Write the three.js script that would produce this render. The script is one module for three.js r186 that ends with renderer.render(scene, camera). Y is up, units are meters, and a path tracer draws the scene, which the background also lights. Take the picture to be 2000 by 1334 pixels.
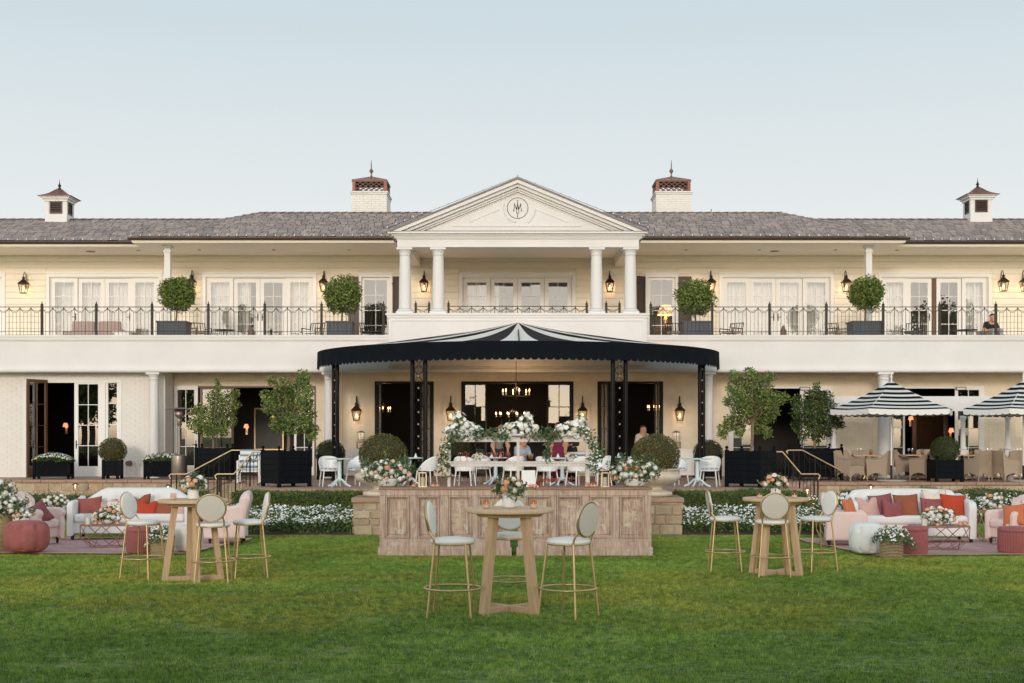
import * as THREE from 'three';
import { mergeGeometries } from 'three/addons/utils/BufferGeometryUtils.js';
import { RoundedBoxGeometry } from 'three/addons/geometries/RoundedBoxGeometry.js';
import { MarchingCubes } from 'three/addons/objects/MarchingCubes.js';

// ---------------------------------------------------------------- camera, sky, sun, exposure
const F = 2550, HZ = 845, EYE = 1.5;                      // focal length and horizon in photo pixels (2000 x 1334)
const scene = new THREE.Scene();
const camera = new THREE.PerspectiveCamera(2 * Math.atan(667 / F) * 180 / Math.PI, 2000 / 1334, 0.1, 600);
camera.position.set(0, EYE, 0);
camera.lookAt(0, EYE, -10);
camera.setViewOffset(2000, 1334, 0, 667 - HZ, 2000, 1334); // shift lens: verticals stay vertical
camera.updateProjectionMatrix();

const renderer = new THREE.WebGLRenderer({ antialias: true });
renderer.toneMapping = THREE.LinearToneMapping;
renderer.toneMappingExposure = 1.17;
renderer.shadowMap.enabled = true;

// dusk sky: pale blue overhead, milky near the horizon, a warm glow round the low sun behind the camera
{
  const W = 512, H = 256, d = new Float32Array(W * H * 4);
  const zen = [0.345, 0.49, 0.565], mid = [0.525, 0.615, 0.655], hor = [0.78, 0.775, 0.765], glow = [6.3, 5.8, 5.1], low = [6.8, 5.0, 2.9];
  for (let j = 0; j < H; j++) for (let i = 0; i < W; i++) {
    const lat = ((j + 0.5) / H - 0.5) * Math.PI, lon = ((i + 0.5) / W - 0.5) * 2 * Math.PI;
    const y = Math.sin(lat), c = Math.cos(lat), dir = [c * Math.cos(lon), y, c * Math.sin(lon)];
    const h = Math.max(0, y);
    const a = Math.min(1, h / 0.30), b = Math.min(1, Math.max(0, (h - 0.30) / 0.7));
    const sa = Math.pow(a, 1.5);
    const az = 0.5 + 0.5 * (dir[2] / Math.max(1e-4, Math.hypot(dir[0], dir[2])));
    const w = Math.pow(az, 2.2) * Math.exp(-h * 5.8);
    const o = (j * W + i) * 4;
    for (let k = 0; k < 3; k++) {
      let v = hor[k] + (mid[k] - hor[k]) * sa; v += (zen[k] - v) * b;
      v += (glow[k] + (low[k] - glow[k]) * Math.exp(-h * 16) - v) * w * 0.62;
      if (y < 0) v = v * (1 + y * 0.6);
      d[o + k] = v;
    }
    d[o + 3] = 1;
  }
  const t = new THREE.DataTexture(d, W, H, THREE.RGBAFormat, THREE.FloatType);
  t.mapping = THREE.EquirectangularReflectionMapping; t.magFilter = THREE.LinearFilter; t.minFilter = THREE.LinearFilter;
  t.needsUpdate = true;
  scene.background = t; scene.environment = t;
}
const sun = new THREE.DirectionalLight(new THREE.Color(1.0, 0.88, 0.75), 1.0);
sun.position.set(-12, 17, 58); sun.target.position.set(0, 0, -25);
sun.castShadow = true; sun.shadow.radius = 16; sun.shadow.mapSize.set(2048, 2048);
Object.assign(sun.shadow.camera, { left: -30, right: 30, top: 30, bottom: -30, near: 1, far: 200 });
scene.add(sun, sun.target);

// ---------------------------------------------------------------- helpers
function mulberry(a) { return () => { a |= 0; a = a + 0x6D2B79F5 | 0; let t = Math.imul(a ^ a >>> 15, 1 | a); t = t + Math.imul(t ^ t >>> 7, 61 | t) ^ t; return ((t ^ t >>> 14) >>> 0) / 4294967296; }; }
let rnd = mulberry(7);
const rr = (a, b) => a + (b - a) * rnd();
const V = (x, y, z) => new THREE.Vector3(x, y, z);
const PX = (px, Z) => (px - 1000) * Z / F;                // photo column at distance Z -> metres
const PY = (py, Z) => EYE - (py - HZ) * Z / F;            // photo row at distance Z -> height
const ground = (Z) => Z < 27 ? -0.027 * Math.max(Z, -20) : -0.729;
const names = {};
function numbered(n) { const k = names[n] = (names[n] ?? -1) + 1; return k ? n + '_' + String(k).padStart(3, '0') : n; }

function metric(g) {                                      // uv in metres, projected along each face's main axis
  const p = g.attributes.position, n = p.count, uv = new Float32Array(n * 2), a = V(), b = V(), c = V();
  for (let i = 0; i < n; i += 3) {
    a.fromBufferAttribute(p, i); b.fromBufferAttribute(p, i + 1); c.fromBufferAttribute(p, i + 2);
    const nx = Math.abs((b.y - a.y) * (c.z - a.z) - (b.z - a.z) * (c.y - a.y)), ny = Math.abs((b.z - a.z) * (c.x - a.x) - (b.x - a.x) * (c.z - a.z)), nz = Math.abs((b.x - a.x) * (c.y - a.y) - (b.y - a.y) * (c.x - a.x));
    for (let k = 0; k < 3; k++) {
      const v = k === 0 ? a : k === 1 ? b : c, o = (i + k) * 2;
      if (nx >= ny && nx >= nz) { uv[o] = v.z; uv[o + 1] = v.y; } else if (ny >= nz) { uv[o] = v.x; uv[o + 1] = v.z; } else { uv[o] = v.x; uv[o + 1] = v.y; }
    }
  }
  g.setAttribute('uv', new THREE.BufferAttribute(uv, 2));
  return g;
}
function geo(list, keepUv) {                              // merge a list of geometries into one, uv in metres
  const src = (Array.isArray(list) ? list : [list]).flat(9).map((g) => {
    const q = g.index ? g.toNonIndexed() : g.clone();
    if (!q.attributes.normal) q.computeVertexNormals();
    for (const k of Object.keys(q.attributes)) if (!['position', 'normal', 'uv', 'color'].includes(k)) q.deleteAttribute(k);
    return q;
  });
  const col = src.some((g) => g.attributes.color);
  if (!col) for (const g of src) if (g.attributes.color) g.deleteAttribute('color');
  for (const g of src) if (!g.attributes.uv) g.setAttribute('uv', new THREE.BufferAttribute(new Float32Array(g.attributes.position.count * 2), 2));
  const m = src.length === 1 ? src[0] : mergeGeometries(src);
  return keepUv ? m : metric(m);
}
function mesh(name, list, mat, parent = scene, keepUv = false) {
  const g = list.isBufferGeometry && list.userData.ready ? list : geo(list, keepUv);
  const m = new THREE.Mesh(g, mat);
  m.name = parent === scene ? numbered(name) : name; m.castShadow = m.receiveShadow = true;
  parent.add(m); return m;
}
const ready = (list, keepUv) => { const g = geo(list, keepUv); g.userData.ready = true; return g; };
function put(m, x, y, z, ry = 0, rx = 0, rz = 0) { m.position.set(x, y, z); m.rotation.set(rx, ry, rz); return m; }
function tag(o, label, category, group) { o.userData.label = label; o.userData.category = category; if (group) o.userData.group = group; return o; }
function thing(name, label, category, pos = [0, 0, 0], turn = 0, group) {
  const o = new THREE.Group(); o.name = numbered(name); o.position.set(...pos); o.rotation.y = turn; scene.add(o);
  return tag(o, label, category, group);
}
function copy(src, pos, turn, label, group) {
  const o = src.clone(); o.name = numbered(src.name.replace(/_\d{3}$/, '')); o.userData = { ...src.userData }; scene.add(o);
  o.position.set(...pos); if (turn !== undefined) o.rotation.y = turn;
  if (label) o.userData.label = label; if (group) o.userData.group = group;
  return o;
}
function struct(name, list, mat, keepUv) { const m = mesh(name, list, mat, scene, keepUv); m.userData.kind = 'structure'; return m; }
function stuff(o) { o.userData.kind = 'stuff'; return o; }
// shapes
const bx = (w, h, d, x = 0, y = 0, z = 0) => new THREE.BoxGeometry(w, h, d).translate(x, y, z);
const bb = (x0, x1, y0, y1, z0, z1) => bx(Math.abs(x1 - x0), Math.abs(y1 - y0), Math.abs(z1 - z0), (x0 + x1) / 2, (y0 + y1) / 2, (z0 + z1) / 2);
const rb = (w, h, d, r, x = 0, y = 0, z = 0, s = 1) => new RoundedBoxGeometry(w, h, d, s, r).translate(x, y, z);
const rbb = (x0, x1, y0, y1, z0, z1, r = 0.012) => rb(Math.abs(x1 - x0), Math.abs(y1 - y0), Math.abs(z1 - z0), r, (x0 + x1) / 2, (y0 + y1) / 2, (z0 + z1) / 2);
const cyl = (r0, r1, h, n, x = 0, y = 0, z = 0) => new THREE.CylinderGeometry(r1, r0, h, n).translate(x, y + h / 2, z);   // r0 at the base
const ball = (r, x = 0, y = 0, z = 0, n = 10) => new THREE.SphereGeometry(r, n, Math.max(6, n * 0.7 | 0)).translate(x, y, z);
const lathe = (pts, n = 20) => new THREE.LatheGeometry(pts.map(([a, b]) => new THREE.Vector2(a, b)), n);
function bar(a, b, r, n = 6, r2 = r) {
  const p = V(...a), q = V(...b), d = q.clone().sub(p), L = d.length();
  const g = new THREE.CylinderGeometry(r2, r, L, n); g.translate(0, L / 2, 0);
  g.applyQuaternion(new THREE.Quaternion().setFromUnitVectors(V(0, 1, 0), d.divideScalar(L))); return g.translate(p.x, p.y, p.z);
}
function beam(a, b, w, h) {                               // square bar from a to b
  const p = V(...a), q = V(...b), d = q.clone().sub(p), L = d.length();
  const g = new THREE.BoxGeometry(w, h, L); const m = new THREE.Matrix4().lookAt(p, q, Math.abs(d.y) / L > 0.999 ? V(0, 0, 1) : V(0, 1, 0));
  return g.applyMatrix4(m).translate((p.x + q.x) / 2, (p.y + q.y) / 2, (p.z + q.z) / 2);
}
const tube = (pts, r, n = 24, k = 6, closed = false, tension = 0.5) => new THREE.TubeGeometry(new THREE.CatmullRomCurve3(pts.map((p) => V(...p)), closed, 'catmullrom', tension), n, r, k, closed);
function poly(pts, r, k = 6) { const o = []; for (let i = 0; i < pts.length - 1; i++) { o.push(bar(pts[i], pts[i + 1], r, k)); if (i) o.push(ball(r * 1.02, ...pts[i], 6)); } return o; }
function ex(shape, depth, bevel = 0) { return new THREE.ExtrudeGeometry(shape, { depth, bevelEnabled: bevel > 0, bevelSize: bevel, bevelThickness: bevel, bevelSegments: 1, curveSegments: 16 }); }
const shp = (pts) => new THREE.Shape(pts.map(([a, b]) => new THREE.Vector2(a, b)));
const xf = (g, x, y, z, ry = 0, rx = 0, rz = 0) => g.applyMatrix4(new THREE.Matrix4().compose(V(x, y, z), new THREE.Quaternion().setFromEuler(new THREE.Euler(rx, ry, rz, 'YXZ')), V(1, 1, 1)));

// ---------------------------------------------------------------- procedural textures
function hash2(x, y, s) { let h = Math.imul(x, 374761393) + Math.imul(y, 668265263) + Math.imul(s, 974634777) | 0; h = Math.imul(h ^ h >>> 13, 1274126177); h ^= h >>> 16; return (h >>> 0) / 4294967296; }
function vn(x, y, px, py, s) {
  const xi = Math.floor(x), yi = Math.floor(y), fx = x - xi, fy = y - yi, u = fx * fx * (3 - 2 * fx), v = fy * fy * (3 - 2 * fy);
  const m = (a, p) => ((a % p) + p) % p, a = m(xi, px), b = m(xi + 1, px), c = m(yi, py), d = m(yi + 1, py);
  return (hash2(a, c, s) * (1 - u) + hash2(b, c, s) * u) * (1 - v) + (hash2(a, d, s) * (1 - u) + hash2(b, d, s) * u) * v;
}
function fbm(u, v, px, py, oct, s) { let t = 0, a = 0.5, n = 0; for (let i = 0; i < oct; i++) { t += a * vn(u * px, v * py, px, py, s + i * 17); n += a; a *= 0.55; px *= 2; py *= 2; } return t / n; }
function tex(size, metres, fn, linear = false) {
  const d = new Uint8Array(size * size * 4);
  for (let j = 0; j < size; j++) for (let i = 0; i < size; i++) {
    const c = fn(i / size, j / size), o = (j * size + i) * 4;
    for (let k = 0; k < 3; k++) { let v = typeof c === 'number' ? c : c[k]; v = Math.min(1, Math.max(0, v)); if (!linear) v = v <= 0.0031308 ? v * 12.92 : 1.055 * Math.pow(v, 1 / 2.4) - 0.055; d[o + k] = v * 255; }
    d[o + 3] = 255;
  }
  const t = new THREE.DataTexture(d, size, size); t.wrapS = t.wrapT = THREE.RepeatWrapping; t.magFilter = THREE.LinearFilter; t.minFilter = THREE.LinearMipmapLinearFilter; t.generateMipmaps = true;
  if (!linear) t.colorSpace = THREE.SRGBColorSpace;
  const [mx, my] = Array.isArray(metres) ? metres : [metres, metres];
  t.repeat.set(1 / mx, 1 / my); t.needsUpdate = true; return t;
}
const lerp3 = (a, b, t) => [a[0] + (b[0] - a[0]) * t, a[1] + (b[1] - a[1]) * t, a[2] + (b[2] - a[2]) * t];
const sm = (a, b, x) => { const t = Math.min(1, Math.max(0, (x - a) / (b - a))); return t * t * (3 - 2 * t); };
const mottle = (c, amt, metres, s, px = 4, oct = 5, size = 256, py = px) => tex(size, metres, (u, v) => { const n = fbm(u, v, px, py, oct, s) - 0.5, k = 1 + n * 2 * amt; return [c[0] * k, c[1] * k, c[2] * k]; });
const bumpT = (metres, s, px = 8, oct = 5, py = px, size = 256) => tex(size, metres, (u, v) => fbm(u, v, px, py, oct, s), true);
const S = (o) => new THREE.MeshStandardMaterial(o), P = (o) => new THREE.MeshPhysicalMaterial(o);
const lin = (r, g, b) => new THREE.Color().setRGB(r, g, b);

const fineBump = bumpT(0.5, 3, 16), clothBump = tex(128, 0.06, (u, v) => 0.5 + 0.25 * Math.sin(u * 2 * Math.PI * 16) + 0.25 * Math.sin(v * 2 * Math.PI * 16), true);
const velvetMap = (c, s) => tex(256, 0.9, (u, v) => { const n = fbm(u, v, 6, 6, 5, s), k = 0.78 + 0.44 * n; return [c[0] * k, c[1] * k, c[2] * k]; });
function woodTex(c1, c2, metres, s) { return tex(512, metres, (u, v) => { const w = fbm(u, v, 3, 3, 3, s) * 0.12; const g = fbm(u + w, v, 48, 3, 4, s + 5), f = fbm(u, v, 120, 8, 2, s + 9); return lerp3(c1, c2, Math.min(1, Math.max(0, g * 0.9 + f * 0.5 - 0.25))); }); }
const MT = {
  paint: S({ map: mottle([0.735, 0.715, 0.71], 0.06, 2.6, 11), roughness: 0.55, bumpMap: fineBump, bumpScale: 0.0006 }),
  siding: S({ map: mottle([0.86, 0.775, 0.645], 0.05, 3.1, 12), roughness: 0.6, bumpMap: fineBump, bumpScale: 0.0006 }),
  brick: S({ map: mottle([0.80, 0.765, 0.725], 0.05, 0.9, 13, 5, 5), roughness: 0.75, bumpMap: fineBump, bumpScale: 0.002 }),
  brickWarmShade: S({ map: mottle([0.82, 0.715, 0.56], 0.08, 0.9, 16, 5, 5), roughness: 0.75, bumpMap: fineBump, bumpScale: 0.002 }),  // same white brick, with the warm shade of the porch put into its colour
  mortarWarmShade: S({ map: mottle([0.76, 0.655, 0.50], 0.06, 1.2, 17), roughness: 0.9 }),  // mortar of that wall, tinted for the same warm shade
  mortarWhite: S({ map: mottle([0.79, 0.755, 0.715], 0.05, 1.2, 18), roughness: 0.9 }),
  deck: S({ color: lin(0.02, 0.017, 0.016), roughness: 1 }),
  mortar: S({ map: mottle([0.74, 0.68, 0.60], 0.08, 1.2, 15), roughness: 0.9 }),
  soffit: S({ color: lin(0.85, 0.765, 0.645), roughness: 0.65 }),
  gutter: S({ color: lin(0.055, 0.032, 0.026), roughness: 0.45, metalness: 0.3 }),
  copper: S({ map: mottle([0.20, 0.08, 0.06], 0.35, 0.9, 21), roughness: 0.5, metalness: 0.35 }),
  bronze: P({ color: lin(0.045, 0.03, 0.02), roughness: 0.5, specularIntensity: 0.5 }),
  copperDull: S({ map: mottle([0.22, 0.13, 0.105], 0.3, 0.8, 22), roughness: 0.55, metalness: 0.25 }),
  slate: [[0.30, 0.245, 0.232], [0.335, 0.275, 0.255], [0.25, 0.21, 0.205], [0.38, 0.31, 0.28]].map((c, i) => S({ map: mottle(c, 0.22, 1.3, 31 + i, 6, 4), roughness: 0.8, bumpMap: fineBump, bumpScale: 0.002 })),
  iron: P({ color: lin(0.02, 0.019, 0.018), roughness: 0.5, specularIntensity: 0.4 }),
  railIron: P({ color: lin(0.05, 0.045, 0.04), roughness: 0.6, specularIntensity: 0.4 }),
  black: P({ map: mottle([0.007, 0.007, 0.008], 0.25, 1.1, 41), roughness: 0.4, specularIntensity: 0.3 }),
  frameBlack: P({ color: lin(0.012, 0.011, 0.011), roughness: 0.45, specularIntensity: 0.4 }),
  planter: P({ map: woodTex([0.008, 0.010, 0.014], [0.004, 0.005, 0.007], [0.9, 0.9], 43), roughness: 0.5, specularIntensity: 0.09, bumpMap: bumpT(0.6, 44, 40, 3, 4), bumpScale: 0.0015 }),
  planterGrey: S({ map: mottle([0.070, 0.078, 0.092], 0.2, 1.0, 45), roughness: 0.6 }),
  glass: P({ color: 0xffffff, transmission: 1, roughness: 0.0, thickness: 0, ior: 2.3 }),
  oldGlass: P({ color: lin(0.93, 0.95, 0.95), transmission: 1, roughness: 0.02, thickness: 0, ior: 1.52 }),
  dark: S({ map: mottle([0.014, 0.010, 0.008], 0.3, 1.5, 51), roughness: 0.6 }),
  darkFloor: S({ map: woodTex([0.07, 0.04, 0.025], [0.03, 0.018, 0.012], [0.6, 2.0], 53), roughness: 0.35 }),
  room: S({ color: lin(0.42, 0.40, 0.36), roughness: 0.8 }),
  brownWood: S({ map: woodTex([0.16, 0.075, 0.035], [0.07, 0.03, 0.015], [0.5, 1.2], 55), roughness: 0.45 }),
  sheer: P({ color: lin(0.86, 0.86, 0.82), roughness: 0.95, transmission: 0.3, thickness: 0, side: THREE.DoubleSide }),
  copingStone: S({ map: mottle([0.40, 0.25, 0.175], 0.22, 0.8, 61, 6), roughness: 0.85, bumpMap: bumpT(0.5, 62, 12), bumpScale: 0.006 }),
  stone: [[0.46, 0.35, 0.24], [0.40, 0.30, 0.21], [0.52, 0.41, 0.29], [0.43, 0.31, 0.20]].map((c, i) => S({ map: mottle(c, 0.25, 0.7, 63 + i, 6), roughness: 0.9, bumpMap: bumpT(0.45, 67 + i, 8), bumpScale: 0.02 })),
  castStone: S({ map: mottle([0.62, 0.54, 0.45], 0.16, 0.9, 71, 5), roughness: 0.85, bumpMap: bumpT(0.3, 72, 14), bumpScale: 0.003 }),
  paving: S({ map: tex(512, 1.2, (u, v) => { const r = Math.floor(v * 12), x = u * 6 + (r % 2) * 0.5, j = Math.min(x - Math.floor(x), v * 12 - r); const k = 0.8 + 0.4 * hash2(Math.floor(x) % 6, r, 5); const n = fbm(u, v, 12, 12, 4, 8); return j < 0.07 ? [0.34, 0.27, 0.22] : [0.44 * k * (0.8 + 0.4 * n), 0.28 * k * (0.8 + 0.4 * n), 0.21 * k * (0.8 + 0.4 * n)]; }), roughness: 0.8 }),
  gold: S({ color: lin(0.60, 0.42, 0.22), roughness: 0.38, metalness: 0.75 }),
  brass: S({ color: lin(0.62, 0.47, 0.27), roughness: 0.35, metalness: 0.7 }),
  roseGold: S({ color: lin(0.36, 0.19, 0.13), roughness: 0.4, metalness: 0.7 }),
  oak: S({ map: woodTex([0.70, 0.475, 0.29], [0.48, 0.30, 0.17], [0.5, 1.6], 81), roughness: 0.6, bumpMap: bumpT(0.4, 82, 60, 3, 4), bumpScale: 0.001 }),
  oakAcross: S({ map: woodTex([0.74, 0.51, 0.33], [0.56, 0.36, 0.22], [0.5, 1.6], 83), roughness: 0.6 }),
  walnut: S({ map: woodTex([0.34, 0.18, 0.11], [0.20, 0.10, 0.06], [0.5, 1.4], 84), roughness: 0.45 }),
  white: S({ map: mottle([0.84, 0.83, 0.82], 0.03, 0.7, 91), roughness: 0.6 }),
  whitePaint: S({ color: lin(0.80, 0.78, 0.76), roughness: 0.45 }),
  whitePlastic: S({ color: lin(0.80, 0.80, 0.79), roughness: 0.4 }),
  paleBlue: S({ color: lin(0.62, 0.72, 0.76), roughness: 0.45 }),
  leatherette: S({ color: lin(0.82, 0.78, 0.73), roughness: 0.5, bumpMap: fineBump, bumpScale: 0.0008 }),
  stoolBack: S({ color: lin(0.64, 0.58, 0.51), roughness: 0.6, bumpMap: clothBump, bumpScale: 0.0006 }),
  sofa: P({ map: mottle([0.78, 0.77, 0.76], 0.05, 1.1, 93, 6), roughness: 0.9, sheen: 0.3, bumpMap: clothBump, bumpScale: 0.001 }),
  blush: P({ map: mottle([0.78, 0.60, 0.56], 0.06, 1.0, 95, 6), roughness: 0.9, sheen: 0.35, sheenColor: lin(1, 0.85, 0.8), bumpMap: clothBump, bumpScale: 0.001 }),
  darkWood: S({ color: lin(0.02, 0.013, 0.01), roughness: 0.4 }),
  wicker: S({ map: tex(128, 0.16, (u, v) => { const a = Math.sin(u * Math.PI * 16), b = Math.sin(v * Math.PI * 16), w = (Math.floor(u * 8) + Math.floor(v * 8)) % 2 ? Math.abs(a) : Math.abs(b); return [0.46 * (0.6 + 0.5 * w), 0.36 * (0.6 + 0.5 * w), 0.27 * (0.6 + 0.5 * w)]; }), roughness: 0.75 }),
  seagrass: S({ map: tex(256, 0.34, (u, v) => { const r = Math.floor(v * 14), f = v * 14 - r, x = u * 22 + (r % 2) * 0.5, g = x - Math.floor(x); const k = (0.55 + 0.55 * Math.sin(Math.PI * f)) * (0.8 + 0.3 * Math.sin(Math.PI * g)) * (0.85 + 0.3 * hash2(Math.floor(x) % 22, r, 4)); return [0.50 * k, 0.37 * k, 0.20 * k]; }), roughness: 0.85, bumpMap: tex(256, 0.34, (u, v) => { const r = Math.floor(v * 14), f = v * 14 - r; return Math.sin(Math.PI * f); }, true), bumpScale: 0.01 }),
  leaf: P({ vertexColors: true, roughness: 0.5, specularIntensity: 0.5, side: THREE.DoubleSide }),
  trunk: S({ map: mottle([0.21, 0.15, 0.10], 0.4, [0.15, 0.5], 97, 8), roughness: 0.9 }),
  soil: S({ map: mottle([0.06, 0.045, 0.03], 0.5, 0.9, 98, 8), roughness: 1 }),
  petal: S({ color: lin(0.86, 0.84, 0.80), roughness: 0.7, side: THREE.DoubleSide }),
  petalCream: S({ color: lin(0.84, 0.77, 0.62), roughness: 0.7, side: THREE.DoubleSide }),
  petalPeach: S({ color: lin(0.80, 0.38, 0.22), roughness: 0.7, side: THREE.DoubleSide }),
  petalBlush: S({ color: lin(0.82, 0.55, 0.44), roughness: 0.7, side: THREE.DoubleSide }),
  ceramic: S({ color: lin(0.80, 0.78, 0.74), roughness: 0.35 }),
  wax: S({ color: lin(0.86, 0.82, 0.73), roughness: 0.5 }),
  flame: S({ color: 0x000000, emissive: lin(1.0, 0.62, 0.24), emissiveIntensity: 6 }),
  lampGlow: S({ color: 0x000000, emissive: lin(1.0, 0.55, 0.22), emissiveIntensity: 1.0 }),
};
function pl(parent, x, y, z, power, col = [1, 0.66, 0.34], r = 1) { const l = new THREE.PointLight(lin(...col), power, 0, 2); l.position.set(x, y, z); l.castShadow = true; l.shadow.radius = r; parent.add(l); return l; }

// leaves: folded rhombs with their own tint, spread by a sampler that returns [x, y, z, nx, ny, nz]
function leaves(n, sample, len, wid, tints, jitter = 0.5) {
  const pos = new Float32Array(n * 18), col = new Float32Array(n * 18); const d = V(), s = V(), q = V(), up = V(), nrm = V();
  for (let i = 0; i < n; i++) {
    const [x, y, z, nx, ny, nz] = sample(i);
    nrm.set(nx + rr(-jitter, jitter) * 1.6, ny + rr(-jitter, jitter) * 1.6, nz + rr(-jitter, jitter) * 1.6).normalize();
    up.set(rr(-1, 1), rr(-1, 1), rr(-1, 1)); s.crossVectors(nrm, up).normalize(); d.crossVectors(s, nrm).normalize();
    const L = len * rr(0.65, 1.25), W = wid * rr(0.7, 1.2) / 2, f = L * 0.12;
    const P0 = [x, y, z], P2 = [x + d.x * L, y + d.y * L, z + d.z * L];
    const mx = x + d.x * L * 0.45, my = y + d.y * L * 0.45, mz = z + d.z * L * 0.45;
    const A = [mx + s.x * W + nrm.x * f, my + s.y * W + nrm.y * f, mz + s.z * W + nrm.z * f], B = [mx - s.x * W + nrm.x * f, my - s.y * W + nrm.y * f, mz - s.z * W + nrm.z * f];
    pos.set([...P0, ...A, ...P2, ...P0, ...P2, ...B], i * 18);
    const t = tints[(rnd() * tints.length) | 0], k = rr(0.75, 1.25);
    for (let j = 0; j < 6; j++) { col[i * 18 + j * 3] = t[0] * k; col[i * 18 + j * 3 + 1] = t[1] * k; col[i * 18 + j * 3 + 2] = t[2] * k; }
  }
  const g = new THREE.BufferGeometry(); g.setAttribute('position', new THREE.BufferAttribute(pos, 3)); g.setAttribute('color', new THREE.BufferAttribute(col, 3)); g.computeVertexNormals(); return g;
}
const GREEN = { citrus: [[0.095, 0.148, 0.038], [0.160, 0.217, 0.052], [0.255, 0.287, 0.078], [0.074, 0.113, 0.035]], box: [[0.07, 0.085, 0.02], [0.13, 0.125, 0.026], [0.20, 0.155, 0.036], [0.036, 0.055, 0.017]], dark: [[0.022, 0.04, 0.014], [0.035, 0.06, 0.02], [0.05, 0.075, 0.022]], ball: [[0.102, 0.150, 0.032], [0.162, 0.220, 0.049], [0.243, 0.281, 0.073], [0.071, 0.105, 0.026]], bouquet: [[0.069, 0.115, 0.040], [0.103, 0.161, 0.069], [0.184, 0.241, 0.127], [0.046, 0.086, 0.034]], hedge: [[0.061, 0.101, 0.024], [0.095, 0.142, 0.032], [0.135, 0.176, 0.047], [0.038, 0.068, 0.019]] };
// ---------------------------------------------------------------- the ground
const TY = 0.08;                                          // terrace floor
{
  const grassMap = tex(1024, 6.0, (u, v) => {
    const n = fbm(u, v, 6, 6, 4, 101), f = fbm(u, v, 70, 190, 3, 107), b = fbm(u, v, 4, 9, 4, 113);
    let c = lerp3([0.03, 0.06, 0.01], [0.24, 0.31, 0.065], Math.min(1, Math.max(0, n * 0.55 + (f - 0.5) * 1.5 + 0.22)));
    return lerp3(c, [0.31, 0.28, 0.085], sm(0.55, 0.8, b) * 0.5);
  });
  const pos = [], idx = [], zs = [], xs = [];
  for (let z = 60; z > -60; z -= (z > 8 || z < -30 ? 4 : 0.5)) zs.push(z); zs.push(-60, -90, -300);
  for (let x = -300; x <= 300; x += (Math.abs(x + 0.1) < 26 ? 1 : 20)) xs.push(x);
  for (const z of zs) for (const x of xs) { const n = (z < 8 && z > -28) ? (fbm(x / 64 + 0.5, z / 64 + 0.5, 24, 24, 3, 131) - 0.5) * 0.03 : 0; pos.push(x, ground(-z) + n, z); }
  const w = xs.length;
  for (let j = 0; j < zs.length - 1; j++) for (let i = 0; i < w - 1; i++) { const a = j * w + i; idx.push(a, a + 1, a + w, a + 1, a + w + 1, a + w); }
  const g = new THREE.BufferGeometry(); g.setAttribute('position', new THREE.Float32BufferAttribute(pos, 3)); g.setIndex(idx); g.computeVertexNormals();
  struct('lawn_ground', g, S({ map: grassMap, roughness: 0.95, bumpMap: bumpT(1.2, 137, 26, 4), bumpScale: 0.03 }));
}
const lawnY = (x, Z) => ground(Z) + ((Z > -8 && Z < 28) ? (fbm(x / 64 + 0.5, -Z / 64 + 0.5, 24, 24, 3, 131) - 0.5) * 0.03 : 0);
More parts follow.
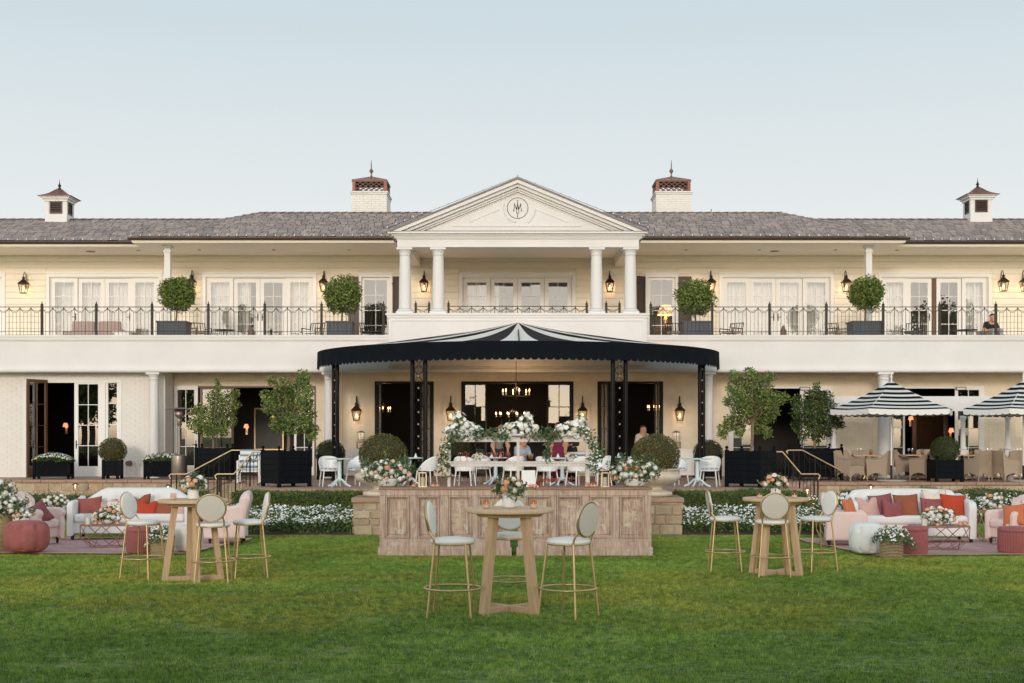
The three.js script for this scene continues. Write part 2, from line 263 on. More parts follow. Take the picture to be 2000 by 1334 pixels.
{ // mown grass: round patches of blades, laid overlapping
  const R = 0.34, tints = [[0.085, 0.165, 0.026], [0.13, 0.235, 0.036], [0.18, 0.29, 0.048], [0.235, 0.345, 0.065], [0.30, 0.32, 0.10]];
  rnd = mulberry(201);
  const variants = [0, 1, 2].map((vi) => {
    const n = 1500, pos = new Float32Array(n * 9), col = new Float32Array(n * 9), nor = new Float32Array(n * 9);
    for (let i = 0; i < n; i++) {
      const a = rr(0, 6.283), r = R * Math.sqrt(rnd()), x = r * Math.cos(a), z = r * Math.sin(a), cl = fbm(x + 0.5, z + 0.5, 16, 22, 2, 165 + vi * 7), h = rr(0.008, 0.017) + 0.05 * Math.max(0, cl - 0.42), t = rr(0, 6.283), w = rr(0.0015, 0.003), lean = rr(0.1, 1.0) * h, la = rr(0, 6.283);
      pos.set([x - Math.cos(t) * w, -0.004, z - Math.sin(t) * w, x + Math.cos(t) * w, -0.004, z + Math.sin(t) * w, x + Math.cos(la) * lean, h, z + Math.sin(la) * lean], i * 9);
      const c = tints[Math.min(4, Math.max(0, (cl * 6.5 - 1.2 + rr(-1.6, 1.6)) | 0))], k = rr(0.7, 1.2) * (0.35 + 1.3 * cl);
      for (let j = 0; j < 3; j++) { col.set([c[0] * k, c[1] * k, c[2] * k], i * 9 + j * 3);  }
    }
    const g = new THREE.BufferGeometry(); g.setAttribute('position', new THREE.BufferAttribute(pos, 3)); g.setAttribute('color', new THREE.BufferAttribute(col, 3)); g.computeVertexNormals(); return g;
  });
  const mats = [[], [], []], m4 = new THREE.Matrix4(), c = new THREE.Color();
  for (let Z = 7.6; Z < 38; Z += 0.40) {
    const half = Math.min(17, 3.6 + Z * 0.42);
    for (let x = -half; x <= half; x += 0.40) {
      const ax = Math.abs(x);
      if (Z > 28.3 && ax < 7.6) continue; if (Z > 33.8) continue;
      const px = x + rr(-0.12, 0.12), pz = Z + rr(-0.12, 0.12);
      m4.compose(V(px, lawnY(px, pz), -pz), new THREE.Quaternion().setFromAxisAngle(V(0, 1, 0), rr(0, 6.283)), V(1, rr(0.8, 1.25), 1));
      const n = fbm(px / 40 + 3, pz / 40 + 3, 10, 26, 4, 151), b = fbm(px / 40 + 3, pz / 40 + 3, 16, 16, 3, 157), q = fbm(px / 40 + 3, pz / 40 + 3, 60, 130, 2, 163), k = 0.42 + 0.62 * n + 0.55 * q;
      const dry = sm(0.50, 0.72, b) * 0.85;
      mats[(rnd() * 3) | 0].push([m4.clone(), [k * (1 + dry * 0.6), k * (1 + dry * 0.12), k * (1 + dry * 0.1)]]);
    }
  }
  const mat = P({ vertexColors: true, roughness: 0.9, specularIntensity: 0.15, side: THREE.DoubleSide });
  variants.forEach((g, i) => {
    const im = new THREE.InstancedMesh(g, mat, mats[i].length); im.name = numbered('mown_grass'); im.castShadow = im.receiveShadow = true;
    mats[i].forEach(([m, k], j) => { im.setMatrixAt(j, m); im.setColorAt(j, c.setRGB(...k)); });
    tag(im, 'short green mown grass of the lawn', 'grass'); stuff(im); scene.add(im);
  });
}

// ---------------------------------------------------------------- terrace
const CW = { x0: -6.95, x1: 7.35, z: 33.0 }, LW = { z: 39.2 }, RW = { z: 37.4 };
{
  struct('terrace_floor', [
    bb(CW.x0 + 0.04, CW.x1 - 0.04, -0.7, TY, -44, -CW.z - 0.05),
    bb(-24, CW.x0 + 0.036, -0.7, TY - 0.004, -44, -LW.z - 0.05), bb(CW.x1 - 0.036, 24, -0.7, TY - 0.004, -44, -RW.z - 0.05)], MT.paving);
}
rnd = mulberry(301);
function stoneWall(name, label, x0, x1, z, yTop, yBot, group) {
  const t = thing(name, label, 'wall', [(x0 + x1) / 2, yBot, -z], 0, group), W = x1 - x0, H = yTop - yBot, off = -W / 2;
  mesh('mortar_backing', bb(-W / 2, W / 2, 0, H - 0.10, -0.30, -0.03), MT.mortar, t);
  for (let x = -W / 2; x < W / 2 - 0.05;) { const w = Math.min(rr(0.55, 0.8), W / 2 - x); mesh('coping_stone', rbb(x + 0.004, x + w - 0.004, H - 0.085, H - 0.002, -0.36, 0.045, 0.012), MT.copingStone, t); x += w; }
  let y = H - 0.09;
  while (y > 0.02) {
    const h = Math.min(rr(0.2, 0.27), y);
    for (let x = -W / 2; x < W / 2 - 0.02;) { let w = rr(0.28, 0.62); if (W / 2 - x - w < 0.2) w = W / 2 - x; const q = rr(-0.012, 0.02); mesh('stone', rbb(x + 0.006, x + w - 0.006, y - h + 0.006, y - 0.006, -0.25, q, 0.018), MT.stone[(rnd() * 4) | 0], t); x += w; }
    y -= h;
  }
  return t;
}
stoneWall('terrace_wall', 'low tan stone terrace wall behind the left sofa', -19, CW.x0 - 1.1, LW.z, TY + 0.002, -0.62);
stoneWall('terrace_wall', 'low tan stone terrace wall under the striped umbrellas', CW.x1 + 1.25, 19, RW.z, TY + 0.002, -0.62);
stoneWall('terrace_wall', 'stone front of the raised terrace left of the bar', CW.x0, -2.6, CW.z, TY + 0.002, -0.5);
stoneWall('terrace_wall', 'stone front of the raised terrace right of the bar', 2.9, CW.x1, CW.z, TY + 0.002, -0.5);
{ // steps behind the bar, down from the terrace to the lawn
  const t = thing('garden_steps', 'terrace steps hidden behind the weathered wooden bar', 'steps', [0.15, -0.73, -CW.z]);
  for (let i = 0; i < 5; i++) mesh('step', rbb(-2.7, 2.7, 0, 0.15 * (5 - i), 0.32 * i - 0.25, 0.32 * (i + 1) - 0.25, 0.015), MT.copingStone, t);
}
// side steps with brass handrails; dir -1 goes down to the left, +1 to the right
function sideSteps(dir, label, railLabel) {
  const s = thing('garden_steps', label, 'steps', [dir < 0 ? CW.x0 : CW.x1, -0.73, -36.9], 0);
  for (let i = 0; i < 5; i++) mesh('step', rbb(dir * (0.33 * i - 0.02), dir * (0.33 * (i + 1) + 0.02), 0, 0.80 - 0.15 * (i + 1), -1.75, 1.75, 0.015), MT.copingStone, s);
  for (const [Z, xa, xb] of [[38.5, -7.85, -10.05], [35.35, -6.60, -7.98]]) {
    const g = thing('handrail', railLabel + (Z > 37 ? ', beside the house' : ', beside the hedge'), 'handrail', [0, 0, -Z]);
    const m = (x) => dir < 0 ? x : -x + 0.3, A = m(xa), B = m(xb), yA = TY + 0.9, yB = PY(926, Z);
    const top = [[A + -dir * 0.02, yA - 0.10, 0], [A - dir * 0.06, yA - 0.04, 0], [A, yA, 0], [A + dir * 0.42, yA, 0], [B - dir * 0.45, yB, 0], [B, yB, 0], [B + dir * 0.06, yB - 0.05, 0], [B + dir * 0.02, yB - 0.14, 0]];
    mesh('top_rail', poly(top, 0.021, 8), MT.brass, g);
    const yAt = (x) => { const t = (x - (A + dir * 0.42)) / (B - dir * 0.45 - A - dir * 0.42); return t < 0 ? yA : t > 1 ? yB : yA + (yB - yA) * t; };
    const base = (x) => { const t = (x - A) / (B - A); return t < 0.12 ? TY - 0.03 : TY - 0.03 - 0.72 * Math.min(1, (t - 0.12) / 0.7); };
    const n = 14;
    for (let i = 0; i <= n; i++) { const x = A + (B - A) * i / n, big = i === 1 || i === n || i === n - 1 || i === 5 || i === 9; mesh(big ? 'post' : 'baluster', bar([x, base(x) - 0.06, 0], [x, yAt(x) - 0.02, 0], big ? 0.022 : 0.008, 6), MT.iron, g); }
    mesh('bottom_rail', poly([[A, base(A) + 0.12, 0], [A + (B - A) * 0.12, base(A) + 0.12, 0], [A + (B - A) * 0.82, base(B) + 0.12, 0], [B, base(B) + 0.12, 0]], 0.011), MT.iron, g);
    for (let i = 0; i < 4; i++) { const x0 = A + (B - A) * (0.2 + 0.16 * i), x1 = A + (B - A) * (0.36 + 0.16 * i); for (const k of [0.12, 0.2]) mesh('swag', tube([[x0, yAt(x0) - 0.05, 0], [(x0 + x1) / 2, (yAt(x0) + yAt(x1)) / 2 - 0.05 - k, 0], [x1, yAt(x1) - 0.05, 0]], 0.008, 10, 5), MT.iron, g); }
  }
}
sideSteps(-1, 'stone steps down to the garden left of the citrus planters', 'brass topped iron handrail of the left steps');
sideSteps(1, 'stone steps down to the garden right of the citrus planters', 'brass topped iron handrail of the right steps');
// ---------------------------------------------------------------- the club house
const house = thing('club_house', 'long two storey white club house with columned portico, balcony and slate roof', 'building', [0, 0, 0]);
const ZL = 42.6, ZW = 41.6, ZU = 46.4, ZF = 41.0, Y0 = TY, YB = 4.56, YS = 7.79, XL = -21, XR = 21;
function cutRow(x0, x1, y0, y1, holes) {                  // what a row keeps between the openings that it meets
  let r = [[x0, x1]];
  for (const [a, b, c, d] of holes) if (y1 > c + 0.001 && y0 < d - 0.001) r = r.flatMap(([p, q]) => b <= p || a >= q ? [[p, q]] : [[p, Math.min(q, a)], [Math.max(p, b), q]].filter(([s, t]) => t - s > 0.01));
  return r;
}
function wallRects(x0, x1, y0, y1, holes) {
  const ys = [...new Set([y0, y1, ...holes.flatMap((h) => [h[2], h[3]])])].filter((y) => y >= y0 && y <= y1).sort((a, b) => a - b), o = [];
  for (let i = 0; i < ys.length - 1; i++) for (const [p, q] of cutRow(x0, x1, ys[i], ys[i + 1], holes)) o.push([p, q, ys[i], ys[i + 1]]);
  return o;
}
function bricks(x0, x1, y0, y1, z, holes) {               // painted brick, proud of the mortar
  const o = [], H = 0.084; let row = 0;
  for (let y = y0; y < y1 - 0.02; y += H, row++) for (const [p, q] of cutRow(x0, x1, y, y + H, holes)) {
    let x = p - (row % 2 ? 0.145 : 0);
    while (x < q - 0.01) { const a = Math.max(p, x) + 0.003, b = Math.min(q, x + 0.29) - 0.003, f = rr(0, 0.004); if (b - a > 0.02) o.push(bb(a, b, y + 0.003, y + H - 0.003, z - 0.03, z + 0.006 + f)); x += 0.29; }
  }
  return o;
}
rnd = mulberry(401);
const hx = (a, b, Z) => [PX(a, Z), PX(b, Z)];
const lowHoles = [[...hx(336, 617, ZL), Y0, 3.02], [...hx(732, 847, ZL), Y0, 3.17], [...hx(901, 1120, ZL), Y0, 3.17], [...hx(1167, 1295, ZL), Y0, 3.17], [...hx(1424, 1626, ZL), Y0, 3.02], [...hx(1738, 1922, ZL), Y0, 3.02]];
const wingHoles = [[...hx(46, 238, ZW), Y0, 3.18]];
const XC = PX(322, ZW);
mesh('wall', wallRects(XC, XR, Y0 - 0.3, 3.9, lowHoles).map(([a, b, c, d]) => bb(a, b, c, d, -ZL - 0.25, -ZL - 0.01)), MT.mortarWarmShade, house);
stuff(mesh('brick', bricks(XC + 0.05, PX(2040, ZL), Y0, 3.85, -ZL, lowHoles), MT.brickWarmShade, house));  // recessed porch wall: its warm shade is painted into the brick colour
mesh('wall', [...wallRects(XL, XC, Y0 - 0.3, 3.9, wingHoles).map(([a, b, c, d]) => bb(a, b, c, d, -ZW - 0.25, -ZW - 0.01)), bb(XC - 0.25, XC - 0.01, Y0 - 0.3, 3.9, -ZL - 0.1, -ZW - 0.25)], MT.mortarWhite, house);
stuff(mesh('brick', [...bricks(PX(-30, ZW), XC, Y0, 3.85, -ZW, wingHoles), ...bricks(-ZL, -ZW, Y0, 3.85, 0, []).map((g) => { g.computeBoundingBox(); const k = g.boundingBox; return bb(XC - 0.03, XC + 0.008, k.min.y, k.max.y, k.min.x, k.max.x); })], MT.brick, house));
// balcony slab and its deep white fascia
mesh('balcony_slab', bb(XL, XR, YB - 0.12, YB - 0.02, -ZU, -ZF - 0.3), MT.soffit, house);
mesh('porch_ceiling', bb(XL, XR, 3.74, 3.86, -ZL - 0.2, -ZF - 0.3), MT.soffit, house);
mesh('fascia', [bb(XL, XR, 3.43, YB - 0.06, -ZF - 0.34, -ZF), bb(XL, XR, YB - 0.06, YB, -ZF - 0.36, -ZF + 0.085), bb(XL, XR, YB - 0.15, YB - 0.06, -ZF, -ZF + 0.06), bb(XL, XR, YB - 0.18, YB - 0.15, -ZF, -ZF + 0.03), bb(XL, XR, 3.43, 3.50, -ZF, -ZF + 0.07), bb(XL, XR, 3.50, 3.56, -ZF, -ZF + 0.035), bb(XL, XR, 3.40, 3.43, -ZF - 0.3, -ZF + 0.02)], MT.paint, house);
// upper wall of clapboards
const dTop = 7.03, upSets = [[-66, 4], [97, 310], [402, 612], [903, 1118], [1411, 1622], [1722, 1930]], upWins = [[706, 761], [1265, 1319]];
const upHoles = [...upSets, ...upWins].map(([a, b]) => [...hx(a, b, ZU), YB, dTop]);
mesh('wall', wallRects(XL, XR, YB - 0.1, YS + 0.3, upHoles).map(([a, b, c, d]) => bb(a, b, c, d, -ZU - 0.25, -ZU - 0.005)), MT.siding, house);
{
  let y = YB; const H = 0.215;
  while (y < YS - 0.02) {
    const h = Math.min(H, YS - y);
    for (const [p, q] of cutRow(PX(-30, ZU), PX(2030, ZU), y, y + h, upHoles.map(([a, b, c, d]) => [a - 0.13, b + 0.13, c, d + 0.13]))) {
      const s = shp([[0, 0.0], [0.045, 0.0], [0.018, h - 0.009], [0, h - 0.009]]);
      mesh('clapboard', ex(s, q - p).rotateY(-Math.PI / 2).translate(q, y, -ZU), MT.siding, house);
    }
    y += h;
  }
}
function trimRect(x0, x1, y0, y1, w, z, d) { return [bb(x0 - w, x0, y0, y1 + w, z, z + d), bb(x1, x1 + w, y0, y1 + w, z, z + d), bb(x0, x1, y1, y1 + w, z, z + d), bb(x0 - w - 0.03, x1 + w + 0.03, y1 + w, y1 + w + 0.05, z, z + d + 0.03)]; }
// a glazed door leaf: frame with its panes and handle; origin at the hinge, bottom
const paneGeo = new Map();
function leafDoor(parent, name, x, y, z, w, h, o = {}) {
  const { cols = 2, rows = 4, mat = MT.whitePaint, st = 0.10, kick = 0.28, turn = 0, handle = 1, bars = 0.022, glass = MT.glass } = o, d = 0.045;
  const x0 = st, x1 = w - st, y0 = kick, y1 = h - st * 1.1, list = [bx(st, h, d, st / 2, h / 2), bx(st, h, d, w - st / 2, h / 2), bx(w - 2 * st, kick, d, w / 2, kick / 2), bx(w - 2 * st, h - y1, d, w / 2, (h + y1) / 2)];
  for (let i = 1; i < cols; i++) list.push(bx(bars, y1 - y0, d * 0.8, x0 + (x1 - x0) * i / cols, (y0 + y1) / 2));
  for (let j = 1; j < rows; j++) list.push(bx(x1 - x0, bars, d * 0.78, (x0 + x1) / 2, y0 + (y1 - y0) * j / rows));
  const f = put(mesh(name, list, mat, parent), x, y, z, turn);
  const pw = (x1 - x0) / cols, ph = (y1 - y0) / rows, key = pw.toFixed(3) + ph.toFixed(3);
  if (!paneGeo.has(key)) paneGeo.set(key, ready(new THREE.PlaneGeometry(pw, ph)));
  for (let i = 0; i < cols; i++) for (let j = 0; j < rows; j++) { const p = mesh('pane', paneGeo.get(key), glass, f); p.position.set(x0 + pw * (i + 0.5), y0 + ph * (j + 0.5), 0); p.rotation.set(rr(-0.004, 0.004), rr(-0.004, 0.004), 0); }
  if (handle) mesh('handle', [bx(0.03, 0.26, 0.012, handle > 0 ? w - st / 2 : st / 2, 1.02, d / 2 + 0.006), bar([handle > 0 ? w - st / 2 : st / 2, 1.02, d / 2], [handle > 0 ? w - st / 2 : st / 2, 1.02, d / 2 + 0.06], 0.009), bar([handle > 0 ? w - st / 2 : st / 2, 1.02, d / 2 + 0.055], [(handle > 0 ? w - st / 2 - 0.12 : st / 2 + 0.12), 1.02, d / 2 + 0.055], 0.009)], MT.iron, f);
  return f;
}
for (const [i, [a, b]] of upSets.entries()) {
  const [x0, x1] = hx(a, b, ZU), n = i === 0 ? 1 : 4, gap = i === 5 ? 0.17 : 0, w = (x1 - x0 - gap - 0.06) / n;
  mesh('door_casing', [...trimRect(x0, x1, YB, dTop, 0.12, -ZU - 0.02, 0.065), bb(x0, x1, dTop - 0.03, dTop, -ZU - 0.16, -ZU - 0.02), bb(x0, x0 + 0.03, YB, dTop - 0.03, -ZU - 0.16, -ZU - 0.02), bb(x1 - 0.03, x1, YB, dTop - 0.03, -ZU - 0.16, -ZU - 0.02), bb(x0, x1, YB - 0.02, YB + 0.03, -ZU - 0.16, -ZU + 0.03)], MT.whitePaint, house);
  for (let k = 0; k < n; k++) leafDoor(house, 'balcony_door', x0 + 0.03 + w * k + (k > 1 ? gap : 0) + 0.005, YB + 0.035, -ZU - 0.07 - (k === 1 || k === 2 ? 0.05 : 0), w - 0.01, dTop - YB - 0.07, { rows: 4, st: 0.14, handle: i === 1 ? (k === 0 || k === 2 ? 1 : 0) : (k === 1 ? 1 : k === 2 ? -1 : 0) });
  if (gap) mesh('door_edge', bb(x0 + 0.03 + 2 * w, x0 + 0.03 + 2 * w + gap, YB + 0.03, dTop - 0.03, -ZU - 0.22, -ZU - 0.13), MT.brownWood, house);
}
for (const [a, b] of upWins) {
  const [x0, x1] = hx(a, b, ZU);
  mesh('window_casing', trimRect(x0, x1, YB, dTop, 0.10, -ZU - 0.02, 0.065), MT.whitePaint, house);
  leafDoor(house, 'window', x0 + 0.01, YB + 0.02, -ZU - 0.08, x1 - x0 - 0.02, dTop - YB - 0.03, { rows: 4, st: 0.09, kick: 0.2, handle: 0 });
}
function shutter(x, y, z, w, h, turn) {
  const list = [bx(0.07, h, 0.035, 0.035, h / 2), bx(0.07, h, 0.035, w - 0.035, h / 2)];
  for (const [p, q] of [[0, 0.1], [h * 0.46, h * 0.46 + 0.08], [h - 0.08, h]]) list.push(bx(w - 0.14, q - p, 0.035, w / 2, (p + q) / 2));
  const s = put(mesh('shutter', list, MT.gutter, house), x, y, z, turn);
  for (const [p, q] of [[0.1, h * 0.46], [h * 0.46 + 0.08, h - 0.08]]) mesh('panel', bx(w - 0.14, q - p, 0.015, w / 2, (p + q) / 2, -0.004), MT.gutter, s);
  mesh('hinge', [bx(0.1, 0.03, 0.02, 0.02, h - 0.25, 0.02), bx(0.1, 0.03, 0.02, 0.02, 0.3, 0.02)], MT.iron, s);
}
{ const [a, b] = hx(706, 761, ZU), [c, d] = hx(1265, 1319, ZU), h = dTop - YB - 0.02;
  shutter(a - 0.46, YB + 0.03, -ZU + 0.08, 0.36, h, 0); shutter(b + 0.12, YB + 0.03, -ZU + 0.08, 0.40, h, -0.25);
  shutter(c - 0.40, YB + 0.03, -ZU + 0.28, 0.36, h, 0.55); shutter(d + 0.10, YB + 0.03, -ZU + 0.08, 0.46, h, 0); }
// rooms behind the glass (closed boxes)
mesh('upper_room', [bb(XL, XR, YB - 0.1, YB, -51, -ZU - 0.25), bb(XL, XR, YS, YS + 0.1, -51, -ZU - 0.25), bb(XL, XR, YB, YS, -51.1, -51), bb(XL - 0.1, XL, YB, YS, -51, -ZU), bb(XR, XR + 0.1, YB, YS, -51, -ZU), ...[-12.2, -6.9, -3.6, 3.9, 7.0, 12.4].map((x) => bb(x, x + 0.1, YB, YS, -51, -ZU - 0.25))], MT.room, house);
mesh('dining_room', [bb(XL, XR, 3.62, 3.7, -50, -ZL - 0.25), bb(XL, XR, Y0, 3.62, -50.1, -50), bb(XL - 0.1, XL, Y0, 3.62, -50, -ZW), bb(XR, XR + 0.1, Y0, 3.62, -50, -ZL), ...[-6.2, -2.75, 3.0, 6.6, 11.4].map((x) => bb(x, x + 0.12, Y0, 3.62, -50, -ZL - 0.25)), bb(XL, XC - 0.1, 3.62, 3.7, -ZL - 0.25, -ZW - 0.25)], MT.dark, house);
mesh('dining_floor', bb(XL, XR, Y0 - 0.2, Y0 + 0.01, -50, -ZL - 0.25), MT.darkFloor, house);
// garden doors
function jamb(x0, x1, top, z, mat, w = 0.06, d = 0.2) { mesh('door_frame', [bb(x0, x0 + w, Y0, top, z - d, z + 0.03), bb(x1 - w, x1, Y0, top, z - d, z + 0.03), bb(x0 + w, x1 - w, top - w, top, z - d, z + 0.03)], mat, house); }
{
  let [x0, x1] = hx(46, 238, ZW); const h = 3.08, yb = Y0 + 0.02;
  jamb(x0, x1, 3.18, -ZW, MT.whitePaint, 0.09);
  const u = (px) => PX(px, ZW);
  leafDoor(house, 'garden_door', u(93), yb, -ZW + 0.05, 0.93, h, { mat: MT.brownWood, turn: -1.92, handle: 1, rows: 4 });
  leafDoor(house, 'garden_door', u(145), yb, -ZW - 0.03, u(199) - u(145), h, { rows: 4, st: 0.125, kick: 0.33, handle: -1 });
  mesh('door_post', bb(u(199) + 0.005, u(206), Y0, 3.1, -ZW - 0.16, -ZW + 0.02), MT.whitePaint, house);
  leafDoor(house, 'sidelight', u(206) + 0.005, yb, -ZW - 0.03, u(236) - u(206) - 0.06, h, { cols: 1, rows: 4, st: 0.075, kick: 0.33, handle: 0 });
  // wide opening left of the canopy
  [x0, x1] = hx(336, 617, ZL); const v = (px) => PX(px, ZL), hh = 2.9;
  jamb(x0, x1, 3.02, -ZL, MT.brownWood, 0.05);
  leafDoor(house, 'garden_door', v(338) + 0.03, yb, -ZL + 0.01, v(386) - v(339), 2.93, { rows: 4, st: 0.12, kick: 0.33, handle: 1 });
  leafDoor(house, 'garden_door', v(390), yb, -ZL - 0.06, v(456) - v(390), hh, { mat: MT.brownWood, st: 0.08, rows: 4, handle: 0 });
  leafDoor(house, 'garden_door', v(574), yb, -ZL - 0.06, v(614) - v(574), hh, { rows: 4, st: 0.07, handle: 0 });
  // black steel doors under the canopy
  const K = { mat: MT.frameBlack, st: 0.06, kick: 0.1, rows: 4, handle: 0, bars: 0.025 };
  for (const [a, b, sd] of [[732, 847, 1], [1167, 1295, -1]]) {
    [x0, x1] = hx(a, b, ZL); jamb(x0, x1, 3.17, -ZL, MT.frameBlack, 0.06);
    const A = leafDoor(house, 'steel_door', x0 + 0.07, yb, -ZL + 0.03, 0.85, 3.02, { ...K, turn: -1.30 });
    const B = leafDoor(house, 'steel_door', x1 - 0.07, yb, -ZL + 0.03, 0.85, 3.02, { ...K, turn: Math.PI + 1.22 });
  }
  [x0, x1] = hx(901, 1120, ZL); jamb(x0, x1, 3.17, -ZL, MT.frameBlack, 0.07);
  leafDoor(house, 'steel_sidelight', v(905), yb, -ZL - 0.06, v(951) - v(905), 3.02, { ...K, rows: 4 });
  leafDoor(house, 'steel_sidelight', v(1068), yb, -ZL - 0.06, v(1116) - v(1068), 3.02, { ...K, rows: 4 });
  // right of the canopy
  [x0, x1] = hx(1424, 1626, ZL); jamb(x0, x1, 3.02, -ZL, MT.whitePaint, 0.08);
  leafDoor(house, 'garden_door', v(1428), yb, -ZL - 0.06, v(1472) - v(1428), hh, { rows: 4, st: 0.08, handle: 0 });
  leafDoor(house, 'garden_door', v(1562), yb, -ZL + 0.04, v(1622) - v(1562), hh, { rows: 4, st: 0.12, handle: -1 });
  [x0, x1] = hx(1738, 1922, ZL); jamb(x0, x1, 3.02, -ZL, MT.whitePaint, 0.08);
  leafDoor(house, 'garden_door', v(1742), yb, -ZL - 0.06, v(1768) - v(1742), hh, { cols: 1, rows: 4, st: 0.06, handle: 0 });
  leafDoor(house, 'garden_door', v(1864), yb, -ZL + 0.04, v(1917) - v(1864), hh, { rows: 4, st: 0.10, handle: -1 });
}
// round columns: shaft with base and capital
function column(x, z, y0, y1, r, name = 'column') {
  const c = put(mesh(name, lathe([[r * 1.0, 0.18], [r * 1.0, 0.3], [r * 0.99, (y1 - y0) * 0.35], [r * 0.86, y1 - y0 - 0.22], [r * 0.86, y1 - y0 - 0.16]], 28), MT.paint, house), x, y0, z);
  mesh('base', [bx(r * 2.7, 0.08, r * 2.7, 0, 0.04, 0), lathe([[0, 0.08], [r * 1.3, 0.08], [r * 1.34, 0.115], [r * 1.28, 0.15], [r * 1.08, 0.165], [r * 1.04, 0.19], [0, 0.19]], 28)], MT.paint, c);
  const t = y1 - y0;
  mesh('capital', [lathe([[0, t - 0.24], [r * 0.95, t - 0.24], [r * 0.97, t - 0.22], [r * 0.88, t - 0.21], [r * 0.88, t - 0.16], [r * 1.1, t - 0.10], [r * 1.2, t - 0.07], [0, t - 0.07]], 28), bx(r * 2.55, 0.068, r * 2.55, 0, t - 0.036, 0)], MT.paint, c);
  return c;
}
for (const px of [301, 643, 1383, 1726]) column(PX(px, 41.2), -41.2, Y0, 3.40, px > 1700 ? 0.19 : 0.165);
// square posts that carry the eaves
for (const px of [328, 1696]) { const x = PX(px, 43.9), p = put(mesh('eave_post', bx(0.2, YS - YB, 0.2, 0, (YS - YB) / 2, 0), MT.paint, house), x, YB, -43.9); mesh('capital', [bx(0.26, 0.06, 0.26, 0, YS - YB - 0.2, 0), bx(0.3, 0.08, 0.3, 0, YS - YB - 0.045, 0)], MT.paint, p); }
// portico: podium, columns, entablature, pediment
const pX0 = PX(776, 41.1), pX1 = PX(1248, 41.1), YC = 5.24, YE = 7.34, qX0 = PX(757, 40.8), qX1 = PX(1265, 40.8), qc = (qX0 + qX1) / 2;
mesh('podium', [bb(qX0 + 0.02, qX1 - 0.02, YB + 0.003, YC - 0.14, -ZF - 0.9, -ZF + 0.10), bb(qX0 - 0.03, qX1 + 0.03, YC - 0.14, YC - 0.06, -ZF - 0.93, -ZF + 0.13), bb(qX0 - 0.07, qX1 + 0.07, YC - 0.06, YC, -ZF - 0.97, -ZF + 0.17), bb(qX0 + 0.02, qX1 - 0.02, 3.62, YB + 0.003, -ZF, -ZF + 0.10)], MT.paint, house);
mesh('podium_panel', [bb(qX0 + 0.1, qX1 - 0.1, 5.0, 5.025, -ZF + 0.10, -ZF + 0.125), bb(qX0 + 0.1, qX0 + 0.125, 3.7, 5.0, -ZF + 0.10, -ZF + 0.125), bb(qX1 - 0.125, qX1 - 0.1, 3.7, 5.0, -ZF + 0.10, -ZF + 0.125)], MT.paint, house);
for (const px of [791, 856, 1165, 1231]) column(PX(px, 41.35), -41.35, YC, YE, 0.195, 'portico_column');
mesh('entablature', [bb(pX0, pX1, YE, YE + 0.24, -41.62, -41.08), bb(pX0 - 0.03, pX1 + 0.03, YE + 0.24, YE + 0.28, -41.64, -41.05), bb(pX0 - 0.09, pX1 + 0.09, YE + 0.28, YE + 0.34, -41.66, -41.0), bb(pX0 - 0.17, pX1 + 0.17, YE + 0.34, YE + 0.395, -41.68, -40.93), bb(qX0 - 0.0, qX1 + 0.0, YE + 0.395, YE + 0.46, -41.7, -40.82), bb(pX0, pX0 + 0.4, YE, YE + 0.40, -43.3, -41.62), bb(pX1 - 0.4, pX1, YE, YE + 0.40, -43.3, -41.62)], MT.paint, house);
mesh('portico_ceiling', [bb(pX0 + 0.3, pX1 - 0.3, YE + 0.36, YE + 0.42, -ZU, -41.6), bb(pX0 + 0.05, pX0 + 0.36, YE + 0.06, YE + 0.36, -ZU, -43.3), bb(pX1 - 0.36, pX1 - 0.05, YE + 0.06, YE + 0.36, -ZU, -43.3)], MT.soffit, house);
const GY = YE + 0.46, AP = 9.47, gh = (qX1 - qX0) / 2, gs = (AP - GY) / gh;
mesh('tympanum', ex(shp([[qX0 + 0.12, GY], [qX1 - 0.12, GY], [qc, AP - 0.1]]), 0.1).translate(0, 0, -41.25), MT.paint, house);
function rake(inset, th, z0, z1, name, mat) { // raking band along both slopes, inset below the roof line
  const k = Math.sqrt(1 + gs * gs), a = inset * k, b = (inset + th) * k, mk = (s) => ex(shp([[s * (gh - Math.max(0, 0)), GY - a < GY ? GY : GY], [0, AP - a], [0, AP - b], [s * (gh - b / gs), GY], [s * (gh - a / gs), GY]].slice(1)), z1 - z0).translate(qc, 0, z0);
  return mesh(name, [mk(-1), mk(1)], mat, house);
}
rake(0.055, 0.10, -41.2, -40.76, 'raking_cornice', MT.paint); rake(0.155, 0.09, -41.2, -40.88, 'raking_cornice', MT.paint); rake(0.245, 0.07, -41.2, -41.0, 'raking_cornice', MT.paint); rake(0.315, 0.05, -41.2, -41.06, 'raking_cornice', MT.paint);
rake(0.0, 0.05, -47, -40.72, 'gable_roof', MT.slate[2]);
mesh('gable_flashing', bb(qX0, qX1, GY, GY + 0.012, -41.2, -40.80), MT.gutter, house);
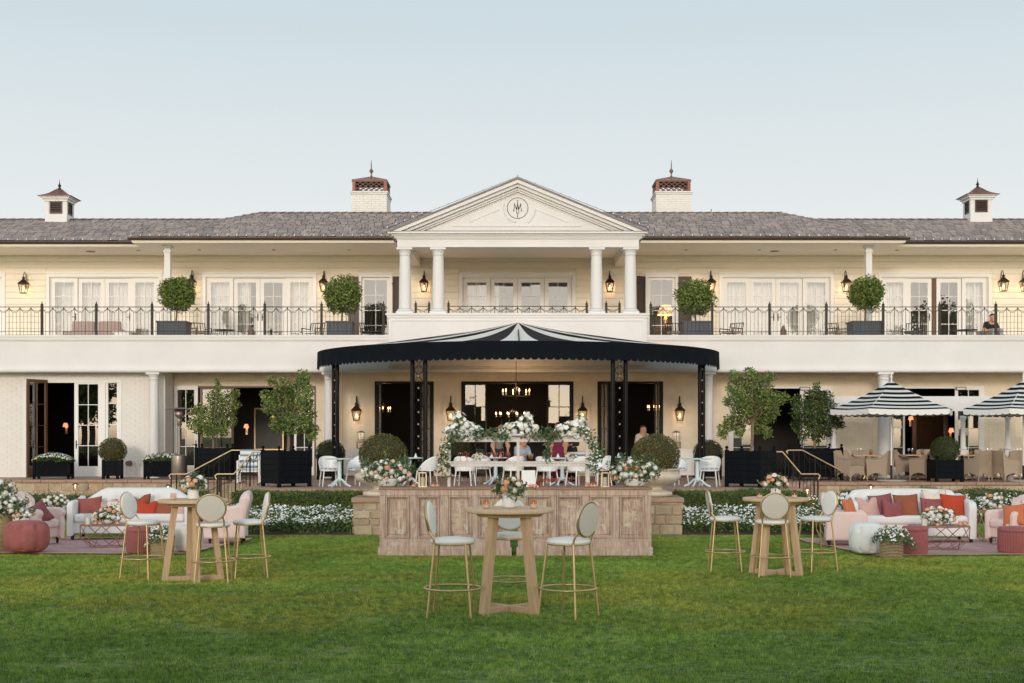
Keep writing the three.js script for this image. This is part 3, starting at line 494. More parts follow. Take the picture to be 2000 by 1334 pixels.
{ // raised panel mouldings and the monogram in its ring
  const ec = [PX(1011, 41.1), PY(406, 41.1)], z = -41.15, k = (x, y) => [ec[0] + x, ec[1] + y, z + 0.004];
  const ln = (a, b) => beam([...a, z + 0.006].slice(0, 3), [...b, z + 0.01].slice(0, 3), 0.03, 0.03), L = (x, y) => [PX(x, 41.1), PY(y, 41.1)];
  mesh('panel_moulding', [ln(L(882, 441), L(1136, 441)), ln(L(868, 436), L(1010, 377)), ln(L(1010, 377), L(1153, 436)), ln(L(916, 433), L(976, 408)), ln(L(1046, 408), L(1108, 433))], MT.paint, house);
  const arc = (r, a0, a1, t) => tube(Array.from({ length: 15 }, (_, i) => { const a = a0 + (a1 - a0) * i / 14; return k(r * Math.cos(a), r * Math.sin(a)); }), t, 28, 5);
  mesh('panel_moulding', [arc(0.44, 2.85, 4.6, 0.018), arc(0.56, -0.95, -0.05, 0.018)], MT.paint, house);
  mesh('emblem_ring', tube(Array.from({ length: 24 }, (_, i) => k(0.325 * Math.cos(i * Math.PI / 12), 0.325 * Math.sin(i * Math.PI / 12))), 0.009, 60, 5, true), MT.iron, house);
  const st = (pts, r = 0.009) => poly(pts.map(([x, y]) => k(x, y)), r, 5);
  const M = (dx, dy, lean) => st([[dx - 0.10 * lean - 0.05, dy - 0.11], [dx - 0.05, dy + 0.11], [dx, dy - 0.05], [dx + 0.05, dy + 0.11], [dx + 0.05 + 0.10 * lean, dy - 0.11]], 0.0095);
  mesh('monogram', [M(-0.045, 0.02, 0.25), M(0.045, 0.02, 0.25), st([[-0.115, 0.135], [-0.075, 0.135]]), st([[0.115, 0.135], [0.075, 0.135]]), st([[-0.145, -0.09], [-0.10, -0.09]]), st([[0.145, -0.09], [0.10, -0.09]]), tube([k(-0.035, -0.10), k(-0.035, -0.145), k(0, -0.165), k(0.035, -0.145), k(0.035, -0.10)], 0.009, 16, 5), ...[0.24, 0.17, -0.215, -0.265].map((y) => [ball(0.017, ...k(0, y), 6), bar(k(0, y - 0.035), k(0, y + 0.035), 0.004, 5)])], MT.iron, house);
}
// eaves, gutters, slate roofs
const EZ = { w: 44.1, c: 43.2 }, ec0 = PX(258, 43.2), ec1 = PX(1768, 43.2), RY = { w: 9.15, c: 9.36 }, RZ = { w: 47.0, c: 46.85 }, YG = 7.95;
for (const g of [bb(XL, ec0, YS, YS + 0.03, -ZU, -EZ.w), bb(ec1, XR, YS, YS + 0.03, -ZU, -EZ.w), bb(ec0, pX0, YS - 0.004, YS + 0.03, -ZU, -EZ.c), bb(pX1, ec1, YS - 0.004, YS + 0.03, -ZU, -EZ.c)]) mesh('soffit', g, MT.soffit, house);
mesh('eave_fascia', [bb(XL, ec0, YS + 0.03, YS + 0.14, -EZ.w - 0.1, -EZ.w + 0.02), bb(ec1, XR, YS + 0.03, YS + 0.14, -EZ.w - 0.1, -EZ.w + 0.02), bb(ec0 - 0.02, pX0 - 0.2, YS + 0.03, YS + 0.14, -EZ.c - 0.1, -EZ.c + 0.02), bb(pX1 + 0.2, ec1 + 0.02, YS + 0.03, YS + 0.14, -EZ.c - 0.1, -EZ.c + 0.02), bb(ec0 - 0.02, ec0 + 0.08, YS + 0.03, YS + 0.14, -EZ.w - 0.6, -EZ.c - 0.1), bb(ec1 - 0.08, ec1 + 0.02, YS + 0.03, YS + 0.14, -EZ.w - 0.6, -EZ.c - 0.1)], MT.soffit, house);
const gut = (x0, x1, z) => { const s = new THREE.Shape(); s.moveTo(-0.065, 0); s.absarc(0, 0, 0.065, Math.PI, 2 * Math.PI, false); s.lineTo(0.065, 0.02); s.lineTo(-0.065, 0.02); const g = ex(s, x1 - x0); g.rotateY(Math.PI / 2); return g.translate(x0, YG - 0.02, z); };
mesh('gutter', [gut(XL, ec0 + 0.2, -EZ.w + 0.085)], MT.gutter, house); mesh('gutter', [gut(ec1 - 0.2, XR, -EZ.w + 0.085)], MT.gutter, house);
mesh('gutter', [gut(ec0 - 0.12, qX0 - 0.02, -EZ.c + 0.085)], MT.gutter, house); mesh('gutter', [gut(qX1 + 0.02, ec1 + 0.12, -EZ.c + 0.085)], MT.gutter, house);
rnd = mulberry(411);
function slates(lo, hi, z0, y0, z1, y1) {                 // courses of slates from eave to ridge; lo(t), hi(t) bound each course
  const L = Math.hypot(z1 - z0, y1 - y0), n = Math.round(L / 0.285), out = [[], [], [], []], tilt = Math.atan2(y1 - y0, z0 - z1) ;
  const sl = Math.atan2(y1 - y0, Math.abs(z1 - z0));
  for (let j = 0; j < n; j++) {
    const t = j / n, z = z0 + (z1 - z0) * t, y = y0 + (y1 - y0) * t; let x = lo(t) - rr(0, 0.25); const e = hi(t);
    while (x < e) {
      const w = rr(0.2, 0.34), a = Math.max(x, lo(t)), b = Math.min(x + w, e), len = L / n * 0.88, drop = rr(-0.012, 0.03);
      if (b - a > 0.04) { const g = new THREE.BoxGeometry(b - a - 0.024, 0.03, len); g.translate(0, 0.014, -len / 2 + drop); g.rotateX(sl - 0.06); g.rotateZ(rr(-0.006, 0.006)); g.translate((a + b) / 2, y + 0.02 + rr(0, 0.012), z); out[(rnd() * 4) | 0].push(g); }
      x += w;
    }
  }
  out.forEach((l, i) => stuff(mesh('roof_slate', l, MT.slate[i], house)));
}
const XV0 = PX(-40, 47), XV1 = PX(2040, 47), rc0 = PX(505, RZ.c), rc1 = PX(1524, RZ.c);
slates(() => XV0, (t) => ec0 + 1.2 + t * 2.5, -EZ.w + 0.06, YG, -RZ.w, RY.w);
slates((t) => ec1 - 1.2 - t * 2.5, () => XV1, -EZ.w + 0.06, YG, -RZ.w, RY.w);
slates((t) => ec0 + (rc0 - ec0) * t, (t) => ec1 + (rc1 - ec1) * t, -EZ.c + 0.06, YG, -RZ.c, RY.c);
{
  const quad = (p) => { const g = new THREE.BufferGeometry(); g.setAttribute('position', new THREE.Float32BufferAttribute([...p[0], ...p[1], ...p[2], ...p[0], ...p[2], ...p[3]], 3)); g.computeVertexNormals(); return g; };
  const dk = (x0, x1, xr0, xr1, ez, rz, ry) => [quad([[x0, YG - 0.01, -ez], [x1, YG - 0.01, -ez], [xr1, ry - 0.01, -rz], [xr0, ry - 0.01, -rz]]), quad([[x0, YG - 0.01, -2 * rz + ez], [xr0, ry - 0.01, -rz], [xr1, ry - 0.01, -rz], [x1, YG - 0.01, -2 * rz + ez]])];
  mesh('roof_deck', [...dk(XL, ec0 + 4, XL, ec0 + 4, EZ.w, RZ.w, RY.w), ...dk(ec1 - 4, XR, ec1 - 4, XR, EZ.w, RZ.w, RY.w), ...dk(ec0, ec1, rc0, rc1, EZ.c, RZ.c, RY.c), quad([[ec0, YG - 0.01, -EZ.c], [rc0, RY.c - 0.01, -RZ.c], [rc0, RY.c - 0.01, -RZ.c], [ec0, YG - 0.01, -2 * RZ.c + EZ.c]]), quad([[ec1, YG - 0.01, -EZ.c], [ec1, YG - 0.01, -2 * RZ.c + EZ.c], [rc1, RY.c - 0.01, -RZ.c], [rc1, RY.c - 0.01, -RZ.c]])], MT.deck, house);
  const caps = (a, b) => { const n = Math.round(V(...a).distanceTo(V(...b)) / 0.32), o = []; for (let i = 0; i < n; i++) { const p = V(...a).lerp(V(...b), i / n), q = V(...a).lerp(V(...b), (i + 1.15) / n); o.push(beam([p.x, p.y + 0.02, p.z], [q.x, q.y + 0.045, q.z], 0.26, 0.02)); } return o; };
  stuff(mesh('ridge_slate', [...caps([ec0, YG + 0.02, -EZ.c], [rc0, RY.c, -RZ.c]), ...caps([ec1, YG + 0.02, -EZ.c], [rc1, RY.c, -RZ.c]), ...caps([rc0, RY.c, -RZ.c], [rc1, RY.c, -RZ.c]), ...caps([XV0, RY.w, -RZ.w], [ec0 + 3.6, RY.w, -RZ.w]), ...caps([XV1, RY.w, -RZ.w], [ec1 - 3.6, RY.w, -RZ.w])], MT.slate[0], house));
}
// gable end walls are closed by the rooms; chimneys with copper lantern caps
function chimney(px, mirror) {
  const Z = 48.0, s = F / Z, x = PX(px, Z), w = 68 / s, d = 1.5, y0 = 8.4, y1 = PY(380, Z);
  const c = put(mesh('chimney', bb(-w / 2, w / 2, 0, y1 - y0, -d, -0.01), MT.mortar, house), x, y0, -Z);
  stuff(mesh('brick', [...bricks(-w / 2, w / 2, 0, y1 - y0, 0, []), ...bricks(-d / 2, d / 2, 0, y1 - y0, 0, []).map((g) => g.rotateY(mirror * Math.PI / 2).translate(mirror * w / 2, 0, -d / 2))], MT.brick, c));
  mesh('crown', [rbb(-w / 2 - 0.03, w / 2 + 0.03, y1 - y0, y1 - y0 + 0.06, -d - 0.03, 0.03), rbb(-w / 2 - 0.06, w / 2 + 0.06, y1 - y0 + 0.06, y1 - y0 + 0.12, -d - 0.06, 0.06)], MT.paint, c);
  const b = y1 - y0 + 0.12, h = 0.44, q = 0.58, zc = -d / 2, post = [];
  for (const sx of [-1, 1]) for (const sz of [-1, 1]) post.push(bx(0.11, h, 0.11, sx * q, b + h / 2, zc + sz * q));
  for (const yy of [b + 0.025, b + h - 0.03]) post.push(bx(2 * q + 0.16, 0.05, 0.1, 0, yy, zc + q), bx(2 * q + 0.16, 0.05, 0.1, 0, yy, zc - q), bx(0.1, 0.05, 2 * q, q, yy, zc), bx(0.1, 0.05, 2 * q, -q, yy, zc));
  mesh('cap_frame', post, MT.copper, c);
  const lat = []; for (const sz of [-1, 1]) for (let i = -4; i <= 3; i++) { const xa = i * 0.2, cl = (v) => Math.min(q, Math.max(-q, v)); const seg = (x0, x1, yA, yB) => { const t0 = (cl(x0) - x0) / (x1 - x0 || 1), t1 = (cl(x1) - x0) / (x1 - x0 || 1); if (Math.abs(t1 - t0) > 0.05) lat.push(bar([cl(x0), yA + (yB - yA) * t0, zc + sz * q], [cl(x1), yA + (yB - yA) * t1, zc + sz * q], 0.014, 5)); }; seg(xa, xa + 0.5, b + 0.05, b + h - 0.05); seg(xa + 0.5, xa, b + 0.05, b + h - 0.05); }
  for (const sx of [-1, 1]) for (let i = -3; i <= 2; i++) lat.push(bar([sx * q, b + 0.05, zc + i * 0.2], [sx * q, b + h - 0.05, zc + i * 0.2 + 0.2], 0.014, 5), bar([sx * q, b + 0.05, zc + i * 0.2 + 0.2], [sx * q, b + h - 0.05, zc + i * 0.2], 0.014, 5));
  mesh('lattice', lat, MT.copperDull, c);
  const r = 0.92; mesh('cap_roof', [xf(new THREE.CylinderGeometry(0.06, r, 0.22, 4, 1), 0, b + h + 0.13, zc, Math.PI / 4), bx(r * 1.414, 0.03, r * 1.414, 0, b + h + 0.005, zc)], MT.copperDull, c);
  mesh('finial', [lathe([[0, 0], [0.05, 0], [0.03, 0.06], [0.02, 0.12], [0.075, 0.2], [0.075, 0.24], [0.02, 0.32], [0.022, 0.42], [0.008, 0.62], [0, 0.66]], 10).translate(0, b + h + 0.23, zc)], MT.copperDull, c);
}
chimney(721, 1); chimney(1316, -1);
function cupola(px, by, mirror) {
  const Z = 46.55, s = F / Z, x = PX(px, Z), w = 0.78, y0 = PY(by, Z) - 0.15, d = 0.78, h = 0.96;
  const c = put(mesh('cupola', [bb(-w / 2, w / 2, 0, 0.42, -d, 0), bb(-w / 2 + 0.03, w / 2 - 0.03, 0.42, h, -d + 0.03, -0.03), bb(-w / 2, -w / 2 + 0.14, 0.42, h, -0.13, -0.01), bb(w / 2 - 0.14, w / 2, 0.42, h, -0.13, -0.01), bb(-w / 2, -w / 2 + 0.14, 0.42, h, -d, -d + 0.13), bb(w / 2 - 0.14, w / 2, 0.42, h, -d, -d + 0.13)], MT.paint, house), x, y0, -Z);
  mesh('cornice', [bb(-w / 2 - 0.03, w / 2 + 0.03, h - 0.08, h, -d - 0.03, 0.03), bb(-w / 2 - 0.09, w / 2 + 0.09, h, h + 0.06, -d - 0.09, 0.09), bb(-w / 2 - 0.15, w / 2 + 0.15, h + 0.06, h + 0.1, -d - 0.15, 0.15)], MT.paint, c);
  for (const k of [0, 1]) {
    const v = new THREE.Object3D(); const m = mesh('louver_frame', [bx(0.44, 0.04, 0.03, 0, 0.2), bx(0.44, 0.04, 0.03, 0, -0.2), bx(0.04, 0.36, 0.03, 0.2, 0), bx(0.04, 0.36, 0.03, -0.2, 0), bx(0.36, 0.36, 0.006, 0, 0, -0.012), ...[-0.13, -0.065, 0, 0.065, 0.13].map((yy) => xf(bx(0.36, 0.05, 0.01), 0, yy, 0, 0, 0.7))], MT.gutter, c);
    if (k) { m.rotation.y = mirror * Math.PI / 2; m.position.set(mirror * (w / 2 - 0.015), 0.66, -d / 2); } else m.position.set(0, 0.66, -0.015);
  }
  const r = (w / 2 + 0.2) * 1.414, pts = []; for (let i = 0; i <= 8; i++) { const t = i / 8; pts.push([r * (1 - t) * (1 - 0.22 * Math.sin(t * Math.PI)) + 0.03 * t, h + 0.1 + 0.36 * t]); }
  mesh('cupola_roof', [lathe(pts, 4).rotateY(Math.PI / 4).translate(0, 0, -d / 2), bx(r * 1.414, 0.02, r * 1.414, 0, h + 0.1, -d / 2)], MT.copper, c);
  mesh('finial', lathe([[0, 0], [0.06, 0], [0.03, 0.05], [0.065, 0.1], [0.03, 0.15], [0.012, 0.22], [0.006, 0.32], [0, 0.33]], 10).translate(0, h + 0.44, -d / 2), MT.iron, c);
}
cupola(109, 433, 1); cupola(1917, 430, -1);
{ const x = PX(1389, 48), a = thing('weather_vane', 'small dark antenna standing on the slate ridge beside the chimney', 'antenna', [x, 9.1, -48]); mesh('mast', bar([0, 0, 0], [0, 0.62, 0], 0.014), MT.iron, a); mesh('arm', bar([-0.42, 0.4, 0], [0.1, 0.4, 0], 0.01), MT.iron, a); mesh('fin', [bx(0.12, 0.14, 0.03, 0.02, 0.44, 0), bx(0.02, 0.1, 0.02, -0.3, 0.4, 0), bx(0.02, 0.1, 0.02, -0.18, 0.4, 0)], MT.iron, a); }
// soffit speakers and downlights
for (const [px, Z, r] of [[177, 45.3, 0.16], [1513, 45.2, 0.16], [270, 45, 0.06], [389, 44.9, 0.06], [535, 44.9, 0.06], [682, 44.9, 0.06], [1340, 44.9, 0.06], [1483, 44.9, 0.06], [1632, 44.9, 0.06], [1752, 45, 0.06]]) mesh('soffit_fitting', cyl(r, r, 0.012, 18, PX(px, Z), YS - 0.017, -Z), MT.copperDull, house);
// string lights clipped to the gutters and the gable
{
  const bulbs = [], wire = []; const run = (a, b, n) => { for (let i = 0; i <= n; i++) { const p = V(...a).lerp(V(...b), i / n); bulbs.push(new THREE.ConeGeometry(0.02, 0.06, 6).translate(p.x, p.y + 0.055, p.z), ball(0.02, p.x, p.y + 0.03, p.z, 6)); } wire.push(bar(a, b, 0.006, 4)); };
  run([XV0, YG + 0.025, -EZ.w + 0.15], [ec0, YG + 0.025, -EZ.w + 0.15], 21); run([ec1, YG + 0.025, -EZ.w + 0.15], [XV1, YG + 0.025, -EZ.w + 0.15], 21);
  run([ec0, YG + 0.025, -EZ.c + 0.15], [qX0 - 0.1, YG + 0.025, -EZ.c + 0.15], 27); run([qX1 + 0.1, YG + 0.025, -EZ.c + 0.15], [ec1, YG + 0.025, -EZ.c + 0.15], 27);
  run([qX0, GY + 0.07, -40.7], [qc, AP + 0.01, -40.7], 15); run([qX1, GY + 0.07, -40.7], [qc, AP + 0.01, -40.7], 15);
  const t = thing('string_lights', 'unlit string of small white bulbs clipped along gutters and gable', 'string lights'); mesh('wire', wire, MT.iron, t); stuff(mesh('bulb', bulbs, MT.whitePlastic, t));
}
// ---------------------------------------------------------------- balcony railings
const balGeo = new Map();
function stick(r, h, n = 5) { const k = r + '_' + h.toFixed(3); if (!balGeo.has(k)) balGeo.set(k, ready(cyl(r, r, h, n))); return balGeo.get(k); }
function railing(x0, x1, y, z, h, bays, label, group, posts = [1, 0]) {
  const t = thing('balcony_railing', label, 'railing', [x0, y, z], 0, group), w = x1 - x0, bw = w / bays;
  for (const [k, on] of posts.entries()) if (on) { const p = mesh('post', [bx(0.07, h + 0.05, 0.07, 0, (h + 0.05) / 2), bx(0.085, 0.03, 0.085, 0, h - 0.02)], MT.railIron, t); p.position.x = k * w; mesh('finial', lathe([[0, 0], [0.04, 0], [0.042, 0.02], [0.012, 0.05], [0.018, 0.065], [0.004, 0.12], [0, 0.12]], 8).translate(0, h + 0.05, 0), MT.railIron, p); }
  mesh('top_rail', bx(w, 0.022, 0.035, w / 2, h - 0.02), MT.railIron, t);
  const low = h > 0.5 ? 0.13 : 0.02;
  mesh('bottom_rail', bx(w, 0.016, 0.016, w / 2, low), MT.railIron, t);
  for (let i = 0; i < bays; i++) {
    const a = i * bw, b = a + bw;
    if (i) { const m = mesh('baluster', stick(0.009, h - 0.03), MT.railIron, t); m.position.x = a; mesh('leaf_ornament', lathe([[0, 0], [0.02, 0.02], [0.026, 0.04], [0.01, 0.07], [0, 0.075]], 6).translate(0, h - 0.11, 0), MT.railIron, m); }
    for (const k of h > 0.5 ? [0.1, 0.145] : [0.09, 0.13]) mesh('swag', tube(Array.from({ length: 7 }, (_, j) => { const u = j / 6; return [a + bw * u, h - 0.06 - k * 4 * u * (1 - u), 0]; }), 0.0065, 10, 4), MT.railIron, t);
    for (const u of [1 / 3, 2 / 3]) { const m = mesh('baluster', stick(0.0055, h > 0.5 ? h - 0.06 - 0.145 * 0.889 : h - 0.06 - 0.13 * 0.889), MT.railIron, t); m.position.x = a + bw * u; }
  }
  return t;
}
{
  const Z = 41.14, L = [-25, 82, 188, 297, 407, 517, 628, 749], R = [1271, 1391, 1503, 1614, 1725, 1835, 1945, 2052];
  for (let i = 0; i < 7; i++) {
    railing(PX(L[i], Z), PX(L[i + 1], Z), YB, -Z, 0.92, 5, 'black iron railing panel with drooping swags on the balcony left of the portico', 'railing panels of the left balcony', i === 6 ? [1, 1] : [1, 0]);
    railing(PX(R[i], Z), PX(R[i + 1], Z), YB, -Z, 0.92, 5, 'black iron railing panel with drooping swags on the balcony right of the portico', 'railing panels of the right balcony', i === 6 ? [1, 1] : [1, 0]);
  }
  const z2 = 41.35, f = (a, b, n, l, g) => railing(PX(a, z2), PX(b, z2), YC, -z2, 0.28, n, l, g, [1, 1]);
  f(812, 838, 1, 'tiny swag railing between the paired portico columns', 'short rails between paired columns'); f(1184, 1210, 1, 'tiny swag railing between the paired portico columns', 'short rails between paired columns');
  f(876, 1146, 12, 'long low swag railing across the middle of the portico');
}
// ---------------------------------------------------------------- wall lanterns
function makeLantern(hook) {
  const t = thing('wall_lantern', '', 'lantern', [0, 0, 0]), y = 0;       // origin at the middle of the glass
  const hex = (r, yy) => Array.from({ length: 4 }, (_, i) => [r * Math.cos(Math.PI / 4 + i * Math.PI / 2), yy, r * Math.sin(Math.PI / 4 + i * Math.PI / 2)]);
  const A = hex(0.20, 0.15), B = hex(0.12, -0.17), cage = [];
  for (let i = 0; i < 4; i++) cage.push(bar(A[i], B[i], 0.011, 5), bar(A[i], A[(i + 1) % 4], 0.011, 5), bar(B[i], B[(i + 1) % 4], 0.011, 5));
  mesh('cage', [...cage, bx(0.19, 0.015, 0.19, 0, -0.175, 0)], MT.bronze, t);
  for (let i = 0; i < 4; i++) { const a = A[i], b = A[(i + 1) % 4], c = B[(i + 1) % 4], d = B[i], g = new THREE.BufferGeometry(); g.setAttribute('position', new THREE.Float32BufferAttribute([...a, ...b, ...c, ...a, ...c, ...d], 3)); g.computeVertexNormals(); mesh('pane', g, MT.glass, t); }
  mesh('roof', [xf(new THREE.CylinderGeometry(0.05, 0.235, 0.15, 4), 0, 0.235, 0, Math.PI / 4), cyl(0.05, 0.045, 0.07, 8, 0, 0.3, 0), xf(new THREE.CylinderGeometry(0.02, 0.07, 0.05, 8), 0, 0.39, 0)], MT.bronze, t);
  mesh('bracket', hook ? [tube([[0, 0.41, 0], [0, 0.5, -0.02], [0, 0.57, -0.09], [0, 0.53, -0.19], [0, 0.38, -0.24], [0, 0.1, -0.25]], 0.014, 24, 6), bx(0.08, 0.2, 0.02, 0, 0.1, -0.255)] : [bar([0, 0.41, 0], [0, 0.6, -0.02], 0.02, 6), tube([[0, 0.6, -0.02], [0, 0.62, -0.12], [0, 0.5, -0.22], [0, 0.3, -0.25]], 0.014, 16, 6), bx(0.09, 0.22, 0.02, 0, 0.25, -0.255)], MT.bronze, t);
  mesh('flame', lathe([[0, -0.08], [0.02, -0.07], [0.03, -0.035], [0.018, 0.02], [0.005, 0.06], [0, 0.065]], 8), MT.flame, t);
  pl(t, 0, -0.01, 0.0, hook ? 0.26 : 0.16, [1, 0.62, 0.30], 1.5);
  return t;
}
{
  const up = makeLantern(true), G = 'lit lanterns on the upper wall', G2 = 'lit lanterns under the canopy';
  const U = [[46, 563, 'lit copper lantern between the two leftmost balcony doors'], [374, 559, 'lit copper lantern half hidden by the leftmost balcony tree'], [632, 560, 'lit copper lantern beside the balcony tree left of the portico'], [828, 560, 'lit copper lantern between the left pair of portico columns'], [1191, 560, 'lit copper lantern between the right pair of portico columns'], [1389, 560, 'lit copper lantern beside the balcony tree right of the portico'], [1653, 560, 'lit copper lantern left of the slim balcony tree'], [1960, 559, 'lit copper lantern above the seated man'], [2002, 559, 'lit copper lantern at the far right end of the upper wall']];
  U.forEach(([px, py, l], i) => { const p = [PX(px, 46.1), PY(py, 46.1), -46.1]; if (i) copy(up, p, 0, l, G); else { up.position.set(...p); tag(up, l, 'lantern', G); } });
  const lo = makeLantern(false);
  [[696, 'iron gas lantern left of the left black doors under the canopy'], [880, 'iron gas lantern between the left black doors and the middle doors'], [1138, 'iron gas lantern between the middle doors and the right black doors'], [1328, 'iron gas lantern right of the right black doors under the canopy']].forEach(([px, l], i) => { const p = [PX(px, 42.3), PY(811, 42.3), -42.3]; if (i) copy(lo, p, 0, l, G2); else { lo.position.set(...p); tag(lo, l, 'lantern', G2); } });
  scene.traverse((o) => { if (o.isMesh && o.material === MT.flame) o.castShadow = false; });
}
// ---------------------------------------------------------------- canopy
{
  const cx = PX(1012, 40.5), cz = -40.5, R = 6.15, yr = 3.92, t = thing('canopy', 'half round black and white striped fabric canopy with scalloped black valance', 'canopy', [cx, 0, cz]);
  const n = 19, apex = [0, 4.95, -0.42], white = P({ color: lin(0.80, 0.75, 0.70), roughness: 0.95, specularIntensity: 0.1, side: THREE.DoubleSide, bumpMap: clothBump, bumpScale: 0.001 }), blk = P({ map: mottle([0.05, 0.042, 0.042], 0.2, 1.3, 171), roughness: 0.95, specularIntensity: 0.05, side: THREE.DoubleSide, bumpMap: clothBump, bumpScale: 0.001 }), val = P({ map: mottle([0.006, 0.009, 0.013], 0.25, 1.0, 172), roughness: 0.9, specularIntensity: 0.2, side: THREE.DoubleSide, bumpMap: clothBump, bumpScale: 0.001 });
  const pt = (a, u) => { const x = R * Math.cos(a), z = R * Math.sin(a), sag = 0.10 * Math.sin(Math.PI * u); return [apex[0] + (x - apex[0]) * u, apex[1] + (yr - apex[1]) * u - sag, apex[2] + (z - apex[2]) * u]; };
  for (let i = 0; i < n; i++) {
    const a0 = Math.PI * i / n, a1 = Math.PI * (i + 1) / n, pos = [], U = 10, A = 4;
    for (let j = 0; j < U; j++) for (let k = 0; k < A; k++) { const q = (jj, kk) => { const p = pt(a0 + (a1 - a0) * kk / A, jj / U); p[1] -= 0.04 * Math.sin(Math.PI * kk / A) * jj / U; return p; }; const a = q(j, k), b = q(j + 1, k), c = q(j + 1, k + 1), d = q(j, k + 1); pos.push(...a, ...c, ...b, ...a, ...d, ...c); }
    const g = new THREE.BufferGeometry(); g.setAttribute('position', new THREE.Float32BufferAttribute(pos, 3)); g.computeVertexNormals(); mesh(i % 2 ? 'white_stripe' : 'black_stripe', g, i % 2 ? white : blk, t);
  }
  const seg = 19; // valance sewn from panels, scalloped
  for (let i = 0; i < seg; i++) {
    const pos = [], M = 40, sc = 5; const P2 = (k, v) => { const a = Math.PI * (i + k / M) / seg, s = (k / M * sc) % 1, edge = 0.055 * Math.sqrt(Math.max(0, 1 - Math.pow(2 * s - 1, 2))), y = yr - v * (0.445 + edge), r = R + 0.012 + 0.012 * v * Math.sin(a * 57); return [r * Math.cos(a), y, r * Math.sin(a)]; };
    for (let k = 0; k < M; k++) for (let v = 0; v < 3; v++) { const a = P2(k, v / 3), b = P2(k, (v + 1) / 3), c = P2(k + 1, (v + 1) / 3), d = P2(k + 1, v / 3); pos.push(...a, ...c, ...b, ...a, ...d, ...c); }
    const g = new THREE.BufferGeometry(); g.setAttribute('position', new THREE.Float32BufferAttribute(pos, 3)); g.computeVertexNormals(); mesh('valance', g, val, t);
  }
  mesh('frame', [tube(Array.from({ length: 25 }, (_, i) => [(R - 0.03) * Math.cos(Math.PI * i / 24), yr - 0.03, (R - 0.03) * Math.sin(Math.PI * i / 24)]), 0.03, 60, 6), ...[3, 6.5, 9.5, 12.5, 16].map((i) => bar(pt(Math.PI * i / n, 0.02).map((v, k) => k === 1 ? v - 0.1 : v), pt(Math.PI * i / n, 0.99).map((v, k) => k === 1 ? v - 0.06 : v), 0.02, 6))], MT.iron, t);
  const pr = 5.82, gball = S({ color: lin(0.62, 0.5, 0.33), roughness: 0.3, metalness: 0.6 });
  const mk = (ang, label) => {
    const x = pr * Math.cos(ang), z = pr * Math.sin(ang), p = thing('canopy_post', label, 'post', [cx + x, TY, cz + z], -ang + Math.PI / 2, 'lattice posts that carry the canopy'), w = 0.21, h = 3.62, g0 = ready(cyl(0.055, 0.055, h, 14));
    for (const s of [-1, 1]) { const m = mesh('pole', g0, MT.black, p); m.position.x = s * w; mesh('foot', cyl(0.085, 0.07, 0.08, 14), MT.black, m); }
    const iw = w - 0.065; mesh('lattice_frame', [bx(0.016, h - 0.3, 0.016, -iw, h / 2), bx(0.016, h - 0.3, 0.016, iw, h / 2), bx(2 * iw, 0.016, 0.016, 0, h - 0.17), bx(2 * iw, 0.016, 0.016, 0, 0.16)], MT.black, p);
    const N = 10, dh = (h - 0.36) / N, bg = ready(ball(0.026, 0, 0, 0, 8));
    for (let i = 0; i < N; i++) { const y = 0.18 + dh * i; mesh('lattice_cross', [bar([-iw, y, 0], [iw, y + dh, 0], 0.009, 5), bar([iw, y, 0], [-iw, y + dh, 0], 0.009, 5)], MT.black, p); const b = mesh('gilt_ball', bg, gball, p); b.position.set(0, y + dh / 2, 0.02); }
  };
  mk(Math.PI / 2 + 0.485, 'black lattice post with gilt balls in front of the left black doors'); mk(Math.PI / 2 - 0.485, 'black lattice post with gilt balls in front of the right black doors');
  mk(Math.PI / 2 + 1.17, 'black lattice post with gilt balls beside the left white column'); mk(Math.PI / 2 - 1.17, 'black lattice post with gilt balls beside the right white column');
}
// ---------------------------------------------------------------- chandeliers and indoor lamps
function chandelier(px, py, Z, r, n, label, drop, power) {
  const x = PX(px, Z), y = PY(py, Z), t = thing('chandelier', label, 'chandelier', [x, y, -Z]);
  mesh('ring', new THREE.TorusGeometry(r, 0.014, 6, 32).rotateX(Math.PI / 2), MT.iron, t);
  mesh('chain', [bar([0, 0.25, 0], [0, drop, 0], 0.011, 5), bar([0, 0.4, 0], [0, -0.1, 0], 0.025, 6)], MT.iron, t);
  for (let i = 0; i < n; i++) { const a = i * 2 * Math.PI / n + 0.3, c = mesh('candle', cyl(0.016, 0.016, 0.11, 8, 0, 0.01, 0), MT.wax, t); c.position.set(r * Math.cos(a), 0, r * Math.sin(a)); mesh('flame', lathe([[0, 0.12], [0.016, 0.135], [0.02, 0.16], [0.008, 0.2], [0, 0.22]], 8), MT.flame, c); mesh('arm', bar([0, -0.01, 0], [-r * Math.cos(a), 0.3, -r * Math.sin(a)], 0.007, 4), MT.iron, c); }
  pl(t, 0, 0.26, 0, power, [1, 0.62, 0.32], 6);
}
chandelier(1008, 773, 39.6, 0.42, 6, 'iron ring chandelier hanging on a long rod under the canopy', 1.05, 4);
chandelier(1001, 816, 47.5, 0.62, 12, 'wide candle chandelier glowing inside the middle doors', 1.6, 2.0);
chandelier(749, 806, 46.5, 0.26, 5, 'small candle chandelier inside the left black doors', 1.6, 1.2);
chandelier(1276, 803, 46.8, 0.22, 5, 'small candle chandelier inside the right black doors', 1.6, 0.8);
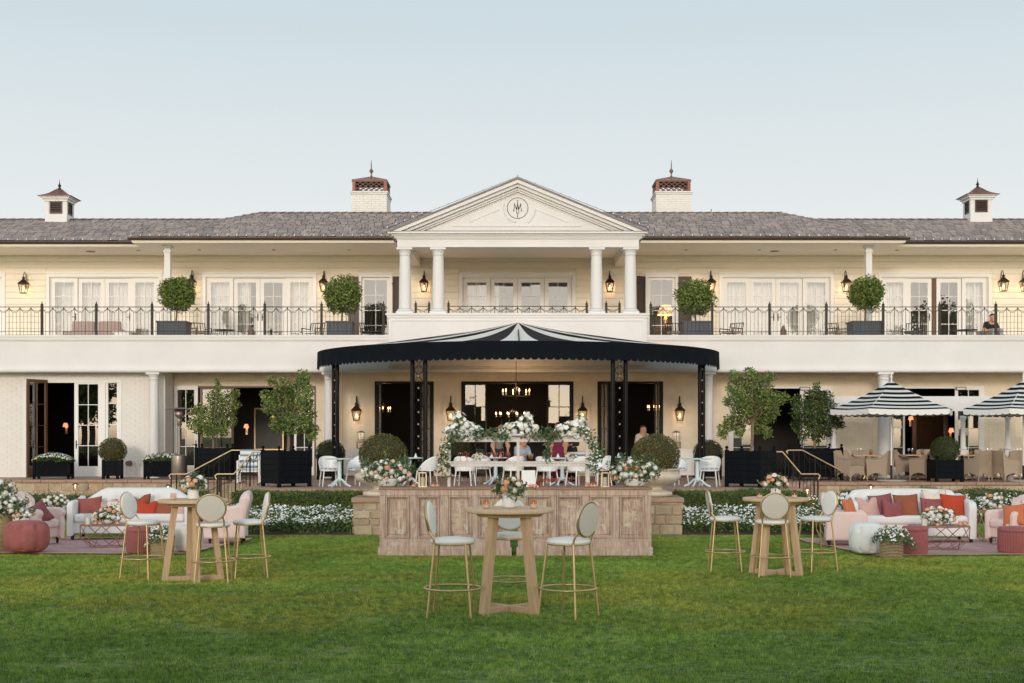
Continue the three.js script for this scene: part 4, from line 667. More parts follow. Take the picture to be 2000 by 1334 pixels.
function sconce(px, py, Z, label) {
  const t = thing('wall_sconce', label, 'wall lamp', [PX(px, Z), PY(py, Z), -Z]);
  mesh('back_plate', bx(0.07, 0.3, 0.02, 0, -0.16, -0.08), MT.brass, t); mesh('arm', tube([[0, -0.2, -0.08], [0, -0.22, -0.02], [0, -0.1, 0]], 0.01, 10, 5), MT.brass, t);
  mesh('lamp_shade', new THREE.CylinderGeometry(0.06, 0.1, 0.14, 16, 1, true), S({ color: lin(0.5, 0.25, 0.15), emissive: lin(1, 0.42, 0.2), emissiveIntensity: 0.9, side: THREE.DoubleSide }), t);
  pl(t, 0, 0, 0.05, 0.25, [1, 0.5, 0.25], 4);
}
sconce(128, 830, 46.0, 'pink shaded lamp glowing inside the leftmost garden doors'); sconce(481, 832, 47.0, 'pink shaded lamp glowing inside the doorway behind the citrus trees');
sconce(1779, 816, 47.2, 'amber shaded lamp glowing left of the mirror in the dining doorway'); sconce(1858, 840, 44.0, 'amber shaded lamp glowing on the door jamb of the dining doorway');
{ // framed picture and mirror indoors
  const a = thing('framed_picture', 'dark painting in a thin gilt frame inside the doorway behind the citrus trees', 'painting', [PX(524, 49.7), PY(838, 49.7), -49.85]); mesh('frame', [bx(1.12, 0.05, 0.05, 0, 0.78), bx(1.12, 0.05, 0.05, 0, -0.78), bx(0.05, 1.5, 0.05, 0.54, 0), bx(0.05, 1.5, 0.05, -0.54, 0)], MT.brass, a); mesh('canvas', bx(1.02, 1.5, 0.02), S({ map: mottle([0.02, 0.018, 0.014], 0.8, 1.2, 181, 3), roughness: 0.35 }), a);
  const m = thing('mirror', 'tall mirror in a dark brown frame inside the dining doorway', 'mirror', [PX(1818, 47.5), PY(838, 47.5), -47.6]); mesh('frame', [bx(1.3, 0.14, 0.08, 0, 0.93), bx(1.3, 0.14, 0.08, 0, -0.93), bx(0.14, 1.72, 0.08, 0.58, 0), bx(0.14, 1.72, 0.08, -0.58, 0), bx(1.3, 1.98, 0.03, 0, 0, -0.06)], MT.brownWood, m); mesh('silvering', bx(1.02, 1.72, 0.02), S({ color: lin(0.75, 0.75, 0.72), roughness: 0.02, metalness: 1 }), m);
}
// sheer curtains behind the balcony doors
{
  const wav = (w, h, k) => { const N = 40, pos = []; const f = (i, y) => [w * i / N - w / 2, y, 0.035 * Math.sin(i / N * k * 2 * Math.PI) + 0.012 * Math.sin(i * 2.3)]; for (let i = 0; i < N; i++) { const a = f(i, 0), b = f(i + 1, 0), c = f(i + 1, h), d = f(i, h); pos.push(...a, ...b, ...c, ...a, ...c, ...d); } const g = new THREE.BufferGeometry(); g.setAttribute('position', new THREE.Float32BufferAttribute(pos, 3)); g.computeVertexNormals(); return ready(g); };
  const cur = [wav(0.98, 2.44, 7), wav(0.60, 2.44, 6), wav(1.0, 2.44, 9)], put1 = (px, k, d) => { const m = mesh('sheer_curtain', cur[k], MT.sheer); m.position.set(PX(px, 46.8), YB + 0.02, -46.8 - d); tag(m, 'sheer white curtain hanging behind balcony glass', 'curtain', 'sheer curtains of the upper rooms'); };
  for (const [px, k] of [[122, 0], [178, 2], [232, 0], [284, 2], [426, 0], [472, 1], [586, 2], [926, 1], [958, 1], [1438, 2], [1490, 0], [1546, 2], [1596, 0], [1747, 2], [1902, 0]]) put1(px, k, 0.05 + 0.1 * rnd());
}
// ---------------------------------------------------------------- plants
function shell(cx, cy, cz, rx, ry, rz, t0 = 0.8) { return () => { const u = rr(-1, 1), a = rr(0, 6.283), s = Math.sqrt(1 - u * u), k = t0 + (1 - t0) * Math.sqrt(rnd()), x = s * Math.cos(a), z = s * Math.sin(a); return [cx + x * rx * k, cy + u * ry * k, cz + z * rz * k, x, u + 0.15, z]; }; }
rnd = mulberry(501);
// clipped box ball: outer leaves over a twiggy inner mass
function boxBall(parent, name, r, y, n, tints, len = 0.045) {
  const bump = (g) => { const p = g.attributes.position; for (let i = 0; i < p.count; i++) { const k = 0.93 + 0.1 * fbm(p.getX(i) / r * 0.2 + 0.5, p.getY(i) / r * 0.2 + p.getZ(i) * 0.3 + 0.5, 8, 8, 2, 77); p.setXYZ(i, p.getX(i) * k, p.getY(i) * k, p.getZ(i) * k); } g.computeVertexNormals(); return g; };
  const c = mesh(name, leaves(n, shell(0, y, 0, r, r * 0.93, r, 0.84), len, len * 0.62, tints, 0.7), MT.leaf, parent);
  mesh('twigs', bump(new THREE.SphereGeometry(r * 0.86, 20, 14)).scale(1, 0.93, 1).translate(0, y, 0), MT.soil, c);
  return c;
}
function planterBox(parent, w, h, mat = MT.planter, balls = true, slats = true) {
  const p = mesh('planter_box', [bx(w - 0.1, h - 0.12, 0.03, 0, h / 2 + 0.03, w / 2 - 0.04), bx(w - 0.1, h - 0.12, 0.03, 0, h / 2 + 0.03, -w / 2 + 0.04), bx(0.03, h - 0.12, w - 0.1, w / 2 - 0.04, h / 2 + 0.03, 0), bx(0.03, h - 0.12, w - 0.1, -w / 2 + 0.04, h / 2 + 0.03, 0), bx(w - 0.1, 0.03, w - 0.1, 0, 0.11, 0)], mat, parent);
  for (const sx of [-1, 1]) for (const sz of [-1, 1]) { const q = mesh('corner_post', rb(0.09, h, 0.09, 0.008, 0, h / 2, 0), mat, p); q.position.set(sx * (w / 2 - 0.045), 0, sz * (w / 2 - 0.045)); if (balls) mesh('ball_finial', [cyl(0.03, 0.02, 0.03, 10, 0, h, 0), ball(0.042, 0, h + 0.065, 0, 12)], mat, q); }
  if (slats) for (const [s, ax] of [[1, 0], [-1, 0], [1, 1], [-1, 1]]) { const n = Math.max(3, Math.round((h - 0.16) / 0.17)), sh = (h - 0.16) / n; for (let i = 0; i < n; i++) { const m = mesh('slat', rb(w - 0.185, sh - 0.008, 0.024, 0.005), mat, p); m.position.set(ax ? s * (w / 2 - 0.018) : 0, 0.10 + sh * (i + 0.5), ax ? 0 : s * (w / 2 - 0.018)); m.rotation.y = ax ? Math.PI / 2 : 0; } }
  mesh('soil', bx(w - 0.12, 0.04, w - 0.12, 0, h - 0.09, 0), MT.soil, p);
  return p;
}
// citrus tree: limbs to leafy clumps
function citrus(label, px, py, Z, boxW, boxH, turn, spec, seed) {
  rnd = mulberry(seed);
  const t = thing('citrus_tree', label, 'tree', [PX(px, Z), TY, -Z], 0, 'citrus trees in black planter boxes');
  const pb = planterBox(t, boxW, boxH); pb.rotation.y = turn;
  const [fx, fy] = spec.fork, k = Z / F, to = (x, y) => [(x - px) * k, PY(y, Z) - TY];
  const B = [...to(spec.base[0], spec.base[1]), 0], K = [...to(fx, fy), 0], tr = [tube([[B[0], B[1] - 0.1, 0], [(B[0] * 2 + K[0]) / 3 + 0.02, B[1] + (K[1] - B[1]) * 0.35, 0.02], [K[0], K[1], 0]], 0.04, 10, 8)];
  const clumps = spec.clumps.map(([x, y, r]) => { const [cx, cy] = to(x, y), R = r * k; const cz = rr(-0.5, 0.5) * spec.depth * Math.max(0.3, 1 - Math.abs(cx) * 0.3); tr.push(tube([[K[0], K[1] - 0.05, 0], [(K[0] + cx) / 2, (K[1] + cy) / 2 + 0.06, cz * 0.4], [cx, cy, cz]], 0.009, 8, 5)); return [cx, cy, cz, R]; });
  mesh('trunk', tr, MT.trunk, t);
  const tot = clumps.reduce((s, c) => s + c[3] ** 2, 0), per = [];
  for (const c of clumps) { const n = Math.round(spec.n * 1.1 * c[3] ** 2 / tot); for (let i = 0; i < n; i++) per.push(c); }
  const crown = leaves(per.length, (i) => { const [cx, cy, cz, R] = per[i]; let x, y, z, d; do { x = rr(-1, 1); y = rr(-1, 1); z = rr(-1, 1); d = Math.hypot(x, y, z); } while (d > 1); const q = 0.55 + 0.6 * Math.pow(d, 0.5) * rr(0.75, 1.12); const f = R * q / Math.max(d, 0.2) * d; return [cx + x * R * 1.12, cy + y * R * 1.08, cz + z * R * 1.1, x * 0.6, 0.6 + y * 0.4, z * 0.6 + 0.45]; }, 0.09, 0.04, spec.tints || GREEN.citrus, 0.75);
  mesh('crown', crown, MT.leaf, t);
  for (const [x, y] of spec.fruit || []) { const [a, b] = to(x, y); mesh('lemon', ball(0.04, a, b, spec.depth * 0.45, 10), S({ color: lin(0.62, 0.46, 0.05), roughness: 0.5 }), t); }
  return t;
}
citrus('lemon tree with one yellow fruit in a large black planter box left of the canopy', 559, 950, 34.4, 0.98, 0.97, 0.66, { base: [562, 880], fork: [564, 842], depth: 1.1, n: 5200, clumps: [[592, 735, 13], [585, 755, 18], [555, 752, 14], [530, 742, 9], [515, 770, 9], [540, 775, 17], [568, 780, 22], [600, 785, 16], [590, 805, 20], [550, 805, 20], [530, 795, 12], [545, 828, 17], [575, 828, 20], [600, 825, 16], [608, 840, 14], [612, 855, 8], [520, 782, 8], [605, 765, 10]], fruit: [[540, 815]] }, 511);
citrus('leafy citrus tree in a black planter box beside the patio heater', 419, 937, 39.6, 1.02, 0.98, 0.05, { base: [416, 880], fork: [416, 850], depth: 1.1, n: 4200, clumps: [[424, 745, 6], [425, 757, 8], [412, 775, 14], [430, 780, 14], [452, 770, 11], [458, 790, 9], [440, 800, 16], [410, 802, 17], [388, 800, 11], [376, 806, 8], [380, 828, 12], [400, 828, 18], [425, 828, 18], [445, 822, 13], [415, 843, 12], [440, 843, 10], [390, 842, 9]], tints: GREEN.citrus }, 513);
citrus('tall bushy citrus tree in a large black planter box right of the canopy', 1466, 951, 34.3, 1.02, 0.97, -0.60, { base: [1466, 880], fork: [1470, 825], depth: 1.3, n: 6500, clumps: [[1468, 722, 7], [1470, 735, 12], [1440, 735, 12], [1500, 738, 10], [1455, 755, 20], [1490, 755, 20], [1425, 760, 9], [1432, 780, 20], [1465, 780, 24], [1500, 782, 22], [1522, 778, 10], [1420, 785, 8], [1445, 805, 20], [1478, 808, 22], [1510, 805, 18], [1430, 825, 14], [1418, 838, 11], [1412, 850, 8], [1450, 832, 14], [1490, 832, 16], [1500, 845, 10], [1440, 845, 9]], fruit: [] }, 515);
citrus('dark leaved citrus tree in a black planter box beside the striped umbrella', 1592, 937, 39.5, 1.34, 0.98, 0.04, { base: [1590, 880], fork: [1590, 852], depth: 1.1, n: 4600, clumps: [[1590, 755, 7], [1588, 770, 12], [1610, 775, 12], [1565, 785, 15], [1592, 790, 20], [1615, 795, 14], [1558, 805, 14], [1580, 812, 20], [1610, 815, 18], [1632, 822, 12], [1640, 830, 8], [1565, 830, 14], [1590, 838, 18], [1618, 840, 16], [1570, 852, 10], [1628, 848, 9], [1600, 855, 10]], tints: GREEN.dark.concat(GREEN.citrus.slice(0, 2)) }, 517);
// clipped lollipop trees in grey boxes on the balcony
function lollipop(label, px, box, cy, rpx, stem, seed, split) {
  rnd = mulberry(seed); const Z = 41.9, k = Z / F, t = thing('topiary_tree', label, 'tree', [PX(box[0], Z), YB, -Z], 0, 'topiary trees on the balcony'), W = (box[1]) * k, h = 30 * k;
  const p = mesh('planter_box', [bx(W, h, W * 0.8, 0, h / 2, 0), bx(W + 0.05, 0.05, W * 0.8 + 0.05, 0, h - 0.02, 0)], MT.planterGrey, t);
  for (let i = -3; i <= 3; i++) mesh('groove_strip', bx(W / 8, h - 0.1, 0.012, i * W / 7.4, h / 2 - 0.01, W * 0.4 + 0.006), MT.planterGrey, p);
  const cx = (px - box[0]) * k, yy = PY(cy, Z) - YB, r = rpx * k;
  mesh('trunk', [tube([[cx * 0.5, h - 0.1, 0], [cx * 0.8, h + 0.2, 0.01], [cx, yy - r * 0.4, 0]], 0.03, 10, 7), tube([[cx, yy - r * 0.5, 0], [cx + 0.1, yy, 0.1], [cx + 0.2, yy + 0.2, 0]], 0.015, 8, 5), tube([[cx, yy - r * 0.5, 0], [cx - 0.15, yy, 0], [cx - 0.2, yy + 0.2, 0.1]], 0.015, 8, 5)], MT.trunk, t);
  const lob = Array.from({ length: 30 }, (_, i) => { const u = -0.9 + 1.85 * (i + 0.5) / 30, a = i * 2.4, s = Math.sqrt(1 - u * u) * 0.66; return [cx + s * Math.cos(a) * r, yy + u * 0.66 * r, s * Math.sin(a) * r, r * rr(0.24, 0.50)]; });
  lob.push([cx, yy, 0, r * 0.62]);
  mesh('crown', leaves(6500, (i) => { const L = lob[i % lob.length]; const [x, y, z, nx, ny, nz] = shell(0, 0, 0, 1, 1, 1, 0.5)(); return [L[0] + x * L[3], L[1] + y * L[3], L[2] + z * L[3], nx, ny + 0.3, nz]; }, 0.095, 0.048, GREEN.ball, 0.8), MT.leaf, t);
}
lollipop('round clipped tree in a slate grey box below the left eave post', 346, [340, 56], 574, 37, 0, 521);
lollipop('round clipped tree in a slate grey box beside the left shuttered window', 669, [665, 49], 578, 40, 0, 522);
lollipop('round clipped tree in a slate grey box beside the right shuttered window', 1358, [1358, 54], 583, 39, 0, 523);
lollipop('slim clipped tree in a slate grey box below the right eave post', 1691, [1688, 57], 573, 35, 0, 524);
// box balls in black planters along the terrace
function topiary(label, px, baseY, Z, w, h, r, cyPx, seed, tints = GREEN.dark, balls = false) {
  rnd = mulberry(seed); const t = thing('box_topiary', label, 'shrub', [PX(px, Z), TY, -Z], 0, 'clipped box balls in black planters'); planterBox(t, w, h, MT.planter, balls, true);
  boxBall(t, 'foliage', r, PY(cyPx, Z) - TY, 3400, tints, 0.042); mesh('stem', cyl(0.03, 0.03, 0.3, 8, 0, h - 0.15, 0), MT.trunk, t); return t;
}
topiary('olive green box ball in a small lattice planter beside the white garden door', 220, 934, 40.2, 0.52, 0.58, 0.43, 880, 531, GREEN.box);
topiary('dark box ball in a black planter behind the left cafe table', 645, 930, 39.6, 0.72, 0.78, 0.46, 886, 532);
topiary('dark box ball in a black planter behind the right cafe table', 1383, 930, 39.6, 0.72, 0.78, 0.46, 886, 533);
topiary('dark box ball in a black planter left of the middle doors', 897, 930, 41.4, 0.7, 0.75, 0.42, 880, 534);
topiary('dark box ball with ball finials on its planter between the dining tables', 1846, 941, 37.9, 0.82, 0.66, 0.42, 878, 535, GREEN.dark.concat(GREEN.hedge.slice(0, 2)), true);
// troughs of white flowers
const petal5 = (r) => { const o = []; for (let i = 0; i < 5; i++) { const a = i * 1.2566; const g = new THREE.CircleGeometry(r * 0.42, 5).rotateX(-Math.PI / 2 + 0.35).translate(0, 0, r * 0.5).rotateY(a); o.push(g); } o.push(new THREE.ConeGeometry(r * 0.16, r * 0.15, 5).translate(0, r * 0.05, 0)); return o; };
const blossom = geo(petal5(0.5));
function blossoms(name, parent, n, sample, size, mat = MT.petal) {
  const im = new THREE.InstancedMesh(blossom, mat, n), m = new THREE.Matrix4(), q = new THREE.Quaternion(), e = new THREE.Euler();
  for (let i = 0; i < n; i++) { const [x, y, z, nx, ny, nz] = sample(i); q.setFromUnitVectors(V(0, 1, 0), V(nx + rr(-0.5, 0.5), ny + rr(-0.3, 0.5), nz + rr(-0.3, 0.6)).normalize()); const s = size * rr(0.55, 1.25); m.compose(V(x, y, z), q, V(s, s, s)); im.setMatrixAt(i, m); }
  im.name = parent === scene ? numbered(name) : name; im.castShadow = im.receiveShadow = true; parent.add(im); return stuff(im);
}
function trough(label, x0, x1, Z, h, seed) {
  rnd = mulberry(seed); const w = (x1 - x0) * Z / F, d = 0.46, t = thing('flower_trough', label, 'planter', [PX((x0 + x1) / 2, Z), TY, -Z], 0, 'black lattice troughs of white flowers');
  const p = mesh('trough_box', [bx(w - 0.08, h - 0.1, d - 0.08, 0, h / 2 + 0.03, 0), bx(w, 0.05, d, 0, h - 0.025, 0), bx(w, 0.05, d, 0, 0.1, 0)], MT.planter, t);
  for (const sx of [-1, 1]) for (const sz of [-1, 1]) { const f = mesh('corner_post', bx(0.07, h, 0.07, 0, h / 2, 0), MT.planter, p); f.position.set(sx * (w / 2 - 0.035), 0, sz * (d / 2 - 0.035)); }
  const lat = []; for (let x = -w / 2 + 0.1; x < w / 2 - 0.2; x += 0.11) lat.push(bar([x, 0.13, d / 2 - 0.03], [x + 0.28, h - 0.06, d / 2 - 0.03], 0.008, 4), bar([x + 0.28, 0.13, d / 2 - 0.03], [x, h - 0.06, d / 2 - 0.03], 0.008, 4));
  for (let z = -d / 2 + 0.05; z < d / 2 - 0.15; z += 0.08) lat.push(bar([w / 2 - 0.03, 0.13, z], [w / 2 - 0.03, h - 0.06, z + 0.2], 0.008, 4), bar([w / 2 - 0.03, 0.13, z + 0.2], [w / 2 - 0.03, h - 0.06, z], 0.008, 4));
  mesh('lattice', lat, MT.planter, p);
  const dome = (k) => () => { const u = rr(-1, 1), a = rr(-1, 1), H = 0.30 * Math.sqrt(Math.max(0, 1 - u * u * 0.85)) * (1 - a * a * 0.4); return [u * (w / 2 + 0.03), h - 0.05 + H * rr(k, 1), a * (d / 2 + 0.03), u * 0.5, 0.8, a * 0.6]; };
  mesh('foliage', leaves(1800, dome(0.2), 0.06, 0.035, GREEN.hedge, 0.8), MT.leaf, t);
  blossoms('white_blossoms', t, 420, dome(0.85), 0.055);
}
trough('black lattice trough of white flowers in front of the open garden doors', 69, 140, 40.0, 0.56, 541);
trough('black lattice trough of white flowers between the column and the patio heater', 284, 358, 40.0, 0.56, 542);
// hedges and white flower beds
function hedge(label, x0, x1, z0, z1, y0, y1, n, seed, rag = 0.05) {
  rnd = mulberry(seed); const t = thing('hedge', label, 'hedge', [(x0 + x1) / 2, y0, -(z0 + z1) / 2], 0), w = x1 - x0, d = z1 - z0, h = y1 - y0;
  const wob = (x) => (fbm(x / 40 + 0.5, 0.3, 90, 3, 3, seed) - 0.5) * rag * 2.5;
  mesh('leafage', leaves(n, () => { const f = rnd(), x = rr(-w / 2, w / 2); if (f < 0.5) return [x, h * rr(0.05, 1) + wob(x), d / 2 - rr(0, 0.07), 0, 0.35, 1]; if (f < 0.9) return [x, h + wob(x) - rr(0, 0.06) + (rnd() < 0.12 ? rr(0, rag) : 0), rr(-d / 2, d / 2), 0, 1, 0.2]; const s = rnd() < 0.5 ? -1 : 1; return [s * (w / 2 - rr(0, 0.05)), h * rnd(), rr(-d / 2, d / 2), s, 0.3, 0]; }, 0.055, 0.03, GREEN.hedge, 0.7), MT.leaf, t);
  mesh('twigs', bx(w - 0.12, h - 0.1, d - 0.12, 0, (h - 0.1) / 2, 0), MT.soil, t);
}
hedge('clipped green hedge in front of the terrace left of the stone pedestal', -6.75, -3.75, 31.4, 32.8, -0.72, 0.05, 15000, 551);
hedge('clipped green hedge in front of the terrace right of the stone pedestal', 4.05, 7.1, 31.4, 32.8, -0.72, 0.05, 15000, 552);
hedge('ragged low hedge along the stone wall behind the left sofa', -15.6, -8.2, 34.3, 35.8, -0.73, -0.16, 18000, 553, 0.13);
hedge('low hedge along the stone wall behind the right sofa', 8.9, 17, 34.1, 35.4, -0.73, -0.04, 18000, 554, 0.08);
function bed(label, x0, x1, z0, z1, y0, y1, n, seed) {
  rnd = mulberry(seed); const w = x1 - x0, d = z1 - z0;
  const soil = shp([[0, -0.2], [d, -0.2], [d, y1 - y0], [0, 0.05]]), s = ex(soil, w).rotateY(Math.PI / 2).translate(x0, y0, -z0);
  const t = thing('flower_bed', label, 'flower bed', [0, 0, 0]); mesh('soil', s, MT.soil, t);
  const row = (hh, gate) => () => { let v, x = rr(x0, x1); do { v = rnd(); x = rr(x0, x1); } while (Math.abs(v - 0.52 - 0.03 * Math.sin(x * 3)) < 0.07 || (gate && fbm(x / 20 + 0.5, v * 0.15 + 0.5, 110, 110, 2, seed) < rr(0.32, 0.56))); const m = 0.24 + 0.10 * fbm(x / 20 + 0.5, v * 0.2 + 0.5, 60, 20, 2, 5); return [x, y0 + 0.03 + (y1 - y0) * v + m * hh(), -z0 - d * v, 0, 0.85, 0.45]; };
  stuff(mesh('foliage', leaves(n * 6, row(() => rr(0.05, 1)), 0.075, 0.042, GREEN.hedge, 0.7), MT.leaf, t));
  blossoms('white_blossoms', t, n, row(() => rr(0.72, 1.1), true), 0.055);
}
bed('sloping bed of small white flowers left of the stone pedestal', -6.75, -3.45, 28.5, 31.35, -0.74, -0.56, 1500, 561);
bed('sloping bed of small white flowers right of the stone pedestal', 3.75, 7.15, 28.5, 31.35, -0.74, -0.56, 1500, 562);
bed('bed of white flowers behind the left sofa', -15.6, -7.2, 32.4, 34.2, -0.74, -0.68, 1700, 563);
bed('bed of white flowers behind the right sofa', 7.6, 17, 31.8, 34.0, -0.74, -0.42, 2300, 564);
hedge('unseen rough hedge behind the camera, raised to shade the near lawn', -14, 14, -1.9, -0.9, 0, 2.55, 5000, 555, 0.5); hedge('unseen tall shrub added behind the camera to shade the lawn on the left', -5.6, -2.1, -2.1, -0.95, 0, 3.7, 3000, 556, 0.5); hedge('unseen tall shrub added behind the camera to shade the lawn on the right', 0.4, 2.6, -2.1, -0.95, 0, 3.6, 2500, 557, 0.5);  // out of view; heights and gaps shaped to darken the near lawn
// path lights standing in the beds
for (const [px, py, Z, l] of [[147, 946, 38.5, 'copper path light in the hedge behind the left sofa'], [328, 949, 38.5, 'copper path light beside the left steps'], [1577, 955, 33.2, 'copper path light beside the right steps'], [1701, 949, 36.7, 'copper path light by the wall behind the right sofa']]) {
  const y = PY(py, Z), t = thing('path_light', l, 'garden lamp', [PX(px, Z), -0.73, -Z]), h = y + 0.73; mesh('stake', cyl(0.014, 0.014, h, 6), MT.copperDull, t); mesh('hat', lathe([[0, h + 0.06], [0.02, h + 0.06], [0.11, h - 0.005], [0.11, h - 0.012], [0, h + 0.03]], 14), MT.copperDull, t); mesh('bulb', ball(0.022, 0, h - 0.02, 0, 8), MT.flame, t); pl(t, 0, h - 0.07, 0.06, 0.25, [1, 0.66, 0.36], 1);
}
// ---------------------------------------------------------------- flowers for vases
const petalPatch = (r, ph, dph, th, dth) => new THREE.SphereGeometry(r, 4, 3, ph, dph, th, dth);
function roseGeo() {
  const o = [ball(0.42, 0, 0.55, 0, 8)];
  for (let i = 0; i < 3; i++) o.push(petalPatch(0.55, i * 2.1, 2.0, 0.45, 1.3).translate(0, 0.45, 0));
  for (let i = 0; i < 4; i++) { const g = petalPatch(0.75, -0.7, 1.5, 0.75, 1.0).translate(0, 0.3, 0).rotateX(0.10).rotateY(i * 1.571 + 0.4); o.push(g); }
  for (let i = 0; i < 5; i++) { const g = petalPatch(0.95, -0.62, 1.3, 0.95, 0.8).translate(0, 0.12, 0).rotateX(0.2).rotateY(i * 1.2566); o.push(g); }
  return ready(o.map((g) => g.translate(0, -0.2, 0)));
}
const ROSE = roseGeo();
const ORCHID = ready(Array.from({ length: 5 }, (_, i) => new THREE.SphereGeometry(0.5, 6, 4).scale(0.9, 0.22, 1).translate(0, 0.1, 0.52).rotateX(-0.28).rotateY(i * 1.2566)).concat([ball(0.22, 0, 0.2, 0, 6)]));
const FL = { w: ['white_rose', MT.petal], c: ['cream_rose', MT.petalCream], p: ['peach_rose', MT.petalPeach], b: ['blush_rose', MT.petalBlush] };
// blooms on the upper part of an ellipsoid, leaves between and around them
function bouquet(parent, C, R, n, mix, size, leafN, o = {}) {
  const { low = -0.25, leafLen = 0.085, front = 0, sprig = 0, orchid = 0, tints = GREEN.bouquet } = o, pts = [];
  const samp = (lo) => { let u, a, x, y, z; do { y = rr(lo, 1); a = rr(0, 6.283); const s = Math.sqrt(Math.max(0, 1 - y * y)); x = s * Math.cos(a); z = s * Math.sin(a); } while (z < -0.55 + front * 0.4 && rnd() < 0.7); return [x, y, z]; };
  for (let i = 0; i < n; i++) {
    let p, k = 0; do { p = samp(low); k++; } while (k < 30 && pts.some((q) => Math.hypot((q[0] - p[0]) * R[0], (q[1] - p[1]) * R[1], (q[2] - p[2]) * R[2]) < size * 0.8)); pts.push(p);
    const [nm, mat] = FL[mix[(rnd() * mix.length) | 0]], q = rr(0.86, 1.06), b = mesh(orchid && rnd() < orchid ? 'white_orchid' : nm, orchid && rnd() < orchid ? ORCHID : ROSE, mat, parent), s = size * 0.5 * rr(0.7, 1.2);
    b.position.set(C[0] + p[0] * R[0] * q, C[1] + p[1] * R[1] * q, C[2] + p[2] * R[2] * q); b.scale.setScalar(s);
    b.quaternion.setFromUnitVectors(V(0, 1, 0), V(p[0] / R[0], p[1] / R[1] + 0.4 / Math.max(...R), p[2] / R[2] + 0.35 / Math.max(...R)).normalize());
  }
  const L = [leaves(leafN, () => { const p = samp(low - 0.35), q = rr(0.5, 1.08); return [C[0] + p[0] * R[0] * q, C[1] + p[1] * R[1] * q, C[2] + p[2] * R[2] * q, p[0], p[1] * 0.5 + 0.3, p[2]]; }, leafLen, leafLen * 0.42, tints, 0.6)];
  for (let i = 0; i < sprig; i++) { const p = samp(-0.1), a = V(C[0] + p[0] * R[0] * 0.8, C[1] + p[1] * R[1] * 0.8, C[2] + p[2] * R[2] * 0.8), d = V(p[0] * 1.1, p[1] + 0.25, p[2]).normalize(), len = R[0] * rr(0.35, 0.7); L.push(leaves(14, (k) => { const t = k / 14; return [a.x + d.x * len * t, a.y + d.y * len * t, a.z + d.z * len * t, d.x + rr(-1, 1), d.y, d.z + rr(-1, 1)]; }, leafLen * 0.75, leafLen * 0.3, tints, 0.9)); }
  stuff(mesh('foliage', L, MT.leaf, parent));
}
// ---------------------------------------------------------------- bar stools
function makeStool() {
  const t = thing('bar_stool', '', 'bar stool'), lt = [[-0.16, 0.74, 0.15], [0.16, 0.74, 0.15], [-0.155, 0.74, -0.16], [0.155, 0.74, -0.16]], lb = [[-0.225, 0, 0.215], [0.225, 0, 0.215], [-0.215, 0, -0.225], [0.215, 0, -0.225]];
  for (let i = 0; i < 4; i++) mesh('leg', i < 2 ? bar(lb[i], lt[i], 0.0115, 10) : [bar(lb[i], lt[i], 0.0115, 10), tube([lt[i], [lt[i][0] * 1.02, 0.80, -0.175], [lt[i][0] * 0.95, 0.86, -0.215]], 0.0115, 10, 8)], MT.gold, t);
  mesh('footrest', new THREE.TorusGeometry(0.285, 0.0105, 8, 48).rotateX(Math.PI / 2).translate(0, 0.285, 0), MT.gold, t);
  mesh('seat_ring', new THREE.TorusGeometry(0.205, 0.011, 8, 40).rotateX(Math.PI / 2).translate(0, 0.735, 0), MT.gold, t);
  mesh('seat', lathe([[0, 0.73], [0.205, 0.73], [0.222, 0.745], [0.224, 0.765], [0.21, 0.785], [0.12, 0.797], [0, 0.80]], 40), MT.leatherette, t);
  const bk = new THREE.Matrix4().compose(V(0, 0.985, -0.232), new THREE.Quaternion().setFromEuler(new THREE.Euler(Math.PI / 2 - 0.16, 0, 0)), V(1.06, 1, 1));
  const back = mesh('backrest', lathe([[0, -0.012], [0.165, -0.012], [0.176, 0], [0.176, 0.018], [0.16, 0.03], [0.08, 0.036], [0, 0.037]], 40).applyMatrix4(bk), MT.leatherette, t);
  mesh('back_panel', lathe([[0, -0.0225], [0.166, -0.022], [0.174, -0.012], [0, -0.012]], 40).applyMatrix4(bk), MT.stoolBack, back);
  mesh('back_rim', new THREE.TorusGeometry(0.179, 0.0105, 8, 48).rotateX(Math.PI / 2).applyMatrix4(bk), MT.gold, back);
  return t;
}
const stool = makeStool(); let stoolUsed = false;
function placeStool(px, Z, turn, label) { const x = PX(px, Z), p = [x, lawnY(x, Z) + 0.003, -Z]; if (!stoolUsed) { stoolUsed = true; stool.position.set(...p); stool.rotation.y = turn; return tag(stool, label, 'bar stool', 'round backed gold bar stools'); } return copy(stool, p, turn, label, 'round backed gold bar stools'); }
const Q = Math.PI / 2;                                    // a stool faces +z (the camera) at turn 0, +x at Q
placeStool(884, 13.2, Q - 0.10, 'gold bar stool facing its table, left of the cocktail table before the bar'); placeStool(1110, 13.2, -Q - 0.62, 'gold bar stool seen from behind, right of the cocktail table before the bar'); placeStool(996, 14.2, 0.02, 'gold bar stool between the bar front and its cocktail table');
placeStool(280, 17.6, Q - 0.28, 'gold bar stool in front of the orange pillow of the left sofa'); placeStool(416, 17.15, -Math.PI + 0.12, 'gold bar stool turned away at the cocktail table near the left sofa'); placeStool(487, 17.9, -Q + 0.30, 'gold bar stool in front of the white flower bed, near the left sofa');
placeStool(1416, 19.0, Q - 0.05, 'gold bar stool in front of the white flower bed right of the bar'); placeStool(1508, 17.95, Math.PI - 0.04, 'gold bar stool turned away at the cocktail table right of the bar'); placeStool(1594, 19.0, -Q + 0.32, 'gold bar stool in front of the blush armchair by the right sofa');
